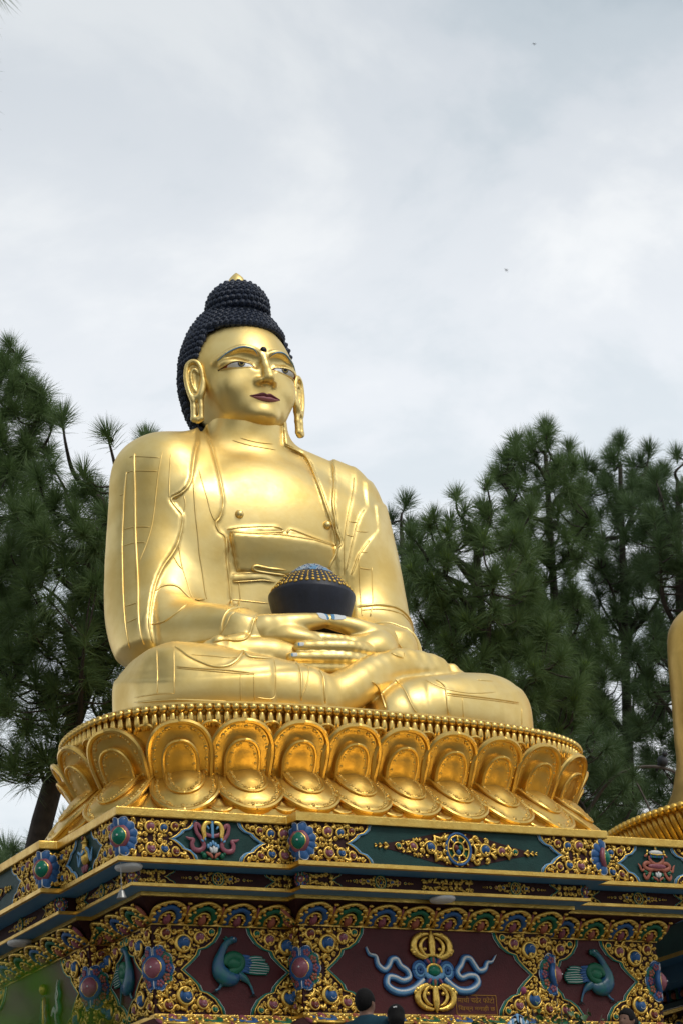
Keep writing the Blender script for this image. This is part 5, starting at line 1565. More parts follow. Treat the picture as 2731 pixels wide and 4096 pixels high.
# two fish with a scarf on the left wing frieze
r = relief('fish_emblem', F3, FRP, None)
ux = 1.11
for s_ in (-1, 1):
    m = lambda L: [(ux + s_ * x, y) for x, y in L]
    r.tb('scarf', m([(.0, .275), (.09, .30), (.17, .40), (.205, .395), (.19, .31), (.14, .24), (.11, .16), (.16, .11), (.235, .12), (.255, .18), (.235, .225), (.285, .235), (.33, .255)]), [.022, .024, .024, .024, .024, .026, .028, .030, .030, .026, .022, .018, .004], PINK, .025)
    r.tb('golden_fish', m([(.015, .425), (.08, .415), (.115, .35), (.105, .27), (.12, .22)]), [.014, .030, .032, .026, .010], CARVE, .04)
    r.pts('fish_fin', [(ux + s_ * .135, .215, .022, .012, s_ * .7, .045), (ux + s_ * .10, .235, .012, .022, 0, .045), (ux + s_ * .06, .37, .03, .012, s_ * .9, .04)], LBLUE)
    r.pts('lotus_leaf', [(ux + s_ * .11, .055, .03, .035, 0, .02), (ux + s_ * .14, .085, .022, .022, 0, .02), (ux + s_ * .04, .02, .03, .016, 0, .02)], GREEN)
    r.pts('lotus_petal', [(ux + s_ * .055, .07, .018, .045, -s_ * 1.0, .03), (ux + s_ * .03, .055, .018, .04, -s_ * .5, .035)], ORANGE)
r.tb('staff', [(ux, .445), (ux, .36), (ux, .25)], [.026, .018, .020], LBLUE, .03)
r.pts('water_jet', [(ux + .03 * k, .20 - .02 * abs(k), .018, .03, 0, .03) for k in (-2, -1, 0, 1, 2)], LBLUE)
r.pts('lotus_heart', [(ux - .028, .115, .02, .04, .4, .04), (ux, .12, .022, .045, 0, .048), (ux + .028, .115, .02, .04, -.4, .04)], WHITE)
# parasol on the right wing frieze
r = relief('parasol_emblem', F5, FRP, None)
ux = .92
r.bl('parasol_top', (ux, .372), (.105, .035, .03), WHITE, 0, .03)
r.bl('parasol_finial', (ux, .425), (.018, .03, .02), CARVE, 0, .03)
r.pts('finial_gem', [(ux, .432, .009, .013, 0, .046)], GREENG)
for k in range(7): r.tb('valance', [(ux - .09 + .03 * k, .35), (ux - .085 + .028 * k, .305)], [.013, .013], [BLUE, TEALB][k % 2], .045)
r.tb('parasol_rim', [(ux - .10, .352), (ux, .343), (ux + .10, .352)], .008, CARVE, .055)
for s_ in (-1, 1):
    m = lambda L: [(ux + s_ * x, y) for x, y in L]
    r.tb('drape', m([(.10, .33), (.09, .27), (.04, .235), (0, .225)]), [.02, .024, .026, .026], ORANGE, .03)
    r.tb('drape', m([(0, .165), (.06, .175), (.10, .16), (.17, .18), (.19, .215), (.15, .245), (.08, .24)]), [.03, .03, .028, .026, .026, .026, .022], ORANGE, .025)
    r.tb('drape', m([(.10, .15), (.13, .09), (.17, .05), (.20, .09), (.17, .13)]), [.02, .022, .022, .02, .012], ORANGE, .02)
    r.tb('drape', m([(.19, .16), (.23, .15), (.25, .20), (.275, .235)]), [.02, .018, .016, .004], ORANGE, .02)
    r.tb('drape_leaf', m([(.20, .14), (.15, .12), (.19, .10)]), [.016, .014, .008], GREEN, .03)
    r.pts('tassel', [(ux + s_ * .125, .385, .016, .026, 0, .03), (ux + s_ * .135, .35, .016, .018, 0, .03)], CARVE)
    r.pts('tassel_cloth', [(ux + s_ * .15, .335, .03, .018, -s_ * .5, .025)], ORANGE)
    r.pts('lotus_leaf', [(ux + s_ * .075, .10, .02, .03, 0, .02), (ux + s_ * .085, .05, .022, .025, 0, .02), (ux + s_ * .035, .015, .025, .013, 0, .02)], GREEN)
    r.pts('lotus_petal', [(ux + s_ * .05, .055, .015, .04, -s_ * 1.0, .03), (ux + s_ * .025, .04, .015, .03, -s_ * .5, .034)], ORANGE)
r.bl('drape_field', (ux, .205), (.14, .035, .02), PINK, 0, .03)
r.pts('lotus_heart', [(ux - .024, .095, .018, .036, .4, .04), (ux, .10, .02, .04, 0, .046), (ux + .024, .095, .018, .036, -.4, .04)], WHITE)
# vase on the left side frieze
r = relief('vase_emblem', F2, FRP, None)
ux = F2.L * 0.475
r.bl('vase', (ux, .20), (.085, .11, .06), CARVE, 0, .02)
r.tb('vase_neck', [(ux, .28), (ux, .33), (ux, .36)], [.05, .04, .06], CARVE, .03, .8)
r.tb('vase_top', [(ux, .36), (ux, .40), (ux, .43)], [.045, .03, .008], CARVE, .03, .8)
r.pts('vase_jewel', [(ux, .405, .018, .028, 0, .06)], RED)
for s_ in (-1, 1):
    r.tb('scarf', [(ux + s_ * x, y) for x, y in ((.03, .29), (.10, .25), (.13, .17), (.17, .13), (.19, .20), (.22, .26))], [.018, .022, .022, .022, .018, .006], LBLUE, .04)
r.tb('scarf', [(ux - .09, .26), (ux, .215), (ux + .08, .24)], .016, LBLUE, .08)
r.pts('lotus_petal', [(ux + .05 * k, .07 - .012 * abs(k), .026, .05, -.35 * k, .04) for k in (-1, 0, 1)], PINK)
r.pts('lotus_leaf', [(ux + .09 * k, .03, .05, .022, .3 * k, .02) for k in (-1, 1)], GREEN)

# ---- scrolls: the largest become parts, the rest are joined
SCROLLS.sort(key=lambda s_: -s_[0])
rest = {}
for i, (pr, M, me, panel) in enumerate(SCROLLS):
    if i < 300:
        o = link('scroll', me, panel); o.matrix_local = M
    else:
        b = rest.setdefault(panel.name, (MB(), panel))[0]
        b.add([tuple(v_.co) for v_ in me.vertices], [tuple(f.vertices) for f in me.polygons], 0, M)
for nm, (b, panel) in rest.items():
    link('carved_scrollwork', b.mesh('carved_scrollwork', CARVE, True), panel, kind='stuff')

# ---- lamps under the cornice and a wind bell
def lamp(x, y, z, label):
    t = thing('ceiling_lamp', label, 'lamp', (x, y, z), group='round white lamps under the plinth cornice')
    link('lamp_rim', mesh('lamp_rim', *lathe([(0.001, -0.002), (0.15, -0.002), (0.155, -0.02), (0.14, -0.045), (0.118, -0.05)], 28), mat=WHITE, smooth=True), t)
    link('lamp_cover', mesh('lamp_cover', *lathe([(0.118, -0.049), (0.115, -0.053), (0.07, -0.058), (0.001, -0.06)], 28), mat=material('lamp_cover', (0.62, 0.63, 0.62), 0.5, 0, 0.04), smooth=True), t)
lamp(14.707, 23.79, 5.634, 'round white lamp under the blue soffit of the projecting middle bay')
lamp(10.75, 23.80, 5.838, 'round white lamp under the corner beside the hanging wind bell')
lamp(10.73, 26.97, 5.634, 'round white lamp under the shaded left side soffit')
wb = thing('wind_bell', 'small grey metal bell hanging on a thin chain under the plinth corner', 'bell', (10.595, 23.665, 5.46))
GREYM = material('grey_metal', (0.30, 0.30, 0.29), 0.4, 0.6, 0.1, 20)
link('bell', mesh('bell', *lathe([(0.058, -0.02), (0.050, -0.005), (0.038, 0.03), (0.030, 0.06), (0.014, 0.075), (0.001, 0.08)], 16), mat=GREYM, smooth=True), wb)
ch = MB(); ch.add(*tube([(0, 0, 0.08), (0, 0, 0.2), (0.0, 0, 0.385)], 0.004, 5)); ch.add(*tube([(0, 0, 0.12), (0, 0, 0.13), (0, 0, 0.145)], [0.006, 0.02, 0.006], 7))
link('chain', ch.mesh('chain', GREYM), wb)
# ------------------------------------------------------------------ ground and terrace
PAVE = material('paving_stone', (0.20, 0.185, 0.165), 0.8, 0, 0.15, 2.0, 0.3, 12)
SOIL = material('ground_soil', (0.07, 0.075, 0.04), 0.9, 0, 0.2, 0.3, 0.3, 3)
tag(link('ground', mesh('ground', [(-600, -600, -1.6), (600, -600, -1.6), (600, 900, -1.6), (-600, 900, -1.6)], [(0, 1, 2, 3)], SOIL)), kind='structure')
tb = MB(); tb.add(*box(-60, 100, 13.0, 420, -1.59, 2.0))
tag(link('terrace', tb.mesh('terrace', PAVE)), kind='structure')
st = MB()
for i in range(20): st.add(*box(4, 11, 13.0 - 0.30 * (20 - i), 12.999 - 0.30 * (19 - i), -1.595, -1.6 + 0.18 * (i + 1)))
tag(link('steps', st.mesh('steps', PAVE)), kind='structure')

# ------------------------------------------------------------------ second statue on its own lotus and plinth
S2 = Vector((24.2, 28.0, 7.95))
st2 = thing('seated_statue', 'second golden statue cut off by the right edge with a banded sleeve and staff', 'statue', S2)
st2.scale = (0.90, 0.90, 0.86)
def sculpt2():
    S = SDF((-3.6, -2.6, -0.06), (3.6, 2.6, 7.2), 0.05)
    prof = [(0.0, 3.25, 2.5), (0.22, 2.95, 2.2), (0.7, 2.72, 1.9), (1.4, 2.58, 1.6), (2.2, 2.50, 1.25), (3.0, 2.48, 1.1), (3.4, 2.36, 1.05), (3.8, 1.98, 0.95), (4.1, 1.35, 0.8)]
    def fn(x, y, z):
        rx = np.interp(z, [p[0] for p in prof], [p[1] for p in prof]); ry = np.interp(z, [p[0] for p in prof], [p[2] for p in prof])
        k = np.sqrt((x / rx) ** 2 + (y / ry) ** 2)
        return np.maximum((k - 1) * np.minimum(rx, ry), z - 4.1)
    S.op(fn, (-3.4, -2.5, 0), (3.4, 2.5, 4.3), 0.0)
    for sx in (-1, 1):
        S.cap((sx * 2.0, 0.1, 3.4), (sx * 2.05, 0.0, 1.6), 0.55, 0.6, 0.3)
        S.cap((sx * 0.4, 0.1, 4.2), (sx * 1.7, 0.1, 3.6), 0.45, 0.5, 0.3)
        S.cap((sx * 2.0, -0.3, 1.5), (sx * 0.8, -1.6, 1.5), 0.5, 0.3, 0.2)
    S.cap((0, 0.1, 4.0), (0, 0.0, 4.9), 0.55, 0.5, 0.2)
    S.ell((0, -0.1, 5.5), (0.75, 0.78, 0.95), 0.1)
    S.ell((0, 0.0, 6.3), (0.55, 0.55, 0.6), 0.1)
    S.ell((0, -0.9, 5.35), (0.1, 0.12, 0.2), 0.1)
    S.blur(2)
    return S
GOLD2 = material('shaded_gold', (0.66, 0.43, 0.12), 0.42, 1.0, 0.08, 1.6, 0.1, 9.0, 0.05, col2=(0.52, 0.32, 0.08))  # gold darkened to put the second statue's shade into its colour
link('body', sculpt2().mesh('body', GOLD2), st2)
b = MB()
B2 = None
for z, r in ((2.62, 0.016), (2.50, 0.022), (1.98, 0.016), (1.86, 0.022)):
    b.add(*tube([(-2.02 + 0.585 * math.cos(a), 0.03 + 0.60 * math.sin(a), z + 0.05 * math.sin(a)) for a in [2 * math.pi * k / 24 for k in range(24)]], r, 6, closed=True))
link('sleeve_band', b.mesh('sleeve_band', GOLD2, True), st2)
b = MB()
b.add(*tube(cr_spline([(-2.30, -0.62, 2.62), (-2.42, -0.66, 2.55), (-2.36, -0.72, 2.3), (-2.20, -0.80, 2.0), (-2.0, -0.9, 1.8)], 4), 0.09, 8, flat=0.5))
b.add(*sphere(0.13, 12, 8), M=Matrix.Translation((-2.20, -0.95, 1.55)))
b.add(*tube(cr_spline([(-2.25, -0.85, 1.4), (-2.1, -1.0, 1.0), (-1.9, -1.2, 0.6)], 4), [0.10] * 9, 8))
link('scarf_end', b.mesh('scarf_end', GOLD2, True), st2)
b = MB()
b.add(*tube([(-1.55, -1.2, 0.3), (-1.62, -0.9, 2.5), (-1.72, -0.45, 5.5)], 0.05, 8))
for dx_ in (-0.14, 0, 0.14):
    b.add(*tube(cr_spline([(-1.72, -0.45, 5.1), (-1.72 + dx_ * 1.5, -0.45, 5.25), (-1.72 + dx_, -0.45, 5.75)], 4), [0.05] * 8 + [0.008], 7))
b.add(*sphere(0.13, 12, 8), M=Matrix.Translation((-1.71, -0.48, 4.95)))
tag(link('staff', b.mesh('staff', GOLD2, True), loc=S2), 'golden three pronged staff held by the second statue at the right edge', 'staff')
thr2 = thing('lotus_throne', 'wide golden lotus bowl with beaded rim and scale petals under the second statue', 'lotus throne', S2)
link('throne_core', mesh('throne_core', *lathe([(0.1, -1.5), (2.3, -1.5), (2.45, -1.2), (2.75, -0.85), (3.08, -0.52), (3.28, -0.15), (3.40, -0.06), (3.44, -0.03), (3.40, 0.03), (3.2, 0.06), (0.1, 0.06)], 96), mat=GOLDP, smooth=True), thr2)
FL = mesh('flute', *tube([(3.36, 0, -0.08), (3.30, 0, -0.20), (3.10, 0, -0.52)], [0.045, 0.055, 0.045], 8), mat=GOLDP, smooth=True)
BD2 = mesh('bead', *sphere(0.062, 10, 7), mat=GOLDP, smooth=True)
NB = 170
for k in range(NB):
    a = 2 * math.pi * k / NB
    if not (math.pi * 0.80 < a < math.pi * 1.45): continue
    link('flute', FL, thr2, rot=(0, 0, a))
    link('bead', BD2, thr2, loc=(3.43 * math.cos(a), 3.43 * math.sin(a), -0.035))
SC2 = mesh('scale_petal', *sphere(1, 12, 8, 0.055, 0.20, 0.15), mat=GOLDP, smooth=True)
for row, (r, z) in enumerate(((3.06, -0.52), (2.92, -0.66), (2.76, -0.82), (2.60, -0.98))):
    n = 46 - 3 * row
    for k in range(n):
        a = 2 * math.pi * (k + 0.5 * (row % 2)) / n
        if not (math.pi * 0.80 < a < math.pi * 1.5): continue
        o = link('scale_petal', SC2, thr2, loc=(r * math.cos(a), r * math.sin(a), z))
        o.rotation_euler = (0, math.radians(-38), a)
# its plinth, seen end-on at the right edge
P2 = thing('plinth', 'second carved plinth in shade at the lower right edge behind the gold corner', 'plinth', (24.2, 28.0, 2.0))
def pl2(name, levels, mat, **k):
    me = loft([(p, z - 0.30) for p, z in levels], mat, name, **k)
    return link(name, me, P2)
pl2('top_slab', [(SLAB, 6.347), (SLAB, 6.446)], EDGEG)
pl2('upper_frieze', [(FR1, 5.896), (FR1, 6.346)], TEAL, cap_top=False, cap_bot=False)
pl2('frieze_ledge', [(LED1, 5.838), (LED1, 5.895)], EDGEG, mats=[EDGEG, SKYB])
pl2('soffit_block', [(FR2, 5.60), (FR2, 5.837)], SKYB)
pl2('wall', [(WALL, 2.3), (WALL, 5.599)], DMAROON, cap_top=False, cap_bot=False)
dx2 = WALL[3] - WALL[1]
XL = 24.2 - WALL[2] - dx2
def face2(z, h):
    f = Face.__new__(Face); f.L, f.H, f.front = 2 * WALL[0], h, False
    U, N = Vector((0, -1, 0)), Vector((-1, 0, 0))
    f.M = Matrix.Translation(Vector((XL - 24.2, WALL[0], z - 2.0))) @ Matrix(((U.x, 0, N.x, 0), (U.y, 0, N.y, 0), (U.z, 1, N.z, 0), (0, 0, 0, 1)))
    return f
def bar2(name, z0, z1, out, mat):
    b = MB(); b.add(*box(XL - out - 24.2, XL + 0.05 - 24.2, -WALL[0] - out, WALL[0] + out, z0 - 2.0, z1 - 2.0))
    link(name, b.mesh(name, mat), P2)
bar2('ledge', 4.985, 5.035, 0.10, EDGEG)
bar2('lower_ledge', 4.50, 4.56, 0.10, EDGEG)
bar2('blue_band', 4.455, 4.499, 0.16, SKYB)
bar2('white_edge', 5.036, 5.050, 0.11, WHITE)
bar2('dark_band', 5.051, 5.13, 0.08, TEAL)
SQ = []
for m in (BLUE, TEALB):
    b = MB()
    b.add(*tube([(-.075, .0, .02), (-.075, .15, .03), (-.04, .19, .03), (.04, .19, .03), (.075, .15, .03), (.075, .0, .02)], .026, 6, up=(0, 0, 1)), 0)
    b.add(*sphere(0.045, 8, 6, 1, 1.2, 1), 1, Matrix.Translation((0, .06, .03)))
    SQ.append(b.mesh('square_petal', [m, ORANGE], True))
f = face2(5.15, 0.2)
for k in range(16):
    o = link('square_petal', SQ[k % 2], P2); o.matrix_local = f.M @ Matrix.Translation((0.12 + 0.215 * k, 0, 0.04))
f = face2(4.565, 0.415)
ncar = len(SCROLLS)
wall2 = link('carved_band', None, P2)
carve(f, [(0, 0), (f.L, 0), (f.L, f.H), (0, f.H)], [(0.25 + 0.37 * k, 0.22, 0.105, 'bm'[k % 2]) for k in range(9)], 0.035, 0.075, wall2, None, (), 77, 0.2, 0.004, 500)
b = MB()
for pr, M, me, panel in SCROLLS[ncar:]:
    b.add([tuple(v_.co) for v_ in me.vertices], [tuple(q.vertices) for q in me.polygons], 0, M)
link('carved_scrollwork', b.mesh('carved_scrollwork', CARVE, True), P2, kind='stuff')
f = face2(4.20, 0.25)
for k in range(7):
    o = link('cornice_petal', CP[k % 2], P2); o.matrix_local = f.M @ Matrix.Translation((0.27 + 0.49 * k, 0, 0.02)) @ Matrix.Diagonal((0.48, 0.25, 0.3, 1))

# ------------------------------------------------------------------ people
SKIN = paint('skin', (0.25, 0.13, 0.085), 0.5, 0.08)
HAIRK = material('black_hair', (0.006, 0.005, 0.005), 0.75, 0, 0.2, 60, 0.2, 90, spec=0.15)
def person(label, loc, face_deg, height, shirt, trousers, hair, group=None, turn=0.0, build=1.0):
    k = height / 1.72
    p = thing('person', label, 'person', loc, (0, 0, math.radians(face_deg)), group)      # built facing -Y
    p.scale = (k, k, k)
    S = SDF((-0.42, -0.32, 0.0), (0.42, 0.28, 1.75), 0.0115)
    S.ell((0, 0.0, 1.605), (0.075, 0.095, 0.108), 0)
    S.ell((0, -0.035, 1.555), (0.058, 0.062, 0.068), 0.03)
    S.ell((0, -0.10, 1.585), (0.013, 0.022, 0.024), 0.015)
    S.ell((0, -0.088, 1.543), (0.025, 0.014, 0.012), 0.012)
    for sx in (-1, 1):
        S.ell((sx * 0.078, 0.012, 1.59), (0.012, 0.024, 0.034), 0.01)
        S.ell((sx * 0.03, -0.093, 1.612), (0.018, 0.012, 0.010), 0.012, mode='s')
    S.cap((0, 0.015, 1.40), (0, 0.0, 1.54), 0.064, 0.054, 0.03)
    S.ell((0, 0, 1.20), (0.165 * build, 0.105 * build, 0.26), 0.05)
    S.ell((0, 0.0, 0.95), (0.165 * build, 0.115 * build, 0.13), 0.06)
    for sx in (-1, 1):
        S.cap((sx * 0.05, 0.01, 1.42), (sx * 0.17, 0.01, 1.385), 0.055, 0.06, 0.05)
        S.chain([(sx * 0.185, 0.01, 1.38), (sx * 0.23, 0.03, 1.12), (sx * 0.22, -0.05, 0.88)], [0.052, 0.042, 0.030], 0.03)
        S.ell((sx * 0.222, -0.075, 0.82), (0.020, 0.036, 0.048), 0.02)
        for j in range(4): S.cap((sx * 0.222, -0.100 + 0.018 * j, 0.785), (sx * 0.218, -0.105 + 0.018 * j, 0.725 + 0.008 * abs(j - 1)), 0.009, 0.007, 0.006)
        S.cap((sx * 0.21, -0.10, 0.82), (sx * 0.20, -0.125, 0.775), 0.010, 0.008, 0.008)
        S.chain([(sx * 0.085, 0, 0.90), (sx * 0.095, -0.01, 0.50), (sx * 0.095, 0.015, 0.10)], [0.088, 0.058, 0.042], 0.03)
        S.chain([(sx * 0.095, 0.03, 0.04), (sx * 0.10, -0.12, 0.03)], [0.042, 0.035], 0.02)
    S.blur(1)
    bo = link('body', S.mesh('body', SKIN), p)
    C = SDF((-0.42, -0.3, 0.80), (0.42, 0.28, 1.52), 0.0135)
    C.ell((0, 0, 1.20), (0.185 * build, 0.125 * build, 0.27), 0)
    C.ell((0, 0, 0.98), (0.185 * build, 0.135 * build, 0.14), 0.06)
    C.cap((0, 0.015, 1.40), (0, 0.012, 1.435), 0.082, 0.072, 0.03)
    for sx in (-1, 1):
        C.cap((sx * 0.05, 0.01, 1.41), (sx * 0.175, 0.01, 1.375), 0.068, 0.075, 0.05)
        C.cap((sx * 0.19, 0.01, 1.375), (sx * 0.225, 0.02, 1.19), 0.074, 0.070, 0.03)
    C.blur(1)
    link('shirt', C.mesh('shirt', shirt), p)
    T = SDF((-0.3, -0.25, 0.06), (0.3, 0.25, 1.05), 0.0135)
    T.ell((0, 0, 0.93), (0.18 * build, 0.13 * build, 0.12), 0)
    for sx in (-1, 1): T.chain([(sx * 0.085, 0, 0.90), (sx * 0.097, -0.01, 0.50), (sx * 0.098, 0.015, 0.11)], [0.10, 0.075, 0.062], 0.03)
    link('trousers', T.mesh('trousers', trousers), p)
    H = SDF((-0.16, -0.16, 1.30), (0.16, 0.24, 1.78), 0.008)
    def cut(x, y, z): return np.maximum(-(y + 0.055) + 0 * x + 0 * z, (1.60 - z) - 1.1 * np.maximum(y + 0.02, 0)) if hair == 'short' else np.maximum(-(y + 0.050), (1.585 - z) - 1.6 * np.maximum(y + 0.0, 0))
    def cap_(x, y, z):
        e = np.sqrt((x / 0.087) ** 2 + ((y - 0.010) / 0.109) ** 2 + ((z - 1.616) / 0.119) ** 2)
        return np.maximum((e - 1) * 0.09, np.minimum(cut(x, y, z), -(z - 1.665) - 0.6 * (y + 0.09)))
    H.op(cap_, (-0.1, -0.12, 1.45), (0.1, 0.13, 1.74), 0)
    if hair == 'long':
        H.chain([(0, 0.06, 1.64), (0, 0.10, 1.56), (0, 0.105, 1.40)], [0.085, 0.075, 0.045], 0.03)
    if hair == 'bun':
        H.ell((0, 0.125, 1.585), (0.055, 0.055, 0.06), 0.02)
        H.chain([(0, 0.13, 1.57), (0.0, 0.15, 1.45), (0, 0.14, 1.34)], [0.045, 0.04, 0.02], 0.02)
    H.blur(1)
    link('hair', H.mesh('hair', HAIRK), p)
    b = MB()
    for sx in (-1, 1): b.add(*sphere(0.011, 8, 6, 1, 0.6, 0.6), M=Matrix.Translation((sx * 0.031, -0.083, 1.612)))
    link('eye', b.mesh('eye', BLACK, True), p)
    return p
TEALS = paint('teal_cloth', (0.010, 0.055, 0.085), 0.8, 0.15, 5)
DARKC = paint('dark_cloth', (0.02, 0.022, 0.03), 0.8)
PINKC = paint('pale_cloth', (0.45, 0.30, 0.30), 0.8)
m_ = person('man in a teal shirt with cropped black hair seen from behind near the bottom edge', (11.226, 19.66, 2.0), 180 - 62, 1.755, TEALS, DARKC, 'short', build=1.15)
g_ = person('girl with black hair and a silver hair clip seen from behind beside the man', (11.343, 19.318, 2.0), 180 - 30, 1.545, PINKC, DARKC, 'long')
clip = MB(); clip.add(*box(-0.012, 0.012, 0.115, 0.128, 1.66, 1.70)); clip.add(*box(-0.01, 0.025, 0.116, 0.130, 1.685, 1.697))
link('hair_clip', clip.mesh('hair_clip', WHITE), g_)
w_ = person('woman in profile facing left with dark hair tied back by a green scrunchie', (14.15, 19.64, 2.0), -70, 1.62, DARKC, DARKC, 'bun')
sc = MB(); sc.add(*tube([(0.052 * math.cos(a), 0.145 + 0.03 * math.sin(a) * 0.3, 1.555 + 0.045 * math.sin(a)) for a in [2 * math.pi * k / 12 for k in range(12)]], 0.018, 6, closed=True))
link('scrunchie', sc.mesh('scrunchie', TEALB, True), w_)
s_ = person('person with a pale blue and white ruffled scarf over the head by the bush', (13.10, 19.99, 2.0), 150, 1.585, LBLUE, DARKC, 'long')
sb = MB()
for k in range(9):
    a = -0.9 + 0.23 * k
    sb.add(*tube(cr_spline([(0.10 * math.sin(a) * 1.05, 0.075 - 0.12 * math.cos(a) * 0.3, 1.735 - 0.10 * abs(a)), (0.115 * math.sin(a), 0.115, 1.68 - 0.04 * abs(a)), (0.14 * math.sin(a), 0.14, 1.58), (0.17 * math.sin(a), 0.15, 1.46)], 4), 0.022, 6), k % 2)
sb.add([(x * 0.098, 0.01 + y * 0.115, 1.63 + z * 0.115) for x, y, z in sphere(1, 16, 10)[0] if True], sphere(1, 16, 10)[1], 0)
link('head_scarf', sb.mesh('head_scarf', [LBLUE, WHITE], True), s_)
# ------------------------------------------------------------------ pines
def needle_mat(name, col, col2):
    m = material(name, col, 0.5, 0, 0.2, 0.9, col2=col2, spec=0.35)
    nt = m.node_tree
    pb = nt.nodes['Principled BSDF']; out = nt.nodes['Material Output']
    tr = nt.nodes.new('ShaderNodeBsdfTranslucent'); mx = nt.nodes.new('ShaderNodeMixShader')
    src = pb.inputs['Base Color'].links[0].from_socket
    nt.links.new(src, tr.inputs[0]); mx.inputs[0].default_value = 0.35
    nt.links.new(pb.outputs[0], mx.inputs[1]); nt.links.new(tr.outputs[0], mx.inputs[2]); nt.links.new(mx.outputs[0], out.inputs[0])
    return m
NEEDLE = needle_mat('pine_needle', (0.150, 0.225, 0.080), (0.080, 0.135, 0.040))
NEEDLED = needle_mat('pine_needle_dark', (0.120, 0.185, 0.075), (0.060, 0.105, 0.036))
CANDLE = needle_mat('pine_shoot', (0.26, 0.36, 0.05), (0.18, 0.28, 0.04))
BARK = material('pine_bark', (0.050, 0.038, 0.030), 0.9, 0, 0.25, 8, 0.6, 14)
NEEDLE_N = 250
def tuft_arrays(seed, n=NEEDLE_N, L=0.36, spread=(12, 108), droop=0.10, body=0.24, w=0.0038):
    rg = np.random.RandomState(seed)
    az = rg.uniform(0, 2 * np.pi, n); el = np.radians(rg.uniform(spread[0], spread[1], n) * rg.uniform(0.75, 1, n))
    z0 = -body * rg.uniform(0, 1, n) ** 1.3 * (el / np.radians(spread[1]))
    d = np.stack([np.sin(el) * np.cos(az), np.sin(el) * np.sin(az), np.cos(el)], 1)
    l = L * rg.uniform(0.75, 1.1, n)
    s = np.cross(d, rg.normal(size=(n, 3))); s /= np.linalg.norm(s, axis=1)[:, None]
    o = np.zeros((n, 3)); o[:, 2] = z0
    mid = o + d * (l * 0.55)[:, None]; mid[:, 2] -= droop * 0.25 * np.sin(el)
    tip = o + d * l[:, None]; tip[:, 2] -= droop * np.sin(el)
    V = np.stack([o - s * w, o + s * w, mid + s * w * 0.8, mid - s * w * 0.8, tip], 1).reshape(-1, 3)
    b = np.arange(n) * 5
    Q = np.stack([b, b + 1, b + 2, b + 3], 1); T = np.stack([b + 3, b + 2, b + 4], 1)
    return V, Q, T
TUFTS = [tuft_arrays(11), tuft_arrays(12, spread=(10, 95), droop=0.05), tuft_arrays(13, spread=(20, 125), droop=0.16), tuft_arrays(14, spread=(8, 80), droop=0.03, L=0.33)]
CAND = tuft_arrays(21, 36, 0.15, (2, 42), 0.0, 0.02, 0.008)
def raw_mesh(name, V, Q, T, mats, mi=None):
    me = bpy.data.meshes.new(name)
    nq, nt = len(Q), len(T)
    me.vertices.add(len(V)); me.vertices.foreach_set('co', np.ascontiguousarray(V, dtype=np.float32).ravel())
    me.loops.add(nq * 4 + nt * 3)
    me.loops.foreach_set('vertex_index', np.concatenate([Q.ravel(), T.ravel()]).astype(np.int32))
    me.polygons.add(nq + nt)
    me.polygons.foreach_set('loop_start', np.concatenate([np.arange(nq) * 4, nq * 4 + np.arange(nt) * 3]).astype(np.int32))
    me.polygons.foreach_set('loop_total', np.concatenate([np.full(nq, 4), np.full(nt, 3)]).astype(np.int32))
    for m in mats: me.materials.append(m)
    if mi is not None: me.polygons.foreach_set('material_index', mi.astype(np.int32))
    me.update(calc_edges=True)
    return me
def join_tufts(items, mats):
    """items: (tuft arrays, 4x4 matrix, material index)"""
    Vs, Qs, Ts, mq, mt = [], [], [], [], []
    n = 0
    for (V, Q, T), M, m in items:
        M = np.array(M)
        Vs.append(V @ M[:3, :3].T + M[:3, 3]); Qs.append(Q + n); Ts.append(T + n)
        mq.append(np.full(len(Q), m)); mt.append(np.full(len(T), m)); n += len(V)
    return raw_mesh('foliage', np.concatenate(Vs), np.concatenate(Qs), np.concatenate(Ts), mats, np.concatenate(mq + mt))
TMESH = {}
def tuft_mesh(k, cand, dark):
    key = (k, cand, dark)
    if key not in TMESH:
        V, Q, T = TUFTS[k]
        mats = [NEEDLED if dark else NEEDLE, CANDLE]
        if cand:
            V2, Q2, T2 = CAND
            nq, nt = len(Q), len(T)
            V, Q, T = np.concatenate([V, V2]), np.concatenate([Q, Q2 + len(V)]), np.concatenate([T, T2 + len(V)])
            mi = np.concatenate([np.zeros(nq), np.ones(len(Q2)), np.zeros(nt), np.ones(len(T2))])
        else: mi = np.zeros(len(Q) + len(T))
        TMESH[key] = raw_mesh('needle_tuft', V, Q, T, mats, mi)
    return TMESH[key]
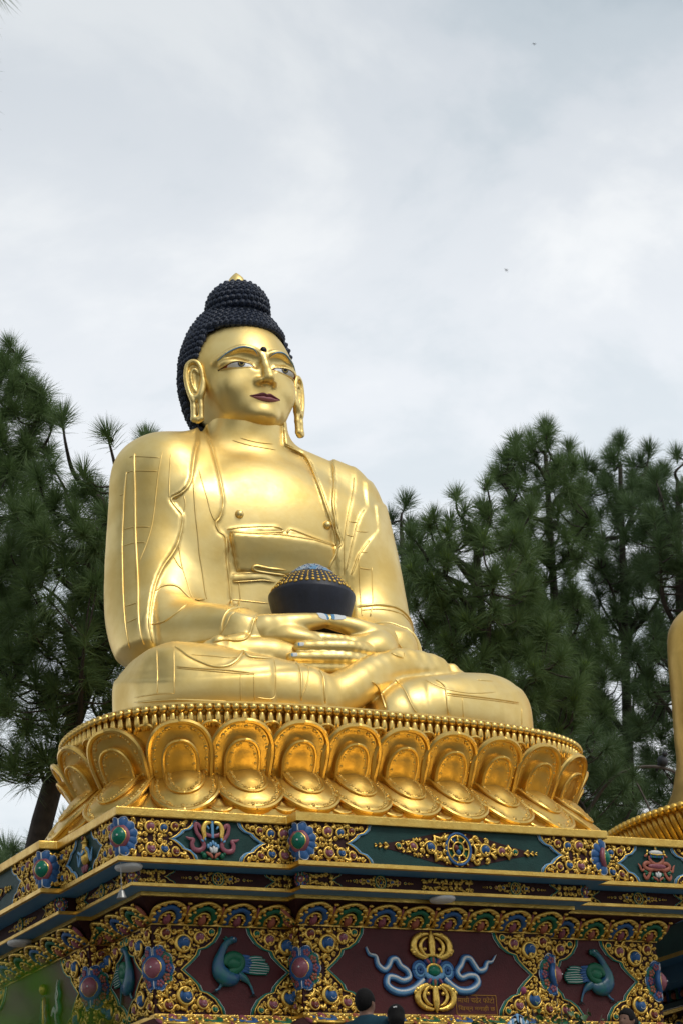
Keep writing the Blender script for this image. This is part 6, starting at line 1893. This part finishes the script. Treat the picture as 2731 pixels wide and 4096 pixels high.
def pine(label, base, trunk, crown, n_tuft, size, seed, n_limb=18, candle=0.0, dark=False, own=60, upright=0.6, tops=(), trunk_r=0.22, shell=0.45, group='pine trees behind the statues'):
    """trunk: points up from base; crown: list of (centre, radii, weight) ellipsoids; tops: extra tufts on the tallest shoots"""
    rg = random.Random(seed)
    t = thing('pine_tree', label, 'tree', base, group=group)
    B0 = Vector(base)
    TP = [Vector(p) for p in cr_spline([tuple(base)] + [tuple(p) for p in trunk], 5)]
    nT = len(TP)
    b = MB(); b.add(*tube([p - B0 for p in TP], [trunk_r * (1 - 0.80 * i / (nT - 1)) for i in range(nT)], 9))
    link('trunk', b.mesh('trunk', BARK, True), t)
    pts = [Vector(p) for p in tops]
    tw = sum(c[2] for c in crown)
    tries = 0
    while len(pts) < n_tuft + len(tops) and tries < 20000:
        tries += 1
        q = rg.uniform(0, tw)
        for c, r, w in crown:
            q -= w
            if q <= 0: break
        d = Vector((rg.gauss(0, 1), rg.gauss(0, 1), rg.gauss(0, 1))).normalized() * (shell + (1 - shell) * rg.random()) ** 0.6
        p = Vector(c) + Vector((d.x * r[0], d.y * r[1], d.z * r[2]))
        if min(((p - o).length_squared for o in pts[-70:]), default=9) < (size * 0.55) ** 2: continue
        pts.append(p)
    # limbs
    tips = pts[:len(tops)] + rg.sample(pts[len(tops):], min(n_limb, len(pts) - len(tops)))
    limbs = []
    for p in tips:
        hd = min(((p.x - q.x) ** 2 + (p.y - q.y) ** 2) ** 0.5 for q in TP)
        za = p.z - 0.55 * hd - rg.uniform(0.3, 0.9)
        a = min(TP[2:], key=lambda q: abs(q.z - za))
        mid = a.lerp(p, 0.5) + Vector((rg.uniform(-.2, .2), rg.uniform(-.2, .2), -0.12 * (p - a).length + rg.uniform(-.1, .1)))
        q3 = a.lerp(p, 0.8) + Vector((rg.uniform(-.12, .12), rg.uniform(-.12, .12), -0.10 * (p - a).length))
        C_ = [Vector(v_) for v_ in cr_spline([tuple(a), tuple(mid), tuple(q3), tuple(p)], 4)]
        limbs.append((C_, MB(), (p - a).length))
    axes = {}
    for p in pts:
        best = None
        for li, (C_, mb, L) in enumerate(limbs):
            for ci, c in enumerate(C_[3:]):
                dd = (p - c).length + (0.5 if c.z > p.z - 0.05 else 0)
                if best is None or dd < best[0]: best = (dd, li, ci + 3)
        dd, li, ci = best
        C_, mb, L = limbs[li]
        c = C_[ci]
        if (p - c).length > 0.05:
            m_ = c.lerp(p, 0.55) + Vector((rg.uniform(-.1, .1), rg.uniform(-.1, .1), -0.12 * (p - c).length - 0.04))
            W = [Vector(v_) for v_ in cr_spline([tuple(c), tuple(m_), tuple(p)], 3)]
            mb.add(*tube([w_ - B0 for w_ in W], [0.020 - 0.010 * i / (len(W) - 1) for i in range(len(W))], 4, cap=False))
            ax = (W[-1] - W[-3]).normalized()
        else: ax = (C_[-1] - C_[-3]).normalized()
        axes[id(p)] = (ax * (1 - upright) + Vector((0, 0, 1)) * upright + Vector((rg.uniform(-.25, .25), rg.uniform(-.25, .25), 0))).normalized()
    for C_, mb, L in limbs:
        n = len(C_)
        mb.add(*tube([c - B0 for c in C_], [max(0.016, (0.028 + 0.018 * L) * (1 - 0.78 * i / (n - 1))) for i in range(n)], 6, cap=False))
        link('limb', mb.mesh('limb', BARK, True), t)
    order = sorted(range(len(pts)), key=lambda i: (i >= len(tops), pts[i].length))
    items = []
    for rank, i in enumerate(order):
        p = pts[i]
        k = 3 if i < len(tops) else rg.choice((0, 0, 1, 2))
        sc = size / 0.62 * rg.uniform(0.82, 1.15)
        cd = rg.random() < candle
        M = Matrix.Translation(p - B0) @ axes[id(p)].to_track_quat('Z', 'Y').to_matrix().to_4x4() @ Matrix.Rotation(rg.uniform(0, 6.28), 4, 'Z') @ Matrix.Scale(sc, 4)
        if rank < own:
            o = link('needle_tuft', tuft_mesh(k, cd, dark), t); o.matrix_local = M
        else:
            items.append((TUFTS[k], M, 0))
            if cd: items.append((CAND, M, 1))
    if items:
        link('foliage', join_tufts(items, [NEEDLED if dark else NEEDLE, CANDLE]), t, kind='stuff')
    return t
E1_ = 'pine trees behind the statues'
L1 = pine('leaning pine with a forked dark trunk left of the big statue', (13.55, 35.0, 2.0), [(13.75, 34.7, 6.0), (13.95, 34.3, 8.6), (14.35, 33.6, 10.5), (14.85, 33.2, 12.2), (14.6, 32.8, 13.9)],
     [((14.1, 32.8, 12.6), (1.15, 1.1, 1.9), 3), ((13.5, 33.6, 10.6), (0.9, 0.9, 1.3), 1.4), ((15.0, 33.0, 11.6), (0.9, 0.9, 1.4), 1.4)], 190, 0.72, 5, 20, own=70, tops=[(14.34, 31.95, 14.65), (13.75, 32.3, 15.0), (14.9, 31.7, 14.5)], trunk_r=0.27)
L2 = pine('tall pine reaching highest at the left edge of the picture', (12.6, 37.5, 2.0), [(12.9, 37.0, 7.0), (13.2, 36.2, 12.0), (13.5, 35.2, 15.5), (13.72, 34.6, 17.0)],
     [((13.75, 34.7, 15.9), (0.75, 0.7, 1.3), 1.7), ((13.6, 34.9, 14.2), (1.0, 0.9, 1.5), 2.0), ((13.4, 35.6, 12.4), (1.1, 1.0, 1.5), 1.4)], 190, 0.74, 6, 18, own=50, tops=[(13.77, 34.5, 17.2), (13.95, 34.3, 16.4), (14.3, 34.0, 15.7), (13.6, 34.5, 16.9), (14.15, 34.2, 16.0)])
L3 = pine('slim pine whose tips show above the left shoulder of the big statue', (17.6, 38.0, 2.0), [(17.5, 37.5, 8.0), (17.3, 37.0, 13.0), (17.23, 36.7, 16.6)],
     [((17.0, 37.0, 14.3), (1.1, 1.0, 1.9), 1)], 70, 0.74, 7, 10, own=20, tops=[(17.23, 36.68, 16.85)])
R1 = pine('dense bright tipped pine right behind the big statue', (22.2, 34.2, 2.0), [(22.2, 34.1, 7.0), (22.1, 33.7, 11.0), (21.8, 33.2, 14.4)],
     [((21.75, 33.2, 13.3), (1.35, 1.2, 1.5), 3), ((22.25, 33.3, 11.7), (1.55, 1.2, 1.5), 3), ((22.2, 33.8, 10.0), (1.3, 1.1, 1.2), 1.5)], 280, 0.70, 8, 24, candle=0.5, own=110, tops=[(21.3, 32.9, 14.85), (21.75, 32.6, 15.0), (20.75, 33.6, 14.3), (22.5, 32.4, 14.55)])
R2 = pine('tall open pine with dark cones rising behind the dense pine', (27.6, 39.8, 2.0), [(27.6, 39.7, 9.0), (27.2, 38.8, 14.0), (26.8, 37.9, 18.3)],
     [((26.7, 38.0, 17.2), (1.1, 1.0, 1.7), 2), ((27.1, 38.7, 14.3), (1.3, 1.1, 2.0), 2), ((27.5, 39.3, 11.6), (1.2, 1.1, 1.5), 1)], 190, 0.78, 9, 22, own=50, upright=0.8, tops=[(26.77, 37.74, 18.8), (26.28, 38.14, 18.6), (27.2, 37.6, 18.4), (25.95, 38.4, 17.9), (27.45, 37.9, 18.0)])
R3 = pine('tall dark pine with many upright shoots toward the right edge', (29.8, 40.9, 2.0), [(29.7, 40.6, 9.0), (29.5, 39.7, 14.0), (29.2, 38.6, 18.7)],
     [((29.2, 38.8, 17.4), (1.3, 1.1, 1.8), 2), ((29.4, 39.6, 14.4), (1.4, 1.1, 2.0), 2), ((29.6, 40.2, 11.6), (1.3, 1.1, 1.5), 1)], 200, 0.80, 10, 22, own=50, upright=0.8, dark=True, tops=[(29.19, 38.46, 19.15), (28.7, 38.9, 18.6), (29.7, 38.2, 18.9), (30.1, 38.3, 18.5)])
R4 = pine('pine beside the second statue at the right edge', (28.3, 37.0, 2.0), [(28.3, 36.9, 8.0), (28.1, 36.0, 13.0), (27.9, 35.1, 16.8)],
     [((27.9, 35.3, 15.5), (1.1, 1.0, 1.7), 2), ((28.1, 36.0, 12.8), (1.2, 1.0, 1.8), 1.6), ((28.0, 36.6, 10.2), (1.2, 1.0, 1.3), 0.8)], 170, 0.72, 12, 20, own=50, upright=0.75, dark=True, tops=[(27.86, 34.99, 17.3), (28.3, 34.8, 17.0), (27.5, 35.3, 16.9)])
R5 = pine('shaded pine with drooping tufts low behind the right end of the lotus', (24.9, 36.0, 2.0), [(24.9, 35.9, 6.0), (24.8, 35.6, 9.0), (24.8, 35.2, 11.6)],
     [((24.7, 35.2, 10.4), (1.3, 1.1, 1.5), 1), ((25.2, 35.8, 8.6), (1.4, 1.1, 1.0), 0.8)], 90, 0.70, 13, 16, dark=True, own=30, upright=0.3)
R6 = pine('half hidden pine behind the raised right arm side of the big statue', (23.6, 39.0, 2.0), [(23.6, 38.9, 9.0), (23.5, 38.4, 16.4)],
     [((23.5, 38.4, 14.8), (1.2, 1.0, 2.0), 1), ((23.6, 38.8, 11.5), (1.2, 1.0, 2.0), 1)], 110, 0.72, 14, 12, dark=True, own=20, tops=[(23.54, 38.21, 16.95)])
# a darker wood farther back closes the view between the trunks
far_items = []
rgf = random.Random(99)
for i in range(520):
    u = rgf.random()
    x, y = (rgf.uniform(15.5, 21.0), rgf.uniform(44, 52)) if i % 3 == 0 else (rgf.uniform(27.5, 41), rgf.uniform(44, 54))
    hmax = 12.5 if i % 3 == 0 else 15.0
    z = 2.0 + (hmax - 2.0) * rgf.random() ** 0.8
    M = Matrix.Translation((x, y, z)) @ Matrix.Rotation(rgf.uniform(-.6, .6), 4, 'X') @ Matrix.Scale(rgf.uniform(1.3, 2.0), 4)
    far_items.append((TUFTS[rgf.choice((0, 1, 2))], M, 0))
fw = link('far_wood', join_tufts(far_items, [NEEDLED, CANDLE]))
tag(fw, 'dark mass of pine wood showing between the nearer trunks', 'wood', kind='stuff')
# cones on the open pine
cone = mesh('pine_cone', *lathe([(0.002, -0.12), (0.06, -0.09), (0.085, -0.02), (0.075, 0.05), (0.03, 0.10), (0.002, 0.11)], 10), mat=BARK, smooth=True)
for (x, y, z) in ((26.35, 38.1, 17.1), (26.5, 37.9, 16.3), (26.15, 38.2, 15.9), (26.75, 37.8, 16.7), (25.95, 38.4, 16.6)):
    o = link('pine_cone', cone, R2, loc=Vector((x, y, z)) - Vector((27.6, 39.8, 2.0)))

LBL = ['unseen added pine just off the left side of the plinth', 'unseen added bushy pine farther off to the left', 'unseen added pine behind and left of the plinth', 'unseen added open pine left of the terrace', 'unseen added dark pine at the far left of the plaza', 'unseen added bushy pine at the left rear of the plaza', 'unseen added leaning pine behind the viewer', 'unseen added open pine straight behind the viewer', 'unseen added dark pine behind and right of the viewer', 'unseen added bushy pine at the right rear of the plaza', 'unseen added pine at the right side of the plaza', 'unseen added pine near the right end of the terrace', 'unseen added leaning pine beside the steps', 'unseen added bushy pine right of the steps', 'unseen added dark pine near the right of the lawn', 'unseen added leaning pine left of the terrace edge', 'unseen added bushy pine close behind the left side of the plinth', 'unseen added tall pine between the others at the left']
# pines added round the plaza (out of the picture, they shade the plinth and show in the gilding)
for i, (src, x, y, r, s_) in enumerate(((L1, 5.0, 25.0, 1.0, 1.4), (R1, 3.0, 31.0, 2.0, 1.4), (L2, 5.5, 37.0, 3.0, 1.2), (R2, -3.0, 20.0, 4.0, 1.25), (R3, -8.0, 8.0, 0.6, 1.3), (R1, -10.0, -6.0, 5.0, 1.4), (L1, -2.0, -14.0, 2.6, 1.4), (R2, 8.0, -18.0, 1.2, 1.4), (R3, 19.0, -16.0, 3.3, 1.4), (R1, 29.0, -10.0, 0.3, 1.4), (R4, 38.0, 0.0, 2.2, 1.4), (L2, 42.0, 12.0, 4.4, 1.4), (L1, -1.5, 9.0, 4.0, 1.3), (R1, 17.0, -1.0, 2.2, 1.4), (R3, 25.0, 5.0, 1.1, 1.3), (L1, 3.0, 19.0, 2.0, 1.3), (R1, 5.5, 30.0, 0.4, 1.2), (L2, -1.0, 26.0, 0.8, 1.3))):
    root = src.copy(); COL.objects.link(root)
    root.location = (x, y, 2.0 if y > 13 else -1.6); root.rotation_euler = (0, 0, r); root.scale = (s_,) * 3
    root['label'] = LBL[i]; root['group'] = 'unseen pines added to shade the plinth'
    for ch_ in src.children:
        if ch_.name.startswith(('trunk', 'foliage', 'limb')):
            c = ch_.copy(); COL.objects.link(c); c.parent = root
# ------------------------------------------------------------------ bushes, leaves, birds
LEAF = material('bush_leaf', (0.055, 0.13, 0.025), 0.45, 0, 0.25, 6)
LEAFB = material('bright_leaf', (0.20, 0.42, 0.030), 0.45, 0, 0.2, 6)
TWIG = material('twig', (0.06, 0.045, 0.03), 0.9)
BUDM = paint('pink_bud', (0.30, 0.05, 0.12), 0.5)
def leaf(L=0.05, W=0.028):
    P = [(0, 0, 0)] + [(s_ * W * math.sin(math.pi * t) ** 0.8, L * t, 0.012 * abs(s_) - 0.02 * t * t) for t in (0.25, 0.5, 0.75) for s_ in (-1, 0, 1)] + [(0, L, -0.025)]
    F = [(0, 2, 1), (0, 3, 2), (1, 2, 5, 4), (2, 3, 6, 5), (4, 5, 8, 7), (5, 6, 9, 8), (7, 8, 10), (8, 9, 10)]
    return P, F
def bush(name, label, cat, loc, stems, n_leaf, L, mat, seed, spread=0.05):
    rg = random.Random(seed)
    t = thing(name, label, cat, loc)
    b = MB(); lf = MB()
    LP, LF = leaf(L, L * 0.55)
    for P in stems:
        Q = [Vector(p) for p in cr_spline(P, 5)]
        b.add(*tube(Q, [0.010 - 0.006 * i / (len(Q) - 1) for i in range(len(Q))], 5))
        for k in range(n_leaf):
            q = Q[int((0.35 + 0.65 * rg.random()) * (len(Q) - 1))] + Vector((rg.gauss(0, spread), rg.gauss(0, spread), rg.gauss(0, spread)))
            M = Matrix.Translation(q) @ Matrix.Rotation(rg.uniform(0, 6.28), 4, 'Z') @ Matrix.Rotation(rg.uniform(-0.9, 0.6), 4, 'X') @ Matrix.Scale(rg.uniform(0.7, 1.25), 4)
            lf.add(LP, LF, 0, M)
    link('stem', b.mesh('stem', TWIG, True), t)
    link('foliage', lf.mesh('foliage', mat, True), t, kind='stuff')
    return t
rg = random.Random(4)
stems = [[(0, 0, 0), (dx_ * 0.4, dy_ * 0.4, h * 0.55), (dx_, dy_, h)] for dx_, dy_, h in [(rg.uniform(-0.40, 0.45), rg.uniform(-0.25, 0.25), rg.uniform(1.05, 1.40)) for _ in range(26)]]
bs_ = bush('rose_bush', 'small leafy green bush with a pink bud in front of the right peacock', 'bush', (12.35, 18.2, 2.0), stems + [[(0, 0, 0), (-0.25, -0.02, 0.8), (-0.33, 0.0, 1.48)]], 26, 0.055, LEAF, 5)
link('rose_bud', mesh('rose_bud', *sphere(0.028, 8, 6, 1, 1, 1.3), mat=BUDM, smooth=True), bs_, loc=(-0.33, 0.0, 1.50))
bush('creeper', 'thin trailing creeper with pointed leaves below the painted notice', 'plant', (11.75, 18.3, 2.0), [[(0.3, 0, 0), (0.2, 0, 0.8), (0.05, 0, 1.14), (-0.24, 0.02, 1.28)], [(0.3, 0, 0), (0.1, 0, 1.0), (-0.1, 0, 1.20)], [(0.3, 0, 0), (0.25, 0, 0.9), (0.16, 0, 1.16)]], 14, 0.06, LEAF, 6, 0.03)
stems = [[(0, 0, 0), (0.02, 0.01, 1.0), (x, y, z)] for x, y, z in ((-0.02, 0.0, 1.842), (0.0, 0.02, 1.856), (0.012, -0.01, 1.868), (-0.035, 0.0, 1.83), (-0.016, -0.02, 1.838))]
near = thing('garden_plant', 'blurred bright green plant close to the camera at the lower left corner', 'plant', (0.60, 1.50, -1.6))
b = MB(); lf = MB(); LP, LF = leaf(0.055, 0.022)
for i, P in enumerate(stems):
    Q = [Vector(p) for p in cr_spline(P, 6)]
    b.add(*tube(Q, [0.004 - 0.002 * k / (len(Q) - 1) for k in range(len(Q))], 5))
    for k in range(7):
        q = Q[-1] - Vector((0, 0, 0.022 * k))
        lf.add(LP, LF, 0, Matrix.Translation(q) @ Matrix.Rotation(k * 2.4 + i, 4, 'Z') @ Matrix.Rotation(0.5, 4, 'X'))
link('stem', b.mesh('stem', TWIG), near); link('leaf', lf.mesh('leaf', LEAFB, True), near)
def bird(label, loc, s_, ang):
    t = MB()
    t.add([(x * 0.5, y * 0.14, z * 0.14) for x, y, z in sphere(1, 8, 6)[0]], sphere(1, 8, 6)[1])
    for sg in (-1, 1):
        W = [(0.2, 0, 0.05), (-0.15, 0, 0.05), (0.25, sg * 0.45, 0.25), (-0.05, sg * 0.45, 0.25), (0.0, sg * 0.95, 0.12)]
        W += [(x, y, z - 0.03) for x, y, z in W]
        t.add(W, [(0, 1, 3, 2), (2, 3, 4), (5, 7, 8, 6), (7, 9, 8), (0, 2, 7, 5), (1, 6, 8, 3), (2, 4, 9, 7), (3, 8, 9, 4)])
    t.add([(-0.45, 0.05, 0), (-0.45, -0.05, 0), (-0.75, -0.12, 0), (-0.75, 0.12, 0), (-0.6, 0, 0.04)], [(0, 1, 4), (1, 2, 4), (2, 3, 4), (3, 0, 4), (0, 3, 2, 1)])
    o = link('bird', t.mesh('bird', BLACK), loc=loc, rot=(0.4, 0.2, ang), scale=s_)
    tag(o, label, 'bird', 'birds circling high in the cloudy sky')
bird('tiny dark bird high near the top right of the sky', Vector(cf * 200 + cr * 15.9 + cu * 38.7), 0.24, 0.6)
bird('tiny dark bird in the sky over the right hand pines', Vector(cf * 200 + cr * 13.6 + cu * 20.0), 0.24, 2.0)
# pigeon on a bare branch
pg = thing('pigeon', 'grey pigeon perched on a bare branch among the pines at right', 'bird', (26.2, 34.4, 10.75))
GREYB = material('pigeon_grey', (0.055, 0.058, 0.07), 0.7)
b = MB(); b.add(*sphere(1, 12, 8, 0.09, 0.13, 0.10), M=Matrix.Translation((0, 0, 0.10)) @ Matrix.Rotation(0.5, 4, 'X')); b.add(*sphere(0.05, 10, 7), M=Matrix.Translation((0, -0.09, 0.21)))
b.add(*tube([(0, 0.08, 0.08), (0, 0.22, -0.02)], [0.05, 0.03], 6)); b.add(*tube([(0, -0.13, 0.21), (0, -0.165, 0.20)], [0.012, 0.003], 5))
for sx in (-1, 1): b.add(*tube([(sx * 0.03, 0, 0.03), (sx * 0.03, -0.01, -0.01)], 0.008, 5))
link('body', b.mesh('body', GREYB, True), pg)
for P in ([(25.0, 35.0, 11.0), (25.7, 34.6, 10.72), (26.3, 34.35, 10.70), (27.2, 34.5, 10.2)], [(25.6, 34.6, 10.72), (25.9, 34.5, 9.9), (26.0, 34.4, 9.2)]):
    pass
b = MB()
b.add(*tube(cr_spline([(24.85, 35.55, 9.6), (25.4, 34.9, 10.6), (26.2, 34.4, 10.72), (27.0, 34.4, 10.2), (27.6, 34.6, 9.2)], 5), [0.05, 0.045, 0.04, 0.04, 0.035] + [0.03] * 16, 6))
b.add(*tube(cr_spline([(25.7, 34.7, 10.66), (25.9, 34.5, 9.8), (25.7, 34.3, 8.9)], 5), 0.02, 5))
o = link('limb', b.mesh('limb', material('pale_branch', (0.13, 0.11, 0.095), 0.9, 0, 0.2, 10)), R5); o.location = Vector((0, 0, 0)) - Vector((24.9, 36.0, 2.0))
print('OBJ', len(bpy.data.objects), 'tris', sum(len(o.data.polygons) for o in bpy.data.objects if o.type == 'MESH'), 'TIME', time.time() - T0)
